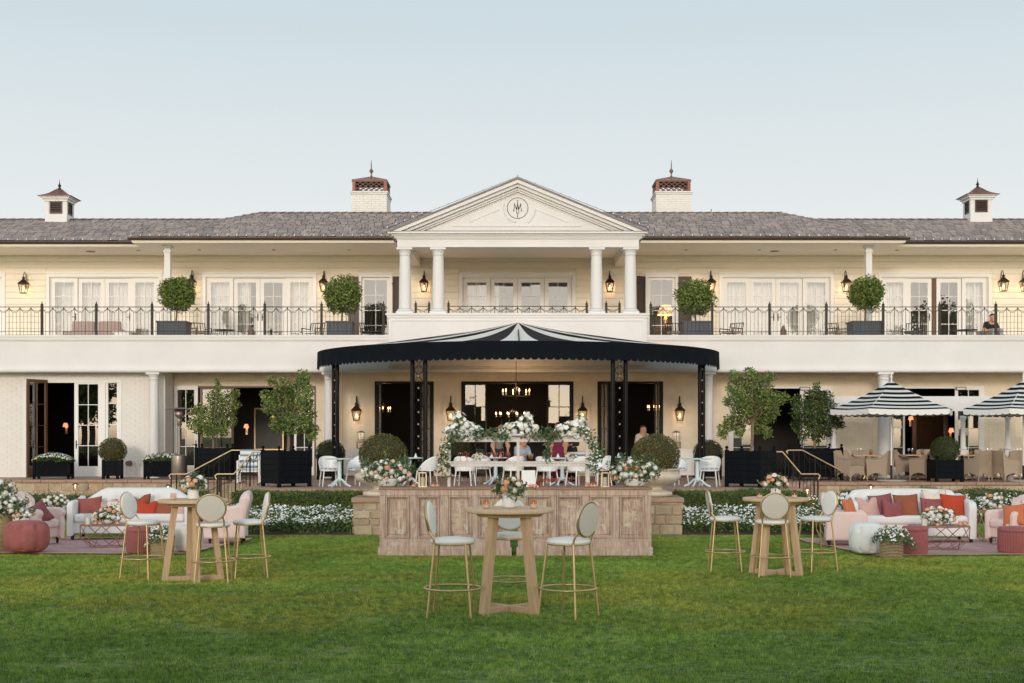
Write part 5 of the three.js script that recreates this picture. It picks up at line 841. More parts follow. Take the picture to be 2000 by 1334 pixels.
// ---------------------------------------------------------------- cocktail tables
function makeTable() {
  const t = thing('cocktail_table', '', 'table');
  mesh('table_top', lathe([[0, 1.035], [0.36, 1.035], [0.448, 1.04], [0.458, 1.05], [0.458, 1.078], [0.452, 1.084], [0, 1.084]], 56), MT.oakAcross, t);
  mesh('under_top', cyl(0.33, 0.36, 0.035, 40, 0, 0.999, 0), MT.oak, t);
  for (let i = 0; i < 4; i++) { const a = Math.PI / 4 + i * Q, g = new THREE.BoxGeometry(0.075, 1.0, 0.085); g.translate(0, 0.5, 0); const p = g.attributes.position; for (let k = 0; k < p.count; k++) { const y = p.getY(k); p.setX(k, p.getX(k) + 0.37 - 0.135 * y); } g.computeVertexNormals(); mesh('leg', g.rotateY(-a), MT.oak, t); }
  for (const a of [Math.PI / 4, -Math.PI / 4]) mesh('cross_foot', [bx(0.66, a > 0 ? 0.07 : 0.066, 0.07, 0, 0.036, 0).rotateY(-a)], MT.oak, t);
  return t;
}
const ctab = makeTable();
function vaseFlowers(x, y, z, seed, label) { rnd = mulberry(seed); const t = thing('flower_vase', label, 'flower vase', [x, y, z], 0, 'flowers on the cocktail tables'); mesh('vase', lathe([[0, 0], [0.068, 0], [0.072, 0.02], [0.072, 0.13], [0.066, 0.135], [0.062, 0.12], [0, 0.12]], 24), MT.ceramic, t); bouquet(t, [0, 0.19, 0], [0.17, 0.12, 0.15], 15, 'wwccbbpp', 0.075, 150, { sprig: 5, leafLen: 0.07 }); return t; }
const votiveGlass = P({ color: lin(0.96, 0.86, 0.82), transmission: 1, roughness: 0.08, thickness: 0, ior: 1.45 });
const VG = ready(lathe([[0.03, 0.005], [0.036, 0.0], [0.04, 0.01], [0.04, 0.085], [0.0375, 0.085], [0.0375, 0.012]], 20)), VW = ready(cyl(0.034, 0.034, 0.03, 14, 0, 0.01, 0)), VF = ready(lathe([[0, 0.04], [0.006, 0.048], [0.004, 0.062], [0, 0.068]], 6));
function votive(x, y, z, label, group) { const t = thing('votive_candle', label, 'candle', [x, y, z], 0, group); mesh('glass_cup', VG, votiveGlass, t); mesh('wax', VW, MT.wax, t); mesh('flame', VF, MT.lampGlow, t); return t; }
[[995, 13.6, 0, 601, 'in front of the weathered bar'], [377, 17.35, -0.42, 602, 'near the left sofa'], [1515, 18.3, 0.1, 603, 'near the right sofa']].forEach(([px, Z, turn, seed, where], i) => {
  const x = PX(px, Z), y = lawnY(x, Z), lab = 'round oak cocktail table with crossed feet ' + where, G = 'round oak cocktail tables';
  if (i) copy(ctab, [x, y, -Z], turn, lab, G); else { ctab.position.set(x, y, -Z); tag(ctab, lab, 'table', G); }
  vaseFlowers(x + 0.0, y + 1.085, -Z, seed, 'vase of peach and cream roses on the cocktail table ' + where);
  votive(x - 0.24, y + 1.085, -Z + 0.08, 'lit votive candle on the cocktail table ' + where, 'votives on cocktail table ' + i); votive(x + 0.25, y + 1.085, -Z + 0.06, 'lit votive candle on the cocktail table ' + where, 'votives on cocktail table ' + i);
});
// ---------------------------------------------------------------- the bar
const barTex = (patch, amp) => S({ map: tex(512, [2.1, 1.05], (u, v) => {
  const g = fbm(u, v, 150, 6, 4, 611), k = fbm(u, v, 10, 6, 4, 613), pt = fbm(u, v, 16, 12, 6, 617), chip = fbm(u, v, 60, 34, 4, 619), wht = fbm(u, v, 26, 10, 5, 623);
  let c = lerp3([0.31, 0.205, 0.155], [0.66, 0.50, 0.41], Math.min(1, Math.max(0, (g - 0.5) * amp + 0.45 + (k - 0.5) * 0.5)));
  c = lerp3(c, [0.62, 0.51, 0.37], sm(0.56, 0.66, pt * 0.72 + chip * 0.34) * (0.4 + 0.5 * g) * patch);
  c = lerp3(c, [0.60, 0.55, 0.50], sm(0.665, 0.70, wht * 0.8 + chip * 0.25) * (patch > 0.5 ? 0.8 : 0.5));
  return c;
}), roughness: 0.8, bumpMap: bumpT([2.1, 1.05], 611, 150, 4, 6, 512), bumpScale: 0.004 });
const barWood = barTex(0.08, 1.2), barPanel = barTex(1, 1.7);
const BZ = 22.2, BY = ground(BZ) + 0.005;
for (const [x0, x1, px] of [[-2.25, -0.03, [[753, 800], [815, 859], [876, 922], [934, 981]], 0], [0.10, 2.37, [[1028, 1076], [1087, 1136], [1151, 1197], [1210, 1258]], 0]]) {
  const t = thing('wooden_bar', x0 < 0 ? 'left half of the weathered panelled wooden bar with peeling paint' : 'right half of the weathered panelled wooden bar with peeling paint', 'bar', [x0, BY, -BZ], 0), w = x1 - x0, d = 0.62, h = 1.165;
  mesh('counter_top', rb(w + 0.03, 0.045, d + 0.06, 0.008, w / 2, h - 0.022, -d / 2), MT.walnut, t);
  mesh('plinth', rb(w + 0.05, 0.15, d + 0.10, 0.012, w / 2, 0.075, -d / 2), barWood, t);
  mesh('carcass', bb(0.005, w - 0.005, 0.15, h - 0.045, -d + 0.005, -0.062), barWood, t);
  const P4 = px.map(([a, b]) => [PX(a, BZ) - x0, PX(b, BZ) - x0]), yA = 0.30, yB = 1.02;
  mesh('rail', rbb(0, w, yB, h - 0.045, -0.06, 0.018, 0.006), barWood, t); mesh('rail', rbb(0, w, 0.15, yA, -0.06, 0.018, 0.006), barWood, t);
  const edges = [0, ...P4.flat(), w]; for (let i = 0; i < edges.length; i += 2) if (edges[i + 1] > edges[i]) mesh('stile', rbb(edges[i], edges[i + 1], yA + 0.002, yB - 0.002, -0.06, 0.015, 0.006), barWood, t);
  for (const [a, b] of P4) { const m = mesh('panel', [bb(a, b, yA, yB, -0.061, -0.045), rbb(a + 0.06, b - 0.06, yA + 0.06, yB - 0.06, -0.046, -0.024, 0.008)], barPanel, t); mesh('moulding', [rbb(a + 0.004, b - 0.004, yB - 0.03, yB - 0.004, -0.045, 0.03, 0.008), rbb(a + 0.004, b - 0.004, yA + 0.004, yA + 0.03, -0.045, 0.03, 0.008), rbb(a + 0.004, a + 0.03, yA + 0.03, yB - 0.03, -0.045, 0.029, 0.008), rbb(b - 0.03, b - 0.004, yA + 0.03, yB - 0.03, -0.045, 0.029, 0.008)], barWood, m); }
}
const CT = BY + 1.167;                                    // counter height
{
  const t = thing('bar_shelf', 'white painted wooden shelf rack standing on the bar', 'shelf', [PX(1012, 22.5), CT, -22.52]), W = 1.19, wp = S({ map: mottle([0.72, 0.64, 0.60], 0.12, 0.5, 631, 8), roughness: 0.7 }), H = (950 - 856) * 22.5 / F, m = (950 - 905) * 22.5 / F;
  for (const x of [-W, 0, W]) for (const z of [0.1, -0.1]) mesh('post', rb(0.05, H, 0.05, 0.004, x, H / 2, z), wp, t);
  for (const y of [H - 0.01, m]) { mesh('shelf_board', rb(2 * W + 0.07, 0.03, 0.24, 0.004, 0, y + 0.02, 0), wp, t); mesh('shelf_rail', [rb(2 * W - 0.05, 0.055, 0.022, 0.004, 0, y - 0.025, 0.112), rb(2 * W - 0.05, 0.055, 0.022, 0.004, 0, y - 0.025, -0.112)], wp, t); }
  const yT = CT + H + 0.03, arr = (px, cy, R, n, seed, label) => { rnd = mulberry(seed); const g = thing('orchid_arrangement', label, 'flowers', [PX(px, 22.5), yT, -22.5], 0, 'white flowers along the top of the bar shelf'); mesh('tray', lathe([[0, 0], [0.16, 0], [0.19, 0.05], [0, 0.05]], 16), MT.ceramic, g); return g; };
  let g = arr(905, 0, 0, 0, 641, 'white roses and orchids on the left end of the bar shelf'); bouquet(g, [0.0, 0.08, 0], [0.30, 0.17, 0.15], 46, 'wwwww', 0.115, 220, { orchid: 0.4, low: -0.5 }); bouquet(g, [-0.07, 0.30, 0], [0.10, 0.12, 0.08], 8, 'w', 0.11, 40, { orchid: 0.7 });
  g = arr(1012, 0, 0, 0, 642, 'white roses and orchids in the middle of the bar shelf'); bouquet(g, [0.0, 0.09, 0], [0.33, 0.16, 0.14], 50, 'wwwwc', 0.115, 220, { orchid: 0.4, low: -0.6 }); bouquet(g, [0.14, 0.28, 0], [0.10, 0.12, 0.08], 9, 'w', 0.11, 40, { orchid: 0.7 });
  g = arr(1118, 0, 0, 0, 643, 'white roses and orchids on the right end of the bar shelf'); bouquet(g, [0.0, 0.09, 0], [0.29, 0.16, 0.15], 44, 'wwwwc', 0.11, 220, { orchid: 0.4, low: -0.5 }); bouquet(g, [0.15, 0.27, 0], [0.08, 0.10, 0.08], 7, 'w', 0.11, 30, { orchid: 0.7 });
  const vine = (pts, n, label, r = 0.07, wht = 0) => { const v = thing('greenery_garland', label, 'garland', [0, 0, 0]); const cv = new THREE.CatmullRomCurve3(pts.map(([x, y, dz = 0]) => V(PX(x, 22.4 - dz), PY(y, 22.4 - dz), -22.4 + dz))); mesh('stem', new THREE.TubeGeometry(cv, 30, 0.006, 5), MT.trunk, v); stuff(mesh('leafage', leaves(n, () => { const p = cv.getPoint(rnd()); return [p.x + rr(-r, r), p.y + rr(-r, r), p.z + rr(-r, r) * 0.8, rr(-1, 1), 0.3, 0.8]; }, 0.075, 0.036, GREEN.bouquet, 0.8), MT.leaf, v)); if (wht) for (let i = 0; i < wht; i++) { const p = cv.getPoint(rnd()), b = mesh('white_rose', ROSE, MT.petal, v); b.position.set(p.x + rr(-r, r), p.y + rr(-r, r), p.z + 0.04); b.scale.setScalar(0.025); } };
  rnd = mulberry(651);
  vine([[905, 848, 0.1], [885, 852, 0.1], [872, 868, 0.1], [866, 890, 0.1], [868, 912, 0.1], [862, 930, 0.1]], 270, 'leafy vine trailing down the left end of the bar shelf', 0.1, 12);
  vine([[920, 850, 0.1], [950, 846, 0.1], [975, 848, 0.1], [990, 852, 0.1]], 170, 'greenery between the left and middle shelf flowers', 0.09);
  vine([[1035, 850, 0.1], [1062, 848, 0.1], [1080, 846, 0.1], [1095, 850, 0.1]], 170, 'greenery between the middle and right shelf flowers', 0.09);
  vine([[1130, 845, 0.1], [1150, 850, 0.1], [1160, 868, 0.1], [1170, 888, 0.1], [1158, 905, 0.1], [1166, 925, 0.1]], 250, 'leafy vine trailing down the right end of the bar shelf', 0.09, 8);
  vine([[1072, 850, 0.15], [1071, 870, 0.15], [1069, 885, 0.15], [1068, 898, 0.15]], 130, 'short vine hanging below the shelf near its middle', 0.05);
}
rnd = mulberry(661);
function bowlFlowers(px, seed, label, big) { rnd = mulberry(seed); const Z = 22.35, t = thing('flower_bowl', label, 'flower arrangement', [PX(px, Z), CT, -Z - 0.1], 0, 'big flower bowls on the bar ends'); mesh('bowl', lathe([[0, 0], [0.14, 0], [0.17, 0.03], [0.21, 0.11], [0.215, 0.14], [0.2, 0.14], [0, 0.1]], 28), MT.ceramic, t); bouquet(t, [0, 0.24, 0.03], [0.42, 0.2, 0.22], 46, 'wwwwwccpb', 0.10, 520, { sprig: 26, low: -0.55, leafLen: 0.09 }); return t; }
bowlFlowers(757, 671, 'white bowl of peach and white roses on the left end of the bar'); bowlFlowers(1240, 672, 'white bowl of peach and white roses on the right end of the bar');
for (const [px, l] of [[826, 'pillar candle in a gilt framed glass hurricane on the left bar'], [1181, 'pillar candle in a gilt framed glass hurricane on the right bar']]) { const t = thing('hurricane_candle', l, 'candle', [PX(px, 22.4), CT, -22.35]); mesh('frame', [...[[-1, -1], [1, -1], [-1, 1], [1, 1]].map(([a, b]) => bx(0.012, 0.24, 0.012, a * 0.06, 0.12, b * 0.06)), bx(0.14, 0.012, 0.14, 0, 0.006, 0), bx(0.13, 0.012, 0.012, 0, 0.24, 0.06), bx(0.13, 0.012, 0.012, 0, 0.24, -0.06), bx(0.012, 0.012, 0.13, 0.06, 0.24, 0), bx(0.012, 0.012, 0.13, -0.06, 0.24, 0)], MT.brass, t); mesh('candle', [cyl(0.037, 0.037, 0.15, 18, 0, 0.012, 0)], MT.wax, t); mesh('wick', cyl(0.003, 0.003, 0.015, 5, 0, 0.162, 0), MT.iron, t); mesh('pane', bx(0.11, 0.22, 0.002, 0, 0.12, 0.06), MT.glass, t); }
{ const t = thing('menu_card', 'blank white menu card standing on the bar beside the shelf post', 'sign', [PX(1032, 22.3), CT, -22.22]); t.rotation.x = -0.08; mesh('card', rb(0.235, 0.285, 0.01, 0.003, 0, 0.145, 0), MT.white, t); mesh('stand', [bx(0.05, 0.02, 0.08, 0, 0.01, -0.03)], MT.brass, t); }
{ // glassware: pink coupes on the rack, clear goblets on the bar
  const pinkG = P({ color: lin(0.93, 0.70, 0.66), transmission: 1, roughness: 0.03, thickness: 0, ior: 1.45 }), clearG = P({ color: lin(0.93, 0.95, 0.96), transmission: 1, roughness: 0.03, thickness: 0, ior: 1.5 });
  const coupe = ready(lathe([[0.035, 0], [0.035, 0.004], [0.006, 0.01], [0.005, 0.075], [0.03, 0.09], [0.046, 0.12], [0.044, 0.15], [0.042, 0.15], [0.043, 0.12], [0.028, 0.094], [0, 0.085]], 16)), gob = ready(lathe([[0.034, 0], [0.034, 0.005], [0.008, 0.012], [0.008, 0.05], [0.032, 0.075], [0.04, 0.11], [0.038, 0.165], [0.036, 0.165], [0.037, 0.11], [0.029, 0.08], [0, 0.065]], 16)), tum = ready(lathe([[0, 0], [0.034, 0], [0.038, 0.1], [0.0355, 0.1], [0.032, 0.008], [0, 0.008]], 14));
  const mY = CT + 45 * 22.5 / F + 0.036;
  const g1 = (name, g, mt, px, y, Z, l, grp) => { const m = mesh(name, g, mt); m.position.set(PX(px, Z), y, -Z); tag(m, l, 'glass', grp); };
  for (const px of [899, 912, 955, 967, 980, 992]) g1('coupe_glass', px % 2 ? coupe : gob, pinkG, px, mY, 22.5, 'pink stemmed glass on the middle board of the bar shelf', 'pink glasses on the shelf');
  for (const px of [893, 905, 921, 936, 952]) g1('goblet', gob, clearG, px, CT, 22.3, 'clear goblet standing on the left bar under the shelf', 'clear goblets on the bar');
  for (const px of [1051, 1059, 1072, 1086, 1112]) g1('pink_goblet', px === 1051 ? tum : coupe, pinkG, px, CT, 22.3, 'pink goblet standing on the right bar under the shelf', 'pink goblets on the bar');
  for (const px of [808, 846, 854]) votive(PX(px, 22.3), CT, -22.28, 'votive candle on the left bar beside the hurricane candle', 'votives on the left bar');
  for (const px of [1146, 1155, 1161]) votive(PX(px, 22.3), CT, -22.28, 'votive candle on the right bar beside the hurricane candle', 'votives on the right bar');
  rnd = mulberry(681);
  for (const [px, l] of [[934, 'small bowl of cream roses on the left part of the shelf'], [1115, 'small bowl of cream roses on the right part of the shelf']]) { const t = thing('posy_bowl', l, 'flower bowl', [PX(px, 22.5), mY, -22.5]); mesh('bowl', lathe([[0, 0], [0.04, 0], [0.055, 0.045], [0.05, 0.05], [0, 0.03]], 16), MT.ceramic, t); bouquet(t, [0, 0.08, 0], [0.10, 0.06, 0.08], 20, 'ccbw', 0.04, 60, { leafLen: 0.045 }); }
  const pk = thing('peach_posy', 'loose peach roses lying on the bar beside the menu card', 'flowers', [PX(1041, 22.25), CT, -22.2]); bouquet(pk, [0, 0.01, 0], [0.09, 0.035, 0.06], 9, 'pb', 0.06, 12, { leafLen: 0.04 });
}
// ---------------------------------------------------------------- stone pedestals with urns
for (const [px, s, seed, l] of [[746, -1, 691, 'left'], [1276, 1, 692, 'right']]) {
  rnd = mulberry(seed); const Z = 29.1, x = PX(px, Z), t = thing('stone_pedestal', 'rough stone pedestal carrying the urn at the ' + l + ' end of the bar', 'pedestal', [x, -0.74, -Z]), h = (1050 - 977) * 28.6 / F, w = 1.14;
  mesh('core', bx(w - 0.08, h - 0.11, w - 0.08, 0, (h - 0.11) / 2, 0), MT.mortar, t);
  for (const f of [0, 1, 3]) { let y = 0; while (y < h - 0.12) { const hh = Math.min(rr(0.14, 0.24), h - 0.11 - y); let u = -w / 2; while (u < w / 2 - 0.02) { let ww = rr(0.2, 0.42); if (w / 2 - u - ww < 0.15) ww = w / 2 - u; const m = mesh('stone', rb(ww - 0.014, hh - 0.014, 0.09, 0.018), MT.stone[(rnd() * 4) | 0], t); const off = w / 2 - 0.035 + rr(-0.012, 0.018), c = u + ww / 2; m.position.set(f === 0 ? c : (f === 1 ? off : -off), y + hh / 2, f === 0 ? off : c); m.rotation.y = f ? Q : 0; u += ww; } y += hh; } }
  mesh('cap_stone', rb(w + 0.08, 0.11, w + 0.08, 0.015, 0, h - 0.055, 0), MT.copingStone, t);
  const u = thing('garden_urn', 'wide fluted cast stone urn on the ' + l + ' pedestal', 'urn', [x, -0.74 + h, -Z]), prof = [[0, 0], [0.42, 0], [0.42, 0.10], [0.36, 0.12], [0.20, 0.16], [0.18, 0.20], [0.26, 0.24], [0.44, 0.29], [0.57, 0.37], [0.61, 0.45], [0.57, 0.51], [0.50, 0.53], [0.53, 0.57], [0.60, 0.60], [0.60, 0.63], [0.5, 0.62], [0, 0.56]];
  const g = lathe(prof, 96), p = g.attributes.position; for (let i = 0; i < p.count; i++) { const y = p.getY(i); if (y > 0.25 && y < 0.51) { const a = Math.atan2(p.getZ(i), p.getX(i)) + (y - 0.3) * 1.4, k = 1 + 0.035 * Math.abs(Math.sin(a * 11)) - 0.02; p.setX(i, p.getX(i) * k); p.setZ(i, p.getZ(i) * k); } } g.computeVertexNormals(); mesh('urn_body', g, MT.castStone, u);
  const b = thing('box_ball', 'large clipped box ball growing in the ' + l + ' stone urn', 'shrub', [x + (s < 0 ? 0.03 : 0.05), -0.74 + h + 0.55, -Z]); boxBall(b, 'foliage', 0.55, 0.34, 6500, GREEN.box, 0.04); mesh('stem', cyl(0.03, 0.03, 0.2, 6, 0, -0.05, 0), MT.trunk, b);
}
// ---------------------------------------------------------------- lounge groups on rugs
const RUG = 0.038;
function rug(label, x0, x1, z0, z1, seed, turn) {
  const N = 24, pos = [], pos2 = [], y = (x, Z, k) => lawnY(x, Z) + RUG - 0.004 + k * 0.004; const cx = (x0 + x1) / 2, cz = (z0 + z1) / 2, wob = (u, v, e) => e * 0.03 * Math.sin(u * 31 + v * 17);
  const grid = (a0, a1, b0, b1, out, k) => { for (let j = 0; j < N; j++) for (let i = 0; i < N; i++) { const q = (ii, jj) => { const u = ii / N, v = jj / N, dx = a0 + (a1 - a0) * u - cx + wob(v, 0, ii === 0 || ii === N ? 1 : 0), dz = b0 + (b1 - b0) * v - cz + wob(u, 3, jj === 0 || jj === N ? 1 : 0), c = Math.cos(turn), s = Math.sin(turn), X = cx + dx * c + dz * s, Z = cz - dx * s + dz * c; return [X, y(X, Z, k), -Z]; }; const A = q(i, j), B = q(i + 1, j), C = q(i + 1, j + 1), D = q(i, j + 1); out.push(...A, ...B, ...C, ...A, ...C, ...D); } };
  grid(x0, x1, z0, z1, pos, 0); grid(x0 + 0.18, x1 - 0.18, z0 + 0.42, z1 - 0.3, pos2, 1.2);
  const mk = (p) => { const g = new THREE.BufferGeometry(); g.setAttribute('position', new THREE.Float32BufferAttribute(p, 3)); g.computeVertexNormals(); return g; };
  const t = thing('area_rug', label, 'rug');
  mesh('jute_border', [mk(pos), mk(pos.map((v, i) => i % 3 === 1 ? v - 0.022 : v))], S({ map: mottle([0.50, 0.33, 0.22], 0.25, 0.5, seed, 20, 3), roughness: 0.95, side: THREE.DoubleSide }), t);
  mesh('pink_field', mk(pos2), S({ map: tex(512, 2.4, (u, v) => { const a = fbm(u, v, 6, 6, 5, seed + 3), b = fbm(u, v, 40, 40, 3, seed + 5), m = 0.5 + 0.5 * Math.sin(u * 50) * Math.sin(v * 50); return lerp3(lerp3([0.44, 0.20, 0.20], [0.62, 0.42, 0.40], a * 1.1), [0.30, 0.13, 0.15], sm(0.5, 0.75, b) * 0.5 + m * 0.18); }), roughness: 0.95, side: THREE.DoubleSide }), t);
}
rug('faded pink rug with jute border under the left lounge group', -10.4, -5.5, 22.5, 27.4, 701, 0.05); rug('faded pink rug with jute border under the right lounge group', 5.95, 10.6, 22.0, 27.3, 711, -0.06);
const gy = (x, Z) => lawnY(x, Z) + RUG + 0.003;
// soft upholstered box: rounded, slightly swollen
function cushion(w, h, d, x, y, z, puff = 0.02, r = 0.05) { const g = new RoundedBoxGeometry(w, h, d, 4, Math.min(r, h / 2.05, d / 2.05)); const p = g.attributes.position; for (let i = 0; i < p.count; i++) { const u = p.getX(i) / w * 2, v = p.getY(i) / h * 2, s = p.getZ(i) / d * 2; const wr = 0.016 * (fbm(u * 0.4 + 0.5, s * 0.4 + 0.5, 9, 5, 3, 71) - 0.5); p.setY(i, p.getY(i) + (v > 0.3 ? wr : 0) + Math.sign(v) * puff * (1 - u * u) * (1 - s * s) * Math.abs(v)); p.setZ(i, p.getZ(i) + Math.sign(s) * puff * 0.6 * (1 - u * u) * (1 - v * v) * Math.abs(s)); } g.computeVertexNormals(); return g.translate(x, y, z); }
// upholstered back: thickness swept behind a top line, tufted on its face
function softBack(w, y0, topAt, z, th, tuftX, tuftY, depth = 0.02, lean = 0.12, wrap = 0) {
  const NX = 60, NY = 26, pos = [], q = (i, j, f) => { const u = i / NX * 2 - 1, x = u * w / 2, H = topAt(u) - y0, v = j / NY, e = Math.min(1, (1 - v) / 0.16), edge = Math.sqrt(Math.max(0, 1 - (1 - e) * (1 - e))), ue = Math.min(1, (1 - Math.abs(u)) / 0.05), ee = Math.sqrt(Math.max(0, 1 - (1 - ue) * (1 - ue))); let t = 0; if (f > 0 && tuftX) { const a = u * tuftX * Math.PI, b = v * tuftY * Math.PI; t = -depth * (0.5 + 0.5 * Math.cos(a + b)) * (0.5 + 0.5 * Math.cos(a - b)) * 3 * sm(1, 0.85, v) - depth * 0.4 * Math.pow(Math.abs(Math.cos(a / 2)), 14); } t *= edge * ee; const k = th / 2 * edge * ee; return [x, y0 + H * (v - 0.0) , z - lean * v * v + f * k + t + wrap * u * u]; };
  for (const f of [1, -1]) for (let j = 0; j < NY; j++) for (let i = 0; i < NX; i++) { const A = q(i, j, f), B = q(i + 1, j, f), C = q(i + 1, j + 1, f), D = q(i, j + 1, f); if (f > 0) pos.push(...A, ...B, ...C, ...A, ...C, ...D); else pos.push(...A, ...C, ...B, ...A, ...D, ...C); }
  const g = new THREE.BufferGeometry(); g.setAttribute('position', new THREE.Float32BufferAttribute(pos, 3)); return smoothN(g);
}
function smoothN(g) { // shared normals for a triangle soup
  g.computeVertexNormals(); const p = g.attributes.position, n = g.attributes.normal, m = new Map(); const key = (i) => Math.round(p.getX(i) * 2000) + ',' + Math.round(p.getY(i) * 2000) + ',' + Math.round(p.getZ(i) * 2000);
  for (let i = 0; i < p.count; i++) { const k = key(i), v = m.get(k) || m.set(k, [0, 0, 0]).get(k); v[0] += n.getX(i); v[1] += n.getY(i); v[2] += n.getZ(i); }
  for (let i = 0; i < p.count; i++) { const v = m.get(key(i)), L = Math.hypot(...v) || 1; n.setXYZ(i, v[0] / L, v[1] / L, v[2] / L); } return g;
}
function armGeo(side, pts, th, r = 0.03) { const s = new THREE.Shape(); pts.forEach(([z, y], i) => i ? s.lineTo(z, y) : s.moveTo(z, y)); const g = new THREE.ExtrudeGeometry(s, { depth: th - 2 * r, bevelEnabled: true, bevelSize: r, bevelThickness: r, bevelSegments: 4, curveSegments: 8 }); g.rotateY(-Math.PI / 2); return g.translate(side + th / 2 - r, 0, 0); }   // shape x becomes world z
function curvePts(pts, n = 20) { return new THREE.CatmullRomCurve3(pts.map(([a, b]) => V(a, b, 0)), false, 'catmullrom', 0.5).getPoints(n).map((v) => [v.x, v.y]); }
const legGeo = ready(lathe([[0, 0], [0.02, 0], [0.024, 0.02], [0.032, 0.1], [0.034, 0.15], [0.026, 0.16], [0, 0.16]], 10)), blockLeg = ready(new THREE.CylinderGeometry(0.05, 0.035, 0.14, 4).rotateY(Math.PI / 4).translate(0, 0.07, 0));
function makeSofa(o) { // origin on the floor at the middle of the front, facing +z
  const { name, label, cat, x, Z, turn, w, d, h, mat, seatH, armPts, armW, topAt, tx, ty, legs, group, cushions = 1, lean, seatMat } = o;
  const t = thing(name, label, cat, [x, gy(x, Z), -Z], turn, group);
  const iw = w - 2 * armW;
  mesh('base', rb(w - 0.04, seatH - 0.26, d - 0.06, 0.03, 0, 0.12 + (seatH - 0.26) / 2, -d / 2, 3), mat, t);
  for (let i = 0; i < cushions; i++) mesh('seat_cushion', cushion(iw / cushions - 0.006, 0.17, d - 0.2, -iw / 2 + iw / cushions * (i + 0.5), seatH - 0.07, -(d - 0.2) / 2 + 0.02, 0.025, 0.06), seatMat || mat, t);
  mesh('backrest', softBack(w - (o.backIn || 0), 0.14, topAt, -d + 0.16, 0.2, tx, ty, 0.018, lean ?? 0.12, o.wrap || 0), mat, t);
  for (const s of [-1, 1]) mesh('arm', armGeo(s * (w / 2 - armW / 2), armPts, armW, Math.min(0.045, armW * 0.4)), mat, t);
  for (const sx of [-1, 1]) for (const sz of [-0.07, -d + 0.1]) { const m = mesh('leg', legs === 'block' ? blockLeg : legGeo, MT.darkWood, t); m.position.set(sx * (w / 2 - 0.09), 0, sz); }
  return t;
}
const camel = (u) => 1.02 - 0.27 * sm(0.5, 1.0, Math.abs(u)) ;
makeSofa({ name: 'sofa', label: 'white camelback sofa with rose, blush and orange pillows beside the rose pouf', cat: 'sofa', x: PX(252, 26.4), Z: 26.4, turn: 0.04, w: 2.48, d: 0.92, h: 1.03, mat: MT.sofa, seatH: 0.50, armW: 0.13, armPts: [[-0.9, 0.12], [0.0, 0.12], ...curvePts([[0.01, 0.5], [0.0, 0.68], [-0.1, 0.735], [-0.5, 0.75], [-0.88, 0.80]], 16)], topAt: camel, tx: 6, ty: 3, legs: 'block', group: 'white sofas' });
makeSofa({ name: 'sofa', label: 'white tufted sofa with curved back beside the white tufted pouf', cat: 'sofa', x: PX(1784, 25.6), Z: 25.6, turn: -0.03, w: 2.46, d: 0.92, h: 1.03, mat: MT.sofa, seatH: 0.51, armW: 0.16, armPts: [[-0.9, 0.12], [-0.02, 0.12], ...curvePts([[0.0, 0.5], [0.0, 0.70], [-0.1, 0.77], [-0.45, 0.80], [-0.88, 0.88]], 16)], topAt: (u) => 1.03 - 0.06 * Math.pow(Math.abs(u), 3) - 0.22 * sm(0.78, 1, Math.abs(u)), tx: 8, ty: 3, legs: 'block', group: 'white sofas', wrap: 0.06 });
const chairArm = [[-0.7, 0.14], [0.0, 0.14], ...curvePts([[0.02, 0.38], [0.0, 0.52], [0.04, 0.60], [-0.05, 0.645], [-0.4, 0.65], [-0.68, 0.70]], 18)];
const chairOf = (label, px, Z, turn, topAt, tx, ty, arm = chairArm, o = {}) => makeSofa({ name: 'armchair', label, cat: 'armchair', x: PX(px, Z), Z, turn, w: 0.76, d: 0.78, h: 1, mat: MT.blush, seatH: 0.46, armW: 0.12, armPts: arm, topAt, tx, ty, legs: 'turned', group: 'blush armchairs', lean: 0.16, ...o });
chairOf('blush armchair with tall tufted back beside the rose pouf', 98, 24.9, Q - 0.35, (u) => 0.99 - 0.12 * Math.pow(Math.abs(u), 4), 3, 4, chairArm);
chairOf('blush armchair with plain side turned away, between the left sofa and the cocktail table', 406, 25.6, -Q + 0.12, (u) => 1.02 - 0.12 * Math.pow(Math.abs(u), 4), 3, 4, chairArm);
chairOf('blush armchair with an orange pillow behind the white tufted pouf', 1690, 24.9, Q - 0.2, (u) => 1.0 - 0.12 * Math.pow(Math.abs(u), 4), 3, 4, [[-0.7, 0.14], [-0.02, 0.14], [-0.02, 0.56], [-0.05, 0.60], [-0.68, 0.60]]);
chairOf('blush armchair with an orange pillow beside the ribbed rose ottoman', 1952, 24.9, -Q + 0.42, (u) => 0.94 - 0.12 * Math.pow(Math.abs(u), 4), 3, 4, [[-0.7, 0.14], [-0.02, 0.14], [-0.02, 0.56], [-0.05, 0.60], [-0.68, 0.62]]);
// pillows
function pillowGeo(s, th, chop) { const N = 16, pos = [], q = (i, j, f) => { const u = i / N * 2 - 1, v = j / N * 2 - 1, x = s / 2 * u * (1 - 0.085 * (1 - v * v)), y = s / 2 * v * (1 - 0.085 * (1 - u * u)) - chop * Math.exp(-u * u / 0.09) * Math.max(0, v) * Math.max(0, v), z = f * th / 2 * Math.pow((1 - u * u) * (1 - v * v), 0.42) * (1 + 0.25 * chop * Math.sin(u * 5)); return [x, y, z]; }; for (const f of [1, -1]) for (let j = 0; j < N; j++) for (let i = 0; i < N; i++) { const A = q(i, j, f), B = q(i + 1, j, f), C = q(i + 1, j + 1, f), D = q(i, j + 1, f); if (f > 0) pos.push(...A, ...B, ...C, ...A, ...C, ...D); else pos.push(...A, ...C, ...B, ...A, ...D, ...C); } const g = new THREE.BufferGeometry(); g.setAttribute('position', new THREE.Float32BufferAttribute(pos, 3)); smoothN(g); return ready(g); }
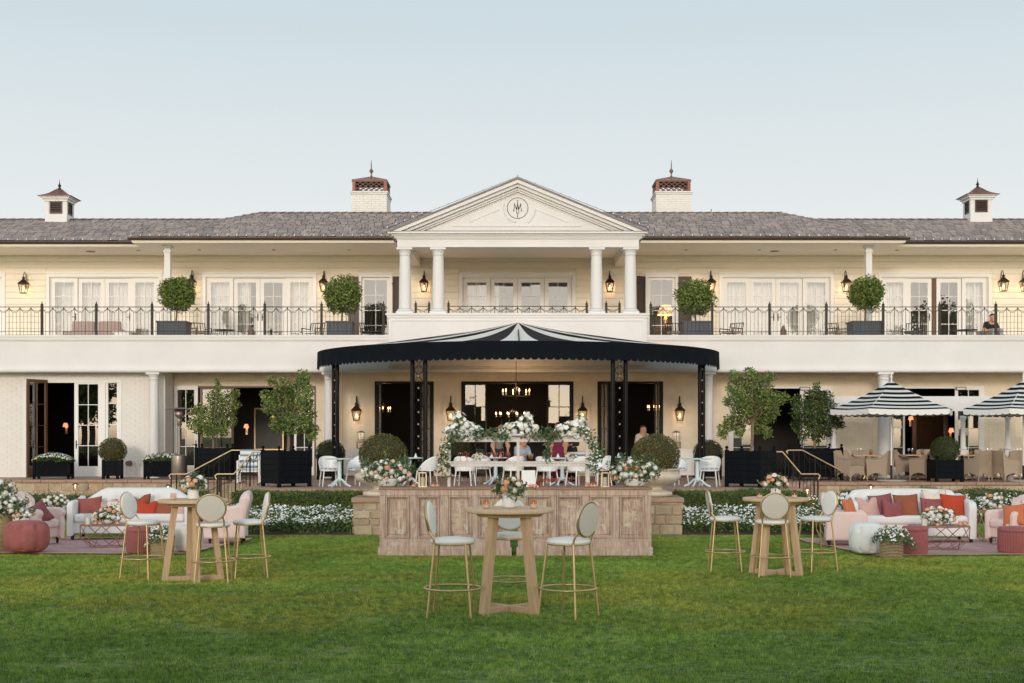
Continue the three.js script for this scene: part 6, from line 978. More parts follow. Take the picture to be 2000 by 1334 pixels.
const pipe = (s) => ready(tube([[-1, -1], [-0.5, -0.955], [0, -0.92], [0.5, -0.955], [1, -1], [0.955, -0.5], [0.92, 0], [0.955, 0.5], [1, 1]].map(([a, b]) => [a * s / 2, b * s / 2, 0]), 0.005, 30, 5));
const pg = [pillowGeo(0.5, 0.17, 0), pillowGeo(0.5, 0.17, 0.10), pillowGeo(0.42, 0.15, 0), pillowGeo(0.42, 0.15, 0.08)];
const velvet = (c, s, sheen) => P({ map: velvetMap(c, s), roughness: 0.85, sheen: 0.3, sheenRoughness: 0.5, sheenColor: lin(...sheen) });
const PM = { rose: velvet([0.32, 0.085, 0.07], 721, [0.9, 0.5, 0.45]), blush: S({ map: mottle([0.58, 0.36, 0.31], 0.08, 0.5, 722), roughness: 0.9 }), rust: S({ map: mottle([0.29, 0.085, 0.04], 0.12, 0.5, 723), roughness: 0.9, bumpMap: clothBump, bumpScale: 0.001 }), red: velvet([0.46, 0.05, 0.016], 724, [1, 0.35, 0.2]), orange: S({ map: mottle([0.56, 0.16, 0.07], 0.08, 0.5, 725), roughness: 0.9 }), cream: S({ map: mottle([0.74, 0.62, 0.52], 0.1, 0.5, 726), roughness: 0.9 }), dusk: velvet([0.28, 0.075, 0.08], 727, [0.9, 0.55, 0.55]) };
function pillow(px, py, Z, g, mat, turn, roll, label, grp, tilt = -0.3) { const t = thing('pillow', label, 'pillow', [PX(px, Z), PY(py, Z), -Z], turn, grp); t.rotation.set(tilt, turn, roll, 'YXZ'); mesh('cover', pg[g], mat, t); mesh('piping', pipe(g < 2 ? 0.5 : 0.42), mat, t); }
pillow(176, 994, 26.75, 0, PM.rose, 0.25, 0.1, 'rose velvet pillow at the left end of the camelback sofa', 'pillows of the left sofa'); pillow(204, 996, 26.85, 1, PM.blush, 0.1, -0.05, 'pale blush pillow behind the coffee table flowers of the left sofa', 'pillows of the left sofa'); pillow(228, 997, 26.7, 2, PM.cream, 0.1, 0.05, 'small cream and blush pillow in the middle of the left sofa', 'pillows of the left sofa');
pillow(270, 988, 26.9, 1, PM.rust, 0, 0.05, 'rust brown pillow with a dented top behind the bright orange pillow', 'pillows of the left sofa'); pillow(287, 996, 26.65, 3, PM.red, -0.1, -0.06, 'bright orange red velvet pillow on the left sofa', 'pillows of the left sofa'); pillow(320, 1000, 26.65, 2, PM.rust, -0.1, -0.03, 'rust brown pillow right of the bright orange pillow', 'pillows of the left sofa'); pillow(345, 1002, 26.75, 3, PM.blush, -0.3, 0.02, 'fringed dusty pink pillow at the right end of the left sofa', 'pillows of the left sofa');
pillow(1696, 994, 25.9, 1, PM.blush, 0.25, 0.05, 'pale blush pillow at the left end of the curved sofa', 'pillows of the right sofa'); pillow(1722, 989, 26.0, 0, PM.dusk, 0.1, 0.12, 'dusky rose pillow half hidden behind the pinched rose pillow', 'pillows of the right sofa'); pillow(1743, 996, 25.7, 3, PM.dusk, 0.1, -0.05, 'pinched dusky rose pillow with pale piping on the curved sofa', 'pillows of the right sofa'); pillow(1770, 989, 25.9, 0, PM.rust, 0, 0.04, 'large rust brown pillow in the middle of the curved sofa', 'pillows of the right sofa'); pillow(1818, 993, 25.8, 2, PM.dusk, -0.05, -0.05, 'square dusky rose pillow behind the coffee table flowers', 'pillows of the right sofa'); pillow(1860, 989, 25.9, 0, PM.red, -0.2, -0.06, 'orange red velvet pillow at the right end of the curved sofa', 'pillows of the right sofa'); pillow(1826, 980, 26.05, 1, PM.cream, 0, 0.03, 'cream pillow at the back of the curved sofa', 'pillows of the right sofa');
pillow(76, 1004, 24.75, 2, PM.dusk, 0.7, 0.5, 'dusky rose pillow in the tall blush armchair', undefined); pillow(1659, 993, 24.8, 3, PM.orange, 0.9, 0.05, 'orange pillow with a dented top in the blush armchair by the white pouf', undefined); pillow(1980, 1006, 24.7, 2, PM.orange, -0.7, 0.12, 'orange pillow in the blush armchair by the ribbed ottoman', undefined);
// poufs and ottomans
function pouf(label, px, Z, R, h, mat, seed, lobes, grp) {
  const x = PX(px, Z), t = thing('pouf', label, 'pouf', [x, gy(x, Z), -Z], 0, grp), NU = 96, NV = 40, pos = [];
  const q = (i, j) => { const a = i / NU * 2 * Math.PI, v = j / NV * Math.PI - Math.PI / 2, ce = Math.cos(v), se = Math.sin(v), pr = Math.sign(ce) * Math.pow(Math.abs(ce), 0.42), pz = Math.sign(se) * Math.pow(Math.abs(se), 0.75); const row = Math.pow(Math.abs(Math.sin(v * 2)), 1), dim = 1 - 0.07 * Math.pow(Math.abs(Math.cos(a * lobes / 2 + 0.4)), 6) * (0.5 + 0.5 * Math.abs(row)) - (j > NV * 0.62 && j < NV * 0.74 || j > NV * 0.2 && j < NV * 0.3 ? 0.07 * Math.pow(Math.abs(Math.cos(a * lobes / 2 + 0.4)), 10) : 0); const n = 1 + 0.012 * (fbm(i / NU, j / NV, 8, 4, 3, seed) - 0.5); return [R * pr * dim * n * Math.cos(a), h / 2 + h / 2 * pz, R * pr * dim * n * Math.sin(a)]; };
  for (let j = 0; j < NV; j++) for (let i = 0; i < NU; i++) { const A = q(i, j), B = q(i + 1, j), C = q(i + 1, j + 1), D = q(i, j + 1); pos.push(...A, ...C, ...B, ...A, ...D, ...C); }
  const g = new THREE.BufferGeometry(); g.setAttribute('position', new THREE.Float32BufferAttribute(pos, 3)); mesh('cover', smoothN(g), mat, t);
  for (const [v, k] of [[0.27, 0.93], [0.68, 0.93]]) for (let i = 0; i < lobes; i++) { const a = (i * 2 * Math.PI + 0.0 - 0.8) / lobes, b = mesh('button', ball(0.012, 0, 0, 0, 8), mat, t); b.position.set(R * k * Math.cos(a), h * v, R * k * Math.sin(a)); }
}
pouf('tufted rose velvet pouf at the front of the left rug', 52, 22.75, 0.385, 0.55, velvet([0.33, 0.10, 0.09], 731, [0.95, 0.55, 0.5]), 733, 8, 'tufted poufs'); pouf('round white tufted pouf at the front of the right rug', 1692, 22.35, 0.295, 0.53, MT.sofa, 734, 8, 'tufted poufs'); pouf('small cream tufted pouf beside the basket by the left sofa', 368, 22.85, 0.25, 0.47, S({ map: mottle([0.70, 0.62, 0.56], 0.08, 0.6, 735), roughness: 0.9 }), 736, 8, 'tufted poufs');
function ottoman(label, px, Z, R, h, mat) { const x = PX(px, Z), t = thing('ribbed_ottoman', label, 'ottoman', [x, gy(x, Z), -Z], 0, 'ribbed rose ottomans'), N = 384, pos = [], q = (i, j) => { const a = i / N * 2 * Math.PI, y = [0.005, 0.03, h - 0.07][j], r = (R - (j === 0 ? 0.012 : 0)) * (1 + 0.05 * Math.abs(Math.cos(a * 20)) - 0.05); return [r * Math.cos(a), y, r * Math.sin(a)]; }; for (let j = 0; j < 2; j++) for (let i = 0; i < N; i++) { const A = q(i, j), B = q(i + 1, j), C = q(i + 1, j + 1), D = q(i, j + 1); pos.push(...A, ...C, ...B, ...A, ...D, ...C); } const g = new THREE.BufferGeometry(); g.setAttribute('position', new THREE.Float32BufferAttribute(pos, 3)); mesh('pleated_side', smoothN(g), mat, t); mesh('top_cushion', lathe([[0, h - 0.08], [R * 0.99, h - 0.08], [R * 1.005, h - 0.06], [R * 1.0, h - 0.03], [R * 0.93, h - 0.006], [R * 0.5, h + 0.008], [0, h + 0.01]], 48), mat, t); }
const ribbed = velvet([0.32, 0.10, 0.098], 741, [0.95, 0.55, 0.55]);
ottoman('ribbed rose ottoman beside the basket at the left lounge', 271, 22.7, 0.21, 0.44, ribbed); ottoman('ribbed rose ottoman behind the flower basket at the right lounge', 1787, 22.3, 0.215, 0.47, ribbed); ottoman('ribbed rose ottoman in front of the armchair at the right lounge', 1985, 22.6, 0.31, 0.44, ribbed);
// seagrass baskets of flowers
function basket(label, px, Z, r, h, fl, seed, onRug = true) { rnd = mulberry(seed); const x = PX(px, Z), t = thing('flower_basket', label, 'basket', [x, (onRug ? gy(x, Z) : lawnY(x, Z)) + 0.002, -Z], 0, 'seagrass baskets of white flowers'); mesh('basket', lathe([[0, 0], [r * 0.95, 0], [r * 1.0, h * 0.1], [r * 1.04, h * 0.5], [r * 1.0, h * 0.95], [r * 0.97, h], [r * 0.93, h], [r * 0.95, h * 0.6], [0, h * 0.55]], 40), MT.seagrass, t); const N = Math.round(h / 0.024), rows = []; for (let i = 0; i < N; i++) { const v = (i + 0.5) / N, rad = r * (0.96 + 0.08 * Math.sin(Math.PI * Math.min(1, v * 1.05))); rows.push(new THREE.TorusGeometry(rad, 0.0135, 6, 40).rotateX(Q).translate(0, v * h, 0)); } mesh('coil', rows, MT.seagrass, t); fl(t, r, h); }
const daisies = (R, H, dx) => (t, r, h) => { const s = (k) => () => { const u = rr(-1, 1), a = rr(0, 6.283), q = Math.sqrt(rnd()), x = q * Math.cos(a), z = q * Math.sin(a), dr = Math.max(0, q - 0.6); return [x * R + dx * q * Math.max(0, x), h + H * (1 - q * q * 0.6) * rr(k, 1) - dr * (0.5 + Math.max(0, x * Math.sign(dx)) * 0.9) * R * 1.4, z * R, x, 0.7, z + 0.3]; }; stuff(mesh('foliage', leaves(900, s(0.1), 0.05, 0.024, GREEN.bouquet, 0.8), MT.leaf, t)); blossoms('white_blossoms', t, 170, s(0.7), 0.04); };
basket('seagrass basket with trailing white daisies beside the ribbed ottoman of the left lounge', 317, 22.2, 0.185, 0.33, daisies(0.30, 0.2, -0.12), 751, false); basket('seagrass basket with trailing white daisies in front of the ribbed ottoman of the right lounge', 1741, 21.65, 0.175, 0.34, daisies(0.30, 0.2, 0.14), 752, false);
basket('tall seagrass basket of white roses and greenery beside the rose pouf', -4, 23.2, 0.24, 0.64, (t, r, h) => { bouquet(t, [0.12, h + 0.12, 0], [0.36, 0.18, 0.26], 26, 'wwwwb', 0.11, 500, { sprig: 14, low: -0.5 }); bouquet(t, [0.12, h + 0.42, 0], [0.2, 0.2, 0.14], 9, 'w', 0.12, 120, {}); bouquet(t, [0.5, h - 0.02, 0.1], [0.2, 0.08, 0.1], 10, 'wwb', 0.075, 60, { sprig: 4 }); }, 753);
// wire tables
function wireTable(label, px, Z, rx, rz, h, seed, mat, grp, topMat) {
  const x = PX(px, Z), t = thing('wire_table', label, 'table', [x, gy(x, Z), -Z], 0, grp), n = 6, T = [], M = [], B = [];
  for (let i = 0; i < n; i++) { const a = (i + 0.5) / n * 2 * Math.PI; T.push([rx * Math.cos(a), h, rz * Math.sin(a)]); const c = a + Math.PI / n; M.push([rx * 0.96 * Math.cos(c), h * 0.42, rz * 0.96 * Math.sin(c)]); B.push([rx * 0.62 * Math.cos(a), 0.008, rz * 0.62 * Math.sin(a)]); }
  mesh('table_top', ex(shp(T.map((p) => [p[0], p[2]])), 0.022, 0.004).rotateX(Q).translate(0, h + 0.014, 0), topMat || MT.walnut, t);
  for (let i = 0; i < n; i++) { const j = (i + 1) % n; mesh('wire', [bar(T[i], M[i], 0.008, 5), bar(T[j], M[i], 0.008, 5), bar(M[i], B[i], 0.008, 5), bar(M[i], B[j], 0.008, 5), bar(B[i], B[j], 0.007, 5)], mat, t); }
  return [x, gy(x, Z) + h + 0.016, -Z];
}
function tableDecor(p, R, n, seed, label, grp, extra) { rnd = mulberry(seed); const t = thing('flower_bowl', label, 'flower arrangement', p, 0, grp); mesh('bowl', lathe([[0, 0], [0.07, 0], [0.1, 0.03], [0.12, 0.08], [0.11, 0.085], [0, 0.06]], 20), MT.ceramic, t); bouquet(t, [0, 0.15, 0], R, n, 'wwwwcbp', 0.095, 220, { sprig: 6, low: -0.4, leafLen: 0.08 }); }
let p = wireTable('copper wire coffee table before the camelback sofa', 210, 24.2, 0.52, 0.36, 0.41, 1, MT.roseGold, 'wire coffee tables'); tableDecor([p[0] + 0.02, p[1], p[2]], [0.24, 0.14, 0.16], 24, 761, 'white roses in a bowl on the left coffee table', 'flowers on the lounge tables');
votive(p[0] - 0.16, p[1], p[2] + 0.2, 'votive candle on the left coffee table', 'votives on the left coffee table'); votive(p[0] - 0.07, p[1], p[2] + 0.22, 'votive candle on the left coffee table', 'votives on the left coffee table'); votive(p[0] + 0.24, p[1], p[2] + 0.18, 'votive candle on the left coffee table', 'votives on the left coffee table');
const pillar = (q, l) => { const t = thing('pillar_candle', l, 'candle', q); mesh('wax', cyl(0.045, 0.045, 0.12, 20), MT.wax, t); mesh('glass_cylinder', new THREE.CylinderGeometry(0.07, 0.07, 0.2, 24, 1, true).translate(0, 0.1, 0), MT.glass, t); }; pillar([p[0] - 0.33, p[1], p[2] + 0.1], 'white pillar candle in a glass cylinder on the left coffee table');
p = wireTable('copper wire coffee table before the curved white sofa', 1834, 23.6, 0.57, 0.38, 0.42, 2, MT.roseGold, 'wire coffee tables'); tableDecor([p[0] - 0.02, p[1], p[2]], [0.30, 0.16, 0.18], 32, 762, 'white and peach roses in a bowl on the right coffee table', 'flowers on the lounge tables');
votive(p[0] - 0.1, p[1], p[2] + 0.22, 'votive candle on the right coffee table', 'votives on the right coffee table'); votive(p[0] + 0.34, p[1], p[2] + 0.14, 'votive candle on the right coffee table', 'votives on the right coffee table'); votive(p[0] + 0.44, p[1], p[2] + 0.08, 'votive candle on the right coffee table', 'votives on the right coffee table'); pillar([p[0] - 0.3, p[1], p[2] + 0.12], 'white pillar candle in a glass cylinder on the right coffee table');
p = wireTable('gold wire side table between the tall blush armchair and the camelback sofa', 112, 26.6, 0.26, 0.26, 0.6, 3, MT.gold, 'gold wire side tables'); tableDecor([p[0] - 0.05, p[1] + 0.0, p[2]], [0.26, 0.14, 0.16], 22, 763, 'peach and white roses on the left gold side table', 'flowers on the side tables');
p = wireTable('gold wire side table between the curved sofa and the right armchair', 1929, 26.2, 0.24, 0.24, 0.6, 4, MT.gold, 'gold wire side tables'); tableDecor([p[0] + 0.12, p[1], p[2]], [0.2, 0.2, 0.16], 20, 764, 'blush and white roses on the right gold side table', 'flowers on the side tables'); votive(p[0] - 0.1, p[1], p[2] + 0.1, 'votive candle on the right gold side table');
p = wireTable('gold wire side table behind the blush armchair with plain arms', 1618, 26.0, 0.25, 0.25, 0.58, 5, MT.gold, 'gold wire side tables'); tableDecor([p[0] + 0.15, p[1], p[2]], [0.2, 0.16, 0.14], 16, 765, 'cream roses on the side table behind the plain armed armchair', 'flowers on the side tables');
// ---------------------------------------------------------------- cafe sets on the terrace
function tubShell(r, h0, h1, a0, th, flare = 1.12) { // curved back that drops towards the arms; opening towards +z
  const N = 40, M = 8, pos = [], q = (i, j, f) => { const u = i / N * 2 - 1, a = -Q + u * a0, top = h0 + (h1 - h0) * (1 - Math.pow(Math.abs(u), 2.4)), v = j / M, y = h0 - 0.06 + (top - h0 + 0.06) * v, R = (r * (1 + (flare - 1) * v)) + f * th / 2; return [R * Math.cos(a), y, R * Math.sin(a)]; };
  for (const f of [1, -1]) for (let j = 0; j < M; j++) for (let i = 0; i < N; i++) { const A = q(i, j, f), B = q(i + 1, j, f), C = q(i + 1, j + 1, f), D = q(i, j + 1, f); if (f > 0) pos.push(...A, ...C, ...B, ...A, ...D, ...C); else pos.push(...A, ...B, ...C, ...A, ...C, ...D); }
  for (let i = 0; i < N; i++) { const A = q(i, M, 1), B = q(i + 1, M, 1), C = q(i + 1, M, -1), D = q(i, M, -1); pos.push(...A, ...C, ...B, ...A, ...D, ...C); }
  for (const i of [0, N]) for (let j = 0; j < M; j++) { const A = q(i, j, 1), B = q(i, j, -1), C = q(i, j + 1, -1), D = q(i, j + 1, 1); if (i) pos.push(...A, ...C, ...B, ...A, ...D, ...C); else pos.push(...A, ...B, ...C, ...A, ...C, ...D); }
  const g = new THREE.BufferGeometry(); g.setAttribute('position', new THREE.Float32BufferAttribute(pos, 3)); return smoothN(g);
}
function makeTub() {
  const t = thing('tub_chair', '', 'chair');
  mesh('back_shell', tubShell(0.255, 0.47, 0.80, 1.95, 0.022), MT.whitePlastic, t);
  mesh('seat', [lathe([[0, 0.40], [0.25, 0.40], [0.262, 0.415], [0.262, 0.44], [0.25, 0.45], [0, 0.455]], 28)], MT.whitePlastic, t);
  mesh('seat_pad', lathe([[0, 0.452], [0.22, 0.452], [0.23, 0.468], [0.21, 0.485], [0, 0.49]], 24), S({ map: tex(64, 0.12, (u) => u < 0.5 ? [0.72, 0.73, 0.73] : [0.33, 0.45, 0.55]), roughness: 0.9 }), t);
  for (const [sx, sz] of [[-1, 1], [1, 1], [-1, -1], [1, -1]]) mesh('leg', bar([sx * 0.235, 0, sz * 0.225], [sx * 0.19, 0.42, sz * 0.18], 0.014, 8, 0.02), MT.whitePlastic, t);
  return t;
}
function makeCafe() {
  const t = thing('cafe_table', '', 'table');
  mesh('table_top', lathe([[0, 0.72], [0.36, 0.72], [0.37, 0.728], [0.37, 0.742], [0.36, 0.75], [0, 0.75]], 36), MT.paleBlue, t);
  mesh('column', lathe([[0, 0.14], [0.05, 0.14], [0.055, 0.2], [0.05, 0.6], [0.075, 0.72], [0, 0.72]], 14), MT.paleBlue, t);
  for (let i = 0; i < 4; i++) { const a = i * Q + 0.5, c = Math.cos(a), s = Math.sin(a); mesh('foot', [tube([[0.02 * c, 0.22, 0.02 * s], [0.12 * c, 0.17, 0.12 * s], [0.24 * c, 0.07, 0.24 * s], [0.36 * c, 0.02, 0.36 * s]], 0.026, 12, 8)], MT.paleBlue, t); }
  return t;
}
{
  const tub = makeTub(), cafe = makeCafe(); let a = 0, b = 0;
  const C = (px, Z, turn, l) => { const p = [PX(px, Z), TY + 0.002, -Z]; if (a++) copy(tub, p, turn, l, 'white tub chairs on the terrace'); else { tub.position.set(...p); tub.rotation.y = turn; tag(tub, l, 'chair', 'white tub chairs on the terrace'); } };
  const T = (px, Z, l) => { const p = [PX(px, Z), TY + 0.002, -Z]; if (b++) copy(cafe, p, 0, l, 'pale blue cafe tables'); else { cafe.position.set(...p); tag(cafe, l, 'table', 'pale blue cafe tables'); } };
  T(663, 34.0, 'pale blue cafe table beside the lemon tree planter'); T(1362, 34.0, 'pale blue cafe table beside the right citrus planter'); T(800, 35.2, 'pale blue cafe table behind the left urn'); T(968, 35.6, 'pale blue cafe table behind the middle of the bar shelf'); T(1098, 35.0, 'pale blue cafe table behind the right part of the bar shelf'); T(1215, 36.2, 'pale blue cafe table behind the right urn');
  C(644, 34.5, 0.35, 'white tub chair left of the table by the lemon tree'); C(698, 35.0, -0.5, 'white tub chair right of the table by the lemon tree'); C(833, 34.6, -1.9, 'white tub chair turned aside behind the left flower bowl'); C(768, 36.0, 0.7, 'white tub chair behind the left box ball');
  C(908, 34.6, 2.9, 'white tub chair with its back to the bar, below the left shelf'); C(940, 36.4, 0.3, 'white tub chair facing out behind the left shelf'); C(1003, 34.8, -2.6, 'white tub chair with its back to the bar, beside the shelf post'); C(1068, 34.4, 2.6, 'white tub chair with its back to the bar, below the right shelf'); C(1085, 36.4, 0.1, 'white tub chair facing out behind the right shelf'); C(1128, 34.5, -2.5, 'white tub chair with its back to the bar, right of the menu card'); C(1172, 35.0, -1.1, 'white tub chair behind the right hanging vine'); C(1240, 35.4, -0.4, 'white tub chair behind the right flower bowl');
  C(1322, 35.0, 0.5, 'white tub chair left of the table by the right citrus planter'); C(1386, 34.5, -0.35, 'white tub chair right of the table by the right citrus planter');
  // table settings and small things on the tables behind the bar
  const nap = ready([rb(0.10, 0.006, 0.12, 0.002, 0, 0.004, 0), new THREE.ConeGeometry(0.05, 0.12, 4).translate(0, 0.065, 0)]);
  for (const [px, Z] of [[790, 35.2], [812, 35.1], [960, 35.5], [978, 35.5], [1090, 34.9], [1108, 34.9], [1208, 36.1], [1222, 36.1]]) { const m = mesh('folded_napkin', nap, MT.white); m.position.set(PX(px, Z), TY + 0.753, -Z); tag(m, 'folded white napkin on a pale blue cafe table', 'napkin', 'napkins on the cafe tables'); }
}
// bench with blue striped cushions behind the bar, striped armchair on the left
const stripe = S({ map: tex(64, [0.4, 0.16], (u, v) => v < 0.62 ? [0.74, 0.74, 0.72] : [0.16, 0.27, 0.36]), roughness: 0.9 });
{
  const t = thing('striped_armchair', 'white armchair with blue striped cushions between the left planters', 'armchair', [PX(487, 37.2), TY, -37.2], 0.1); mesh('frame', [...[[-1, 1], [1, 1], [-1, -1], [1, -1]].map(([a, b]) => bx(0.05, b > 0 ? 0.6 : 0.78, 0.05, a * 0.3, b > 0 ? 0.3 : 0.39, b * 0.3)), bx(0.6, 0.05, 0.6, 0, 0.33, 0), bx(0.05, 0.04, 0.6, 0.3, 0.61, 0), bx(0.05, 0.04, 0.6, -0.3, 0.61, 0)], MT.whitePaint, t); mesh('seat_cushion', rb(0.56, 0.12, 0.56, 0.03, 0, 0.42, 0.02, 2), stripe, t); mesh('back_cushion', xf(rb(0.56, 0.48, 0.13, 0.04, 0, 0, 0, 2), 0, 0.70, -0.22, 0, -0.15), stripe, t);
  const b = thing('banquette', 'long white bench with blue striped cushions behind the bar shelf', 'bench', [PX(1118, 37.4), TY, -37.4]); mesh('frame', [bx(1.5, 0.06, 0.6, 0, 0.32, 0), bx(1.5, 0.5, 0.05, 0, 0.6, -0.3), ...[[-1, 1], [1, 1], [-1, -1], [1, -1]].map(([a, c]) => bx(0.06, 0.32, 0.06, a * 0.7, 0.16, c * 0.26)), bx(0.06, 0.3, 0.6, -0.75, 0.48, 0), bx(0.06, 0.3, 0.6, 0.75, 0.48, 0)], MT.whitePaint, b); mesh('seat_cushion', rb(1.42, 0.12, 0.56, 0.03, 0, 0.41, 0.02, 2), stripe, b); mesh('back_cushion', rb(1.42, 0.4, 0.12, 0.04, 0, 0.67, -0.21, 2), stripe, b);
}
// sideboards with drink dispensers against the wall
function sideboard(px, l, l2) { const Z = 41.9, t = thing('sideboard', l, 'sideboard', [PX(px, Z), TY, -Z]); mesh('cabinet', [bx(1.5, 0.8, 0.5, 0, 0.46, 0), bx(1.56, 0.05, 0.56, 0, 0.885, 0)], MT.whitePaint, t); for (const s of [-1, 0, 1]) { const d = mesh('door', rb(0.46, 0.6, 0.02, 0.006, s * 0.49, 0.47, 0.26), MT.whitePaint, t); mesh('knob', ball(0.014, s * 0.49 + 0.19, 0.6, 0.28, 8), MT.iron, d); } for (const a of [-1, 1]) mesh('foot', bx(0.1, 0.06, 0.45, a * 0.65, 0.03, 0), MT.darkWood, t);
  const d = thing('drink_dispenser', l2, 'dispenser', [PX(px + (px < 1000 ? -3 : 3), Z), TY + 0.91, -Z]); mesh('stand', [bx(0.26, 0.02, 0.22, 0, 0.01, 0), ...[[-1, -1], [1, -1], [-1, 1], [1, 1]].map(([a, b]) => bx(0.018, 0.2, 0.018, a * 0.12, 0.1, b * 0.1)), bx(0.26, 0.02, 0.22, 0, 0.2, 0)], MT.copperDull, d); mesh('jar', new THREE.CylinderGeometry(0.125, 0.125, 0.3, 24, 1, true).translate(0, 0.36, 0), MT.glass, d); mesh('water', cyl(0.118, 0.118, 0.1, 20, 0, 0.215, 0), S({ color: lin(0.6, 0.52, 0.42), roughness: 0.1 }), d); mesh('lid', lathe([[0, 0.57], [0.03, 0.565], [0.13, 0.53], [0.135, 0.51], [0, 0.51]], 20), MT.copperDull, d); mesh('tap', bar([0, 0.24, 0.12], [0, 0.24, 0.18], 0.012, 6), MT.brass, d); }
sideboard(708, 'white sideboard against the wall left of the left black doors', 'glass drink dispenser on the left white sideboard'); sideboard(1318, 'white sideboard against the wall right of the right black doors', 'glass drink dispenser on the right white sideboard');
// patio heater
{ const Z = 39.8, t = thing('patio_heater', 'steel mushroom patio heater beside the open white garden door', 'patio heater', [PX(350, Z), TY, -Z]), st = S({ color: lin(0.34, 0.29, 0.25), roughness: 0.4, metalness: 0.7 }), h = (930 - 790) * Z / F; mesh('base', lathe([[0, 0], [0.24, 0], [0.24, 0.7], [0.2, 0.74], [0.05, 0.76], [0, 0.76]], 28), st, t); mesh('pole', cyl(0.035, 0.035, h - 1.0, 14, 0, 0.7, 0), st, t); mesh('burner', lathe([[0, h - 0.55], [0.07, h - 0.55], [0.075, h - 0.36], [0.06, h - 0.34], [0.13, h - 0.24], [0.14, h - 0.22], [0.15, h - 0.06], [0, h - 0.06]], 24), st, t); mesh('hood', lathe([[0, h], [0.1, h], [0.44, h - 0.045], [0.44, h - 0.055], [0, h - 0.02]], 40), st, t); }
// ---------------------------------------------------------------- striped umbrellas
function makeUmbrella() {
  const t = thing('striped_umbrella', '', 'umbrella'), ang = [180, 234, 316, 360, 414, 496].map((d) => d * Math.PI / 180), R = 1.78, y0 = 2.10, y1 = 2.93;
  const sc = tex(256, 1, (u, v) => { const s = (v * 7.0 + 0.42) % 1; return s < 0.5 ? [0.010, 0.011, 0.014] : [0.80, 0.79, 0.77]; }); sc.repeat.set(1, 1);
  const cloth = P({ map: sc, roughness: 1, transmission: 0.25, thickness: 0, specularIntensity: 0.1, side: THREE.DoubleSide }), val = S({ color: lin(0.80, 0.79, 0.77), roughness: 0.85, side: THREE.DoubleSide }), trim = S({ color: lin(0.012, 0.013, 0.016), roughness: 0.8, side: THREE.DoubleSide });
  const V2 = ang.map((a) => [R * Math.cos(a), -R * Math.sin(a)]);
  for (let k = 0; k < 6; k++) {
    const A = V2[k], B = V2[(k + 1) % 6], pos = [], uv = [], N = 12, q = (i, j) => { const u = i / N, v = j / N, x = (A[0] + (B[0] - A[0]) * u) * v, z = (A[1] + (B[1] - A[1]) * u) * v, sag = 0.05 * Math.sin(Math.PI * v) + 0.03 * Math.sin(Math.PI * u) * v; return [x, y1 + (y0 - y1) * v - sag, z]; };
    for (let j = 0; j < N; j++) for (let i = 0; i < N; i++) { const P4 = [[i, j], [i + 1, j], [i + 1, j + 1], [i, j], [i + 1, j + 1], [i, j + 1]]; for (const [a, b] of P4) { pos.push(...q(a, b)); uv.push(a / N, b / N * 0.98 + 0.02); } }
    const g = new THREE.BufferGeometry(); g.setAttribute('position', new THREE.Float32BufferAttribute(pos, 3)); g.setAttribute('uv', new THREE.Float32BufferAttribute(uv, 2)); g.computeVertexNormals(); mesh('canopy_panel', g, cloth, t, true);
    const pv = [], pt = [], L = Math.hypot(B[0] - A[0], B[1] - A[1]), M = Math.max(12, Math.round(L / 0.24) * 8), w = (i, e) => { const u = i / M, s = (u * M / 8) % 1, d = e * (0.15 + 0.04 * Math.sqrt(Math.max(0, 1 - Math.pow(2 * s - 1, 2)))); return [A[0] + (B[0] - A[0]) * u, y0 - d - 0.03 * Math.sin(Math.PI * u), A[1] + (B[1] - A[1]) * u]; };
    for (let i = 0; i < M; i++) { pv.push(...w(i, 0), ...w(i, 0.86), ...w(i + 1, 0.86), ...w(i, 0), ...w(i + 1, 0.86), ...w(i + 1, 0)); pt.push(...w(i, 0.86), ...w(i, 1), ...w(i + 1, 1), ...w(i, 0.86), ...w(i + 1, 1), ...w(i + 1, 0.86)); }
    const gv = new THREE.BufferGeometry(); gv.setAttribute('position', new THREE.Float32BufferAttribute(pv, 3)); gv.computeVertexNormals(); const m = mesh('valance', gv, val, t); const gt = new THREE.BufferGeometry(); gt.setAttribute('position', new THREE.Float32BufferAttribute(pt, 3)); gt.computeVertexNormals(); mesh('valance_trim', gt, trim, m);
    mesh('rib', bar([0, y1 - 0.08, 0], [V2[k][0] * 0.99, y0 - 0.02, V2[k][1] * 0.99], 0.012, 5), MT.whitePaint, t);
  }
  mesh('pole', cyl(0.024, 0.024, 2.98, 12, 0, 0.06, 0), MT.whitePaint, t); mesh('pole_sleeve', cyl(0.032, 0.032, 0.42, 12, 0, 0.05, 0), MT.iron, t); mesh('finial', lathe([[0, 3.0], [0.03, 3.0], [0.035, 3.04], [0.015, 3.1], [0.02, 3.14], [0, 3.17]], 10), MT.whitePaint, t); mesh('base_disc', lathe([[0, 0], [0.42, 0], [0.42, 0.03], [0.4, 0.045], [0, 0.06]], 36), S({ color: lin(0.5, 0.47, 0.44), roughness: 0.7 }), t);
  return t;
}
{ const u = makeUmbrella(); u.position.set(PX(1741, 38), TY, -38); tag(u, 'black and white striped umbrella with its pole beside the white column', 'umbrella', 'striped umbrellas'); copy(u, [PX(1999, 37.8), TY, -37.8], 0.05, 'black and white striped umbrella at the right edge of the terrace', 'striped umbrellas'); }
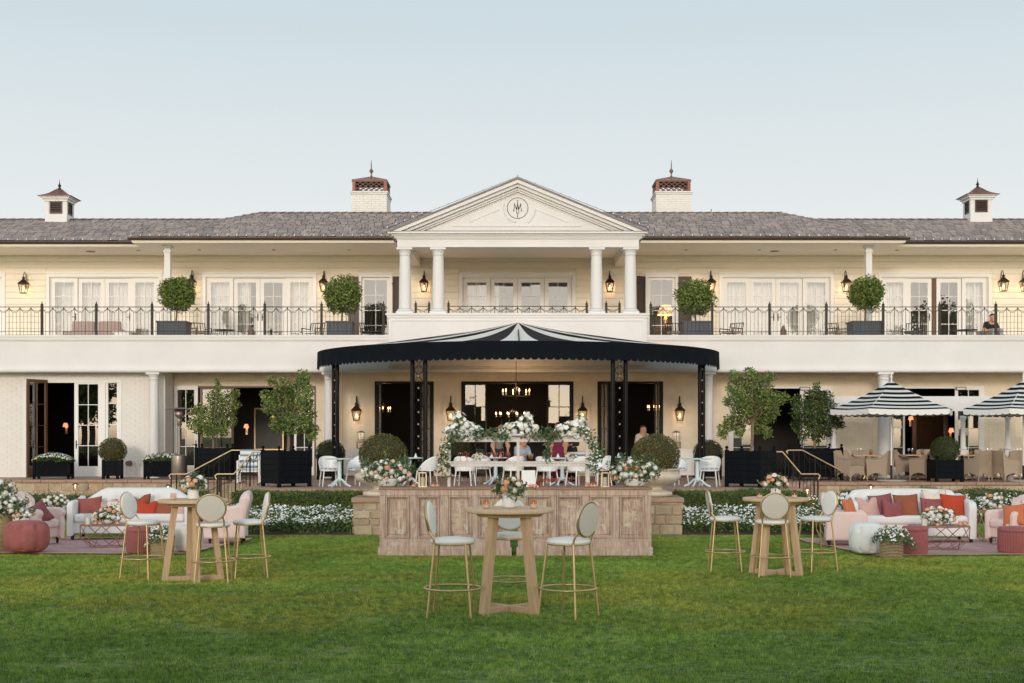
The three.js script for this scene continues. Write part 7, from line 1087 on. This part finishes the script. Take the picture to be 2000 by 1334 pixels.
// slim white pergola behind the umbrellas
{ const Z = 39.6, t = thing('pergola', 'slim white pergola with a broad fascia behind the striped umbrellas', 'pergola', [0, TY, -Z]), y = (p) => PY(p, Z) - TY;
  mesh('fascia', bb(PX(1617, Z), PX(2030, Z), y(803), y(774), -0.03, 0.03), MT.paint, t);
  for (const px of [1628, 1881, 1968]) { const c = mesh('column', lathe([[0, 0.9], [0.115, 0.9], [0.115, 0.95], [0.085, 1.0], [0.08, 1.1], [0.065, y(830)], [0.07, y(826)], [0.062, y(822)], [0.10, y(816)], [0.10, y(812)], [0, y(812)]], 20).translate(PX(px, Z), 0, 0), MT.paint, t); mesh('pedestal', rb(0.24, 0.9, 0.24, 0.01, PX(px, Z), 0.45, 0), MT.paint, c); mesh('neck', bx(0.07, y(803) - y(812), 0.07, PX(px, Z), (y(803) + y(812)) / 2, 0), MT.iron, c); }
}
// ---------------------------------------------------------------- wicker dining sets
function makeWicker() {
  const t = thing('wicker_chair', '', 'chair');
  const sh = (pts, d) => ex(shp(pts), d, 0.008);
  mesh('back', xf(ex(shp([[-0.27, 0], [0.27, 0], [0.30, 0.42], [0.24, 0.47], [-0.24, 0.47], [-0.30, 0.42]]), 0.03, 0.01), 0, 0.42, -0.26, 0, -0.22), MT.wicker, t);
  const side = (s) => { const arc = new THREE.Shape(); arc.moveTo(-0.30, 0.10); arc.quadraticCurveTo(0, 0.36, 0.27, 0.10); arc.lineTo(0.29, 0.62); arc.lineTo(-0.1, 0.64); arc.lineTo(-0.36, 0.82); arc.closePath(); const g = new THREE.ExtrudeGeometry(arc, { depth: 0.025, bevelEnabled: false, curveSegments: 10 }); return g.rotateY(-Q).translate(s * 0.29 + 0.0125, 0, 0); };
  for (const s of [-1, 1]) mesh('side_panel', side(s), MT.wicker, t);
  const fr = new THREE.Shape(); fr.moveTo(-0.28, 0.08); fr.quadraticCurveTo(0, 0.38, 0.28, 0.08); fr.lineTo(0.28, 0.42); fr.lineTo(-0.28, 0.42); fr.closePath(); for (const z of [0.25, -0.28]) mesh('apron', new THREE.ExtrudeGeometry(fr, { depth: 0.02, bevelEnabled: false, curveSegments: 10 }).translate(0, 0, z), MT.wicker, t);
  mesh('seat', rb(0.54, 0.05, 0.5, 0.015, 0, 0.42, 0), MT.wicker, t);
  for (const s of [-1, 1]) mesh('arm_rail', tube([[s * 0.29, 0.63, 0.28], [s * 0.30, 0.65, 0.0], [s * 0.30, 0.70, -0.2], [s * 0.29, 0.86, -0.36]], 0.022, 16, 6), MT.wicker, t);
  for (const [a, b] of [[-1, 1], [1, 1], [-1, -1], [1, -1]]) mesh('leg', bar([a * 0.28, 0, b * 0.27], [a * 0.27, 0.42, b * 0.26], 0.018, 6), MT.wicker, t);
  return t;
}
function makeDining() { const t = thing('dining_table', '', 'table'); mesh('table_top', rb(0.95, 0.035, 0.8, 0.008, 0, 0.735, 0), MT.oakAcross, t); mesh('leg', [bx(0.06, 0.72, 0.06, 0, 0.36, 0)], MT.brass, t); mesh('base', rb(0.5, 0.02, 0.5, 0.006, 0, 0.012, 0), MT.iron, t); return t; }
{
  const w = makeWicker(), d = makeDining(); let a = 0, b = 0;
  const C = (px, Z, turn, l) => { const p = [PX(px, Z), TY, -Z]; if (a++) copy(w, p, turn, l, 'wicker dining chairs'); else { w.position.set(...p); w.rotation.y = turn; tag(w, l, 'chair', 'wicker dining chairs'); } };
  const T = (px, Z, l, k) => { const p = [PX(px, Z), TY, -Z]; if (b++) copy(d, p, 0, l, 'dining tables on the right terrace'); else { d.position.set(...p); tag(d, l, 'table', 'dining tables on the right terrace'); }
    const y = TY + 0.755; const pot = thing('copper_cup', 'small copper cup on the ' + k, 'cup', [p[0] + 0.1, y, p[2] + 0.15]); mesh('cup', lathe([[0, 0], [0.045, 0], [0.05, 0.1], [0.045, 0.1], [0.04, 0.01], [0, 0.01]], 14), S({ color: lin(0.5, 0.19, 0.08), roughness: 0.35, metalness: 0.6 }), pot); rnd = mulberry(801 + b); stuff(mesh('sprig', leaves(26, () => [rr(-0.05, 0.05), 0.1 + rr(0, 0.07), rr(-0.05, 0.05), 0, 1, 0.3], 0.05, 0.02, GREEN.bouquet, 1), MT.leaf, pot));
    for (const dx of [-0.28, -0.18]) { const g = thing('wine_glass', 'clear wine glass on the ' + k, 'glass', [p[0] + dx, y, p[2] + 0.05], 0, 'wine glasses on the ' + k); mesh('bowl_and_stem', lathe([[0.03, 0], [0.03, 0.003], [0.005, 0.008], [0.004, 0.08], [0.03, 0.11], [0.036, 0.15], [0.03, 0.19], [0.028, 0.19], [0.034, 0.15], [0.028, 0.113], [0, 0.09]], 14), MT.glass, g); } };
  T(1692, 39.4, 'oak dining table left of the umbrella pole', 'table left of the umbrella pole'); T(1792, 39.6, 'oak dining table right of the umbrella pole', 'table right of the umbrella pole'); T(1886, 39.2, 'oak dining table right of the box ball planter', 'table right of the box ball'); T(1945, 40.2, 'oak dining table between the pergola columns', 'table between the pergola columns'); T(2003, 40.0, 'oak dining table at the right edge of the terrace', 'table at the right edge');
  C(1660, 38.6, 0.6, 'wicker chair behind the right handrail'); C(1718, 38.6, -2.2, 'wicker chair turned away, left of the umbrella pole'); C(1690, 40.4, 0.1, 'wicker chair against the brick wall behind the left dining table'); C(1772, 40.2, 1.2, 'wicker chair right of the white column'); C(1802, 39.0, -2.3, 'wicker chair left of the box ball planter'); C(1812, 40.8, -0.2, 'wicker chair in front of the dining doorway');
  C(1905, 38.4, -2.45, 'wicker chair turned away, right of the box ball planter'); C(1932, 40.4, 0.9, 'wicker chair between the pergola columns, facing out'); C(1965, 38.4, 1.9, 'wicker chair in profile near the right pergola column'); C(1990, 38.6, 2.9, 'wicker chair with its back to the lawn at the right edge');
}
// small fixtures
{ const t = thing('garden_spotlight', 'small round bronze spotlight low on the white brick wall', 'lamp', [PX(252, 41.5), PY(905, 41.5), -41.5]); mesh('body', [xf(cyl(0.06, 0.08, 0.14, 16), 0, 0, 0, 0, Q)], MT.copperDull, t); mesh('plate', cyl(0.09, 0.09, 0.02, 16, 0, 0, 0).rotateX(Q).translate(0, 0, -0.07), MT.copperDull, t);
  for (const [px, l] of [[1572, 'small dark framed sign over the white door behind the citrus trees'], [1877, 'small dark framed sign over the white dining room door']]) { const s = thing('door_sign', l, 'sign', [PX(px, 42.5), PY(759, 42.5), -42.5]); mesh('frame', [bx(0.34, 0.02, 0.03, 0, 0.045), bx(0.34, 0.02, 0.03, 0, -0.045), bx(0.02, 0.07, 0.03, 0.16, 0), bx(0.02, 0.07, 0.03, -0.16, 0)], MT.iron, s); mesh('plate', bx(0.3, 0.07, 0.015), MT.paint, s); } }
// ---------------------------------------------------------------- balcony furniture
{
  const b = thing('outdoor_sofa', 'low beige outdoor sofa behind the left balcony railing', 'sofa', [PX(195, 44.5), YB, -44.5]), cush = S({ map: mottle([0.42, 0.31, 0.27], 0.08, 0.6, 811), roughness: 0.9 }); mesh('frame', [bx(2.4, 0.12, 0.8, 0, 0.16, 0)], MT.copperDull, b); mesh('seat_cushion', rb(2.3, 0.16, 0.76, 0.04, 0, 0.3, 0, 2), cush, b); for (const s of [-0.65, 0.25]) mesh('back_cushion', rb(0.78, 0.4, 0.16, 0.05, s, 0.56, -0.3, 2), cush, b);
  const wt = thing('planter_table', 'low white side table beside the beige balcony sofa', 'table', [PX(240, 43.6), YB, -43.6]); mesh('top', rb(0.6, 0.04, 0.4, 0.01, 0, 0.3, 0), MT.whitePaint, wt); mesh('leg', [bx(0.5, 0.28, 0.3, 0, 0.14, 0)], MT.whitePaint, wt);
  const ch = (px, turn, l, mat, cm) => { const t = thing('balcony_chair', l, 'chair', [PX(px, 44.8), YB, -44.8], turn, 'iron balcony chairs'); t.scale.y = 0.84; mesh('frame', [...[[-1, 1], [1, 1], [-1, -1], [1, -1]].map(([a, c]) => bar([a * 0.28, 0, c * 0.28], [a * 0.26, 0.42, c * 0.25], 0.016, 6)), bar([-0.27, 0.6, 0.28], [-0.27, 0.6, -0.28], 0.018, 6), bar([0.27, 0.6, 0.28], [0.27, 0.6, -0.28], 0.018, 6), bar([-0.27, 0.42, 0.28], [-0.27, 0.6, 0.28], 0.016, 6), bar([0.27, 0.42, 0.28], [0.27, 0.6, 0.28], 0.016, 6), bar([-0.27, 0.42, -0.26], [-0.27, 0.85, -0.34], 0.016, 6), bar([0.27, 0.42, -0.26], [0.27, 0.85, -0.34], 0.016, 6), bar([-0.27, 0.85, -0.34], [0.27, 0.85, -0.34], 0.016, 6)], mat, t); for (let i = -2; i <= 2; i++) mesh('slat', bar([i * 0.1, 0.44, -0.26], [i * 0.1, 0.84, -0.34], 0.012, 5), mat, t); mesh('seat_cushion', rb(0.5, 0.1, 0.5, 0.03, 0, 0.45, 0, 2), cm, t); return t; };
  ch(392, 0.6, 'grey striped chair beside the leftmost balcony planter', MT.railIron, cush); ch(611, -0.4, 'grey iron chair beside the balcony planter left of the portico', MT.railIron, MT.white); ch(726, 0.7, 'black lounge chair below the left shuttered window', MT.iron, MT.black); ch(1428, -0.8, 'black slatted chair beside the balcony planter right of the portico', MT.iron, cush); ch(1320, 0.2, 'beige cushioned chair below the right shuttered window', MT.iron, cush); ch(1636, 0.4, 'low beige chair beside the slim balcony tree', MT.iron, cush); ch(1782, -0.5, 'grey cushioned chair in front of the half open balcony doors', MT.iron, MT.planterGrey);
  for (const [px, l] of [[437, 'round iron balcony table left of the dark bottle'], [1888, 'dark low table before the seated man']]) { const t = thing('balcony_table', l, 'table', [PX(px, 41.9), YB, -41.9]); mesh('top', cyl(0.34, 0.34, 0.02, 24, 0, 0.22, 0), MT.iron, t); mesh('leg', [cyl(0.02, 0.02, 0.22, 8), cyl(0.18, 0.16, 0.02, 16)], MT.iron, t); }
  const bot = ready(lathe([[0, 0], [0.1, 0], [0.1, 0.2], [0.06, 0.26], [0.03, 0.36], [0, 0.36]], 14)); for (const [px, l] of [[490, 'brown bottle shaped lamp behind the left railing'], [1530, 'brown bottle shaped lamp behind the right railing']]) { const m = mesh('balcony_bottle', bot, MT.copperDull); m.position.set(PX(px, 41.7), YB, -41.7); tag(m, l, 'lamp', 'brown bottle lamps on the balcony'); }
  // table lamp glowing inside the right shuttered window
  const lp = thing('table_lamp', 'lit table lamp with a cream shade inside the right shuttered window', 'lamp', [PX(1300, 47.6), YB + 0.75, -47.6]); mesh('lamp_shade', new THREE.CylinderGeometry(0.2, 0.3, 0.36, 24, 1, true).translate(0, 0.65, 0), S({ color: lin(0.8, 0.6, 0.35), emissive: lin(1, 0.66, 0.3), emissiveIntensity: 0.8, side: THREE.DoubleSide }), lp); mesh('lamp_base', lathe([[0, 0], [0.1, 0], [0.13, 0.2], [0.05, 0.4], [0.02, 0.5], [0, 0.5]], 16), MT.brass, lp); mesh('console', rb(1.0, 0.74, 0.4, 0.01, 0, -0.372, 0), MT.brownWood, lp); pl(lp, 0, 0.66, 0, 1.6, [1, 0.7, 0.4], 4);
}
// ---------------------------------------------------------------- people: one continuous body each
function sdBody(caps, res, pad = 0.06, smooth = 0.035) {  // caps: [a, b, ra, rb]
  const lo = V(1e9, 1e9, 1e9), hi = V(-1e9, -1e9, -1e9); for (const [a, b, ra, rb2] of caps) for (const [p, r] of [[a, ra], [b, rb2]]) { lo.min(V(p[0] - r, p[1] - r, p[2] - r)); hi.max(V(p[0] + r, p[1] + r, p[2] + r)); }
  const c = lo.clone().add(hi).multiplyScalar(0.5), H = Math.max(hi.x - lo.x, hi.y - lo.y, hi.z - lo.z) / 2 + pad, mc = new MarchingCubes(res, new THREE.MeshStandardMaterial(), false, false, 200000); mc.isolation = 0;
  const n = mc.size, half = n / 2, f = mc.field;
  for (let k = 0; k < n; k++) for (let j = 0; j < n; j++) for (let i = 0; i < n; i++) {
    const x = c.x + (i - half) / half * H, y = c.y + (j - half) / half * H, z = c.z + (k - half) / half * H; let s = 0, any = false;
    for (const [a, b, ra, rb2] of caps) { const bx_ = b[0] - a[0], by = b[1] - a[1], bz = b[2] - a[2], px = x - a[0], py = y - a[1], pz = z - a[2], L = bx_ * bx_ + by * by + bz * bz, t = L ? Math.min(1, Math.max(0, (px * bx_ + py * by + pz * bz) / L)) : 0, d = Math.hypot(px - bx_ * t, py - by * t, pz - bz * t) - (ra + (rb2 - ra) * t); if (d < 0.3) { s += Math.exp(-d / smooth); any = true; } }
    f[i + j * n + k * n * n] = any ? smooth * Math.log(s) : -1;
  }
  mc.update(); const cnt = mc.count, g = new THREE.BufferGeometry(), P0 = mc.positionArray.slice(0, cnt * 3), N0 = mc.normalArray.slice(0, cnt * 3);
  for (let i = 0; i < cnt; i++) { P0[i * 3] = P0[i * 3] * H + c.x; P0[i * 3 + 1] = P0[i * 3 + 1] * H + c.y; P0[i * 3 + 2] = P0[i * 3 + 2] * H + c.z; }
  g.setAttribute('position', new THREE.BufferAttribute(P0, 3)); g.setAttribute('normal', new THREE.BufferAttribute(N0, 3)); g.computeVertexNormals(); return smoothN(g);
}
const skin = S({ color: lin(0.48, 0.26, 0.17), roughness: 0.55 }), skin2 = S({ color: lin(0.42, 0.20, 0.12), roughness: 0.55 });
const mix = (a, b, t) => a.map((v, i) => v + (b[i] - v) * t);
// joints: head (centre), neck, chest, hip, and for each side shoulder, elbow, wrist, hip joint, knee, ankle
function person(label, pos, turn, J, o) {
  const t = thing('person', label, 'person', pos, turn), caps = [], r = (a, b, x, y) => caps.push([a, b, x, y]);
  r(J.neck, mix(J.neck, J.head, 0.55), 0.052, 0.05); r(J.chest, J.hip, 0.13, 0.125); r(mix(J.shL, J.shR, 0.25), mix(J.shL, J.shR, 0.75), 0.085, 0.085);
  for (const s of ['L', 'R']) { r(J['sh' + s], J['el' + s], 0.052, 0.04); r(J['el' + s], J['wr' + s], 0.038, 0.026); if (J['kn' + s]) { r(mix(J.hip, J['hj' + s], 1), J['kn' + s], 0.09, 0.058); r(J['kn' + s], J['an' + s], 0.055, 0.036); r(J['an' + s], [J['an' + s][0], J['an' + s][1] - 0.05, J['an' + s][2] + 0.15], 0.035, 0.03); } }
  const hd = J.head, fw = J.face || [0, 0, 1];
  r(hd, [hd[0], hd[1] + 0.03, hd[2] - 0.012], 0.088, 0.09); r([hd[0] + fw[0] * 0.03, hd[1] - 0.07, hd[2] + fw[2] * 0.03], [hd[0] + fw[0] * 0.045, hd[1] - 0.095, hd[2] + fw[2] * 0.045], 0.055, 0.03);
  const body = [sdBody(caps, 64)], fine = [];
  // face: nose, brow, ears
  const side = [fw[2], 0, -fw[0]]; fine.push([[hd[0] + fw[0] * 0.09, hd[1] + 0.005, hd[2] + fw[2] * 0.09], [hd[0] + fw[0] * 0.108, hd[1] - 0.03, hd[2] + fw[2] * 0.108], 0.009, 0.014]); for (const s of [-1, 1]) fine.push([[hd[0] + side[0] * s * 0.088, hd[1] - 0.02, hd[2] + side[2] * s * 0.088], [hd[0] + side[0] * s * 0.094, hd[1] + 0.02, hd[2] + side[2] * s * 0.094], 0.012, 0.015]);
  // hands: palm, four fingers and a thumb, slightly curled along the forearm
  for (const s of ['L', 'R']) { const w = V(...J['wr' + s]), d = w.clone().sub(V(...J['el' + s])).normalize(), sd = V(0, 0, 1).cross(d).normalize(); if (sd.length() < 0.1) sd.set(1, 0, 0); const cu = d.clone().cross(sd).normalize(), at = (a, b, c) => w.clone().addScaledVector(d, a).addScaledVector(sd, b).addScaledVector(cu, c).toArray(); fine.push([at(0.0, 0, 0), at(0.07, -0.015, 0), 0.026, 0.022], [at(0.02, 0.01, 0), at(0.07, 0.02, 0), 0.024, 0.02]); [-0.028, -0.01, 0.01, 0.027].forEach((b, i) => { const L = [0.055, 0.07, 0.065, 0.05][i]; fine.push([at(0.075, b, 0), at(0.075 + L * 0.55, b * 1.1, 0.008), 0.009, 0.0085], [at(0.075 + L * 0.55, b * 1.1, 0.008), at(0.075 + L, b * 1.1, 0.028), 0.0085, 0.007]); }); fine.push([at(0.02, 0.03, 0), at(0.06, 0.058, 0.012), 0.012, 0.009], [at(0.06, 0.058, 0.012), at(0.085, 0.06, 0.022), 0.009, 0.008]); }
  for (const f of fine) { const [a, b, ra, rb2] = f; body.push(bar(a, b, ra, 8, rb2), ball(ra, ...a, 8), ball(rb2, ...b, 8)); }
  mesh('body', body, o.skin || skin, t);
  mesh('eyes', [-1, 1].map((s) => ball(0.0095, hd[0] + fw[0] * 0.088 + side[0] * s * 0.033, hd[1] + 0.012, hd[2] + fw[2] * 0.088 + side[2] * s * 0.033, 8)), MT.darkWood, t);
  mesh('mouth', bar([hd[0] + fw[0] * 0.088 - side[0] * 0.02, hd[1] - 0.062, hd[2] + fw[2] * 0.088 - side[2] * 0.02], [hd[0] + fw[0] * 0.088 + side[0] * 0.02, hd[1] - 0.062, hd[2] + fw[2] * 0.088 + side[2] * 0.02], 0.006, 6), S({ color: lin(0.35, 0.12, 0.09), roughness: 0.6 }), t);
  const hb = [hd[0] - fw[0] * 0.018, hd[1] + 0.03, hd[2] - fw[2] * 0.018], hair = [[hb, [hb[0], hb[1] + 0.022, hb[2]], 0.094, 0.088], [[hb[0] - fw[0] * 0.03, hb[1], hb[2] - fw[2] * 0.03], [hb[0] - fw[0] * 0.04, hb[1] - (o.hairLong || 0.05), hb[2] - fw[2] * 0.04], 0.075, 0.055]]; mesh('hair', sdBody(hair, 30, 0.03, 0.02), o.hair, t);
  const top = [[J.chest, J.hip, 0.142, 0.137], [mix(J.shL, J.shR, 0.2), mix(J.shL, J.shR, 0.8), 0.094, 0.094]]; const sl = o.sleeve ?? 0.5; for (const s of ['L', 'R']) { top.push([J['sh' + s], mix(J['sh' + s], J['el' + s], Math.min(1, sl)), 0.062, 0.056]); if (sl > 1) top.push([J['el' + s], mix(J['el' + s], J['wr' + s], sl - 1), 0.05, 0.04]); } mesh('shirt', sdBody(top, 48, 0.05, 0.03), o.top, t);
  if (J.knL) { const leg = [[J.hip, J.hip, 0.14, 0.14]]; for (const s of ['L', 'R']) { leg.push([J['hj' + s], J['kn' + s], 0.1, 0.07], [J['kn' + s], J['an' + s], 0.068, 0.055]); } if (o.skirt) leg.push([J.hip, mix(J.hip, mix(J.knL, J.knR, 0.5), 1.25), 0.15, 0.19]); mesh(o.skirt ? 'skirt' : 'trousers', sdBody(leg, 50, 0.05, 0.03), o.bottom, t); mesh('shoes', ['L', 'R'].flatMap((s) => [rb(0.09, 0.07, 0.26, 0.03, J['an' + s][0], J['an' + s][1] - 0.055, J['an' + s][2] + 0.06, 2)]), MT.darkWood, t); }
  return t;
}
const cloth = (r, g, b) => S({ color: lin(r, g, b), roughness: 0.9, bumpMap: clothBump, bumpScale: 0.001 });
const stand = (o = {}) => ({ head: [0, 1.58, 0.03], neck: [0, 1.43, 0], chest: [0, 1.24, 0], hip: [0, 0.95, 0], shL: [0.18, 1.36, 0], shR: [-0.18, 1.36, 0], elL: [0.23, 1.09, -0.01], elR: [-0.23, 1.09, -0.01], wrL: [0.22, 0.87, 0.09], wrR: [-0.22, 0.87, 0.09], hjL: [0.09, 0.92, 0], hjR: [-0.09, 0.92, 0], knL: [0.1, 0.5, 0.02], knR: [-0.1, 0.5, 0.02], anL: [0.1, 0.09, 0], anR: [-0.1, 0.09, 0], ...o });
// woman leaning over the table behind the shelf, reaching down
person('person in a grey top leaning over the table behind the shelf, reaching down', [PX(972, 36.4), TY, -36.4], 0.3, stand({ head: [0.05, 1.50, 0.22], neck: [0.03, 1.39, 0.13], chest: [0.01, 1.22, 0.05], shL: [0.19, 1.31, 0.1], shR: [-0.16, 1.33, 0.1], elR: [-0.21, 1.06, 0.22], wrR: [-0.19, 0.86, 0.34], elL: [0.24, 1.06, 0.2], wrL: [0.2, 0.88, 0.32], face: [0.3, 0, 0.95] }), { top: cloth(0.20, 0.19, 0.17), bottom: cloth(0.03, 0.03, 0.035), hair: S({ color: lin(0.34, 0.16, 0.07), roughness: 0.7 }), sleeve: 0.35, hairLong: 0.1 });
person('person in a purple dress standing behind the right part of the bar shelf', [PX(1090, 37.0), TY, -36.7], -0.2, stand(), { top: cloth(0.16, 0.015, 0.05), bottom: cloth(0.16, 0.015, 0.05), hair: S({ color: lin(0.03, 0.018, 0.012), roughness: 0.6 }), sleeve: 0.3, skirt: true, hairLong: 0.16, skin: skin2 });
person('person in dark clothes standing beside the purple dressed person', [PX(1116, 38.0), TY, -38.0], -0.7, stand({ elL: [0.25, 1.1, 0.06], wrL: [0.1, 1.06, 0.24] }), { top: cloth(0.018, 0.022, 0.035), bottom: cloth(0.02, 0.02, 0.025), hair: S({ color: lin(0.02, 0.014, 0.01), roughness: 0.6 }), sleeve: 1.5, skin: skin2 });
person('seated person in a pale blue shirt at the table beside the shelf post', [PX(1019, 36.6), TY, -36.6], 0.5, { head: [0, 1.18, 0.1], neck: [0, 1.04, 0.04], chest: [0, 0.85, 0], hip: [0, 0.56, -0.04], shL: [0.18, 0.97, 0.02], shR: [-0.18, 0.97, 0.02], elL: [0.24, 0.74, 0.1], elR: [-0.24, 0.74, 0.1], wrL: [0.14, 0.78, 0.32], wrR: [-0.14, 0.78, 0.32], hjL: [0.1, 0.54, 0.02], hjR: [-0.1, 0.54, 0.02], knL: [0.12, 0.55, 0.42], knR: [-0.12, 0.55, 0.42], anL: [0.12, 0.09, 0.42], anR: [-0.12, 0.09, 0.42] }, { top: cloth(0.34, 0.44, 0.56), bottom: cloth(0.02, 0.025, 0.04), hair: S({ color: lin(0.36, 0.18, 0.08), roughness: 0.7 }), sleeve: 0.6 });
person('person with a round pale hat standing in the right black doorway', [PX(1254, 41.6), TY, -41.4], 0.4, stand({ head: [0, 1.52, 0.04], neck: [0, 1.37, 0], shL: [0.18, 1.3, 0], shR: [-0.18, 1.3, 0], chest: [0, 1.18, 0] }), { top: cloth(0.62, 0.55, 0.45), bottom: cloth(0.03, 0.03, 0.03), hair: S({ color: lin(0.06, 0.03, 0.02), roughness: 0.7 }), sleeve: 0.8 });
person('bearded man in a black shirt sitting behind the right balcony railing', [PX(1934, 44.6), YB, -44.6], 0.15, { head: [0, 0.86, 0.16], neck: [0, 0.71, 0.08], chest: [0, 0.54, 0.02], hip: [0, 0.28, -0.04], shL: [0.2, 0.64, 0.04], shR: [-0.2, 0.64, 0.04], elL: [0.29, 0.41, 0.1], elR: [-0.29, 0.41, 0.1], wrL: [0.06, 0.44, 0.34], wrR: [-0.06, 0.44, 0.34], hjL: [0.1, 0.27, 0.02], hjR: [-0.1, 0.27, 0.02], knL: [0.14, 0.38, 0.44], knR: [-0.14, 0.38, 0.44], anL: [0.12, 0.09, 0.5], anR: [-0.12, 0.09, 0.5] }, { top: cloth(0.014, 0.014, 0.016), bottom: cloth(0.3, 0.29, 0.3), hair: S({ color: lin(0.012, 0.009, 0.008), roughness: 0.6 }), sleeve: 0.55 });
{ const t = thing('balcony_armchair', 'grey cushioned armchair under the seated man on the balcony', 'chair', [PX(1934, 44.7), YB, -44.75], 0.15); t.scale.y = 0.52; mesh('frame', [bx(0.7, 0.06, 0.6, 0, 0.22, 0), ...[[-1, 1], [1, 1], [-1, -1], [1, -1]].map(([a, b]) => bx(0.05, 0.22, 0.05, a * 0.32, 0.11, b * 0.27)), bx(0.05, 0.3, 0.6, 0.36, 0.4, 0), bx(0.05, 0.3, 0.6, -0.36, 0.4, 0)], MT.copperDull, t); mesh('seat_cushion', rb(0.64, 0.1, 0.58, 0.03, 0, 0.285, 0, 2), MT.planterGrey, t); mesh('back_cushion', xf(rb(0.64, 0.55, 0.1, 0.04, 0, 0, 0, 2), 0, 0.58, -0.3, 0, -0.18), cloth(0.3, 0.27, 0.24), t); }
// ---------------------------------------------------------------- trees and hedge behind the camera (they show in the door glass; the hedge is shaped to shade the lawn)
function bigTree(label, x, z, h, r, seed) { rnd = mulberry(seed); const t = thing('garden_tree', label, 'tree', [x, ground(-z), z]), lob = []; const tr = [tube([[0, -0.1, 0], [0.1, h * 0.3, 0.05], [0, h * 0.55, 0]], 0.2, 10, 8)]; for (let i = 0; i < 14; i++) { const a = rr(0, 6.28), q = r * Math.sqrt(rnd()) * 0.75, c = [q * Math.cos(a), h * rr(0.5, 0.88), q * Math.sin(a), r * rr(0.28, 0.45)]; lob.push(c); tr.push(tube([[0, h * 0.4, 0], [c[0] * 0.5, (h * 0.45 + c[1]) / 2, c[2] * 0.5], [c[0], c[1], c[2]]], 0.06, 6, 5)); } mesh('trunk', tr, MT.trunk, t); mesh('crown', leaves(4200, (i) => { const L = lob[i % lob.length]; const [a, b, c, nx, ny, nz] = shell(0, 0, 0, 1, 1, 1, 0.35)(); return [L[0] + a * L[3], L[1] + b * L[3], L[2] + c * L[3], nx, ny + 0.2, nz]; }, 0.34, 0.17, GREEN.citrus, 0.8), MT.leaf, t); }
for (const [i, [x, z, h, r]] of [[-31, 6, 7.5, 3.4], [-35, 15, 7, 3.2], [-41, 27, 8, 3.6], [-25, 9, 5.5, 2.4], [31, 5, 12, 3.6], [36, 15, 12.5, 4.0], [27, 3, 9, 2.8], [-28.5, 4, 5.2, 2.6], [-32, 12, 6, 3], [22.5, 6, 5.5, 2.6], [30.5, 9, 6, 3], [-8, 46, 5.2, 2.6], [10, 44, 5.4, 2.8]].entries()) bigTree('spreading garden tree across the lawn from the club house', x, z, h, r, 900 + i);
scene.traverse((o) => { if (o.name.startsWith('garden_tree')) o.userData.group = 'trees across the lawn from the house'; });
renderer.render(scene, camera);
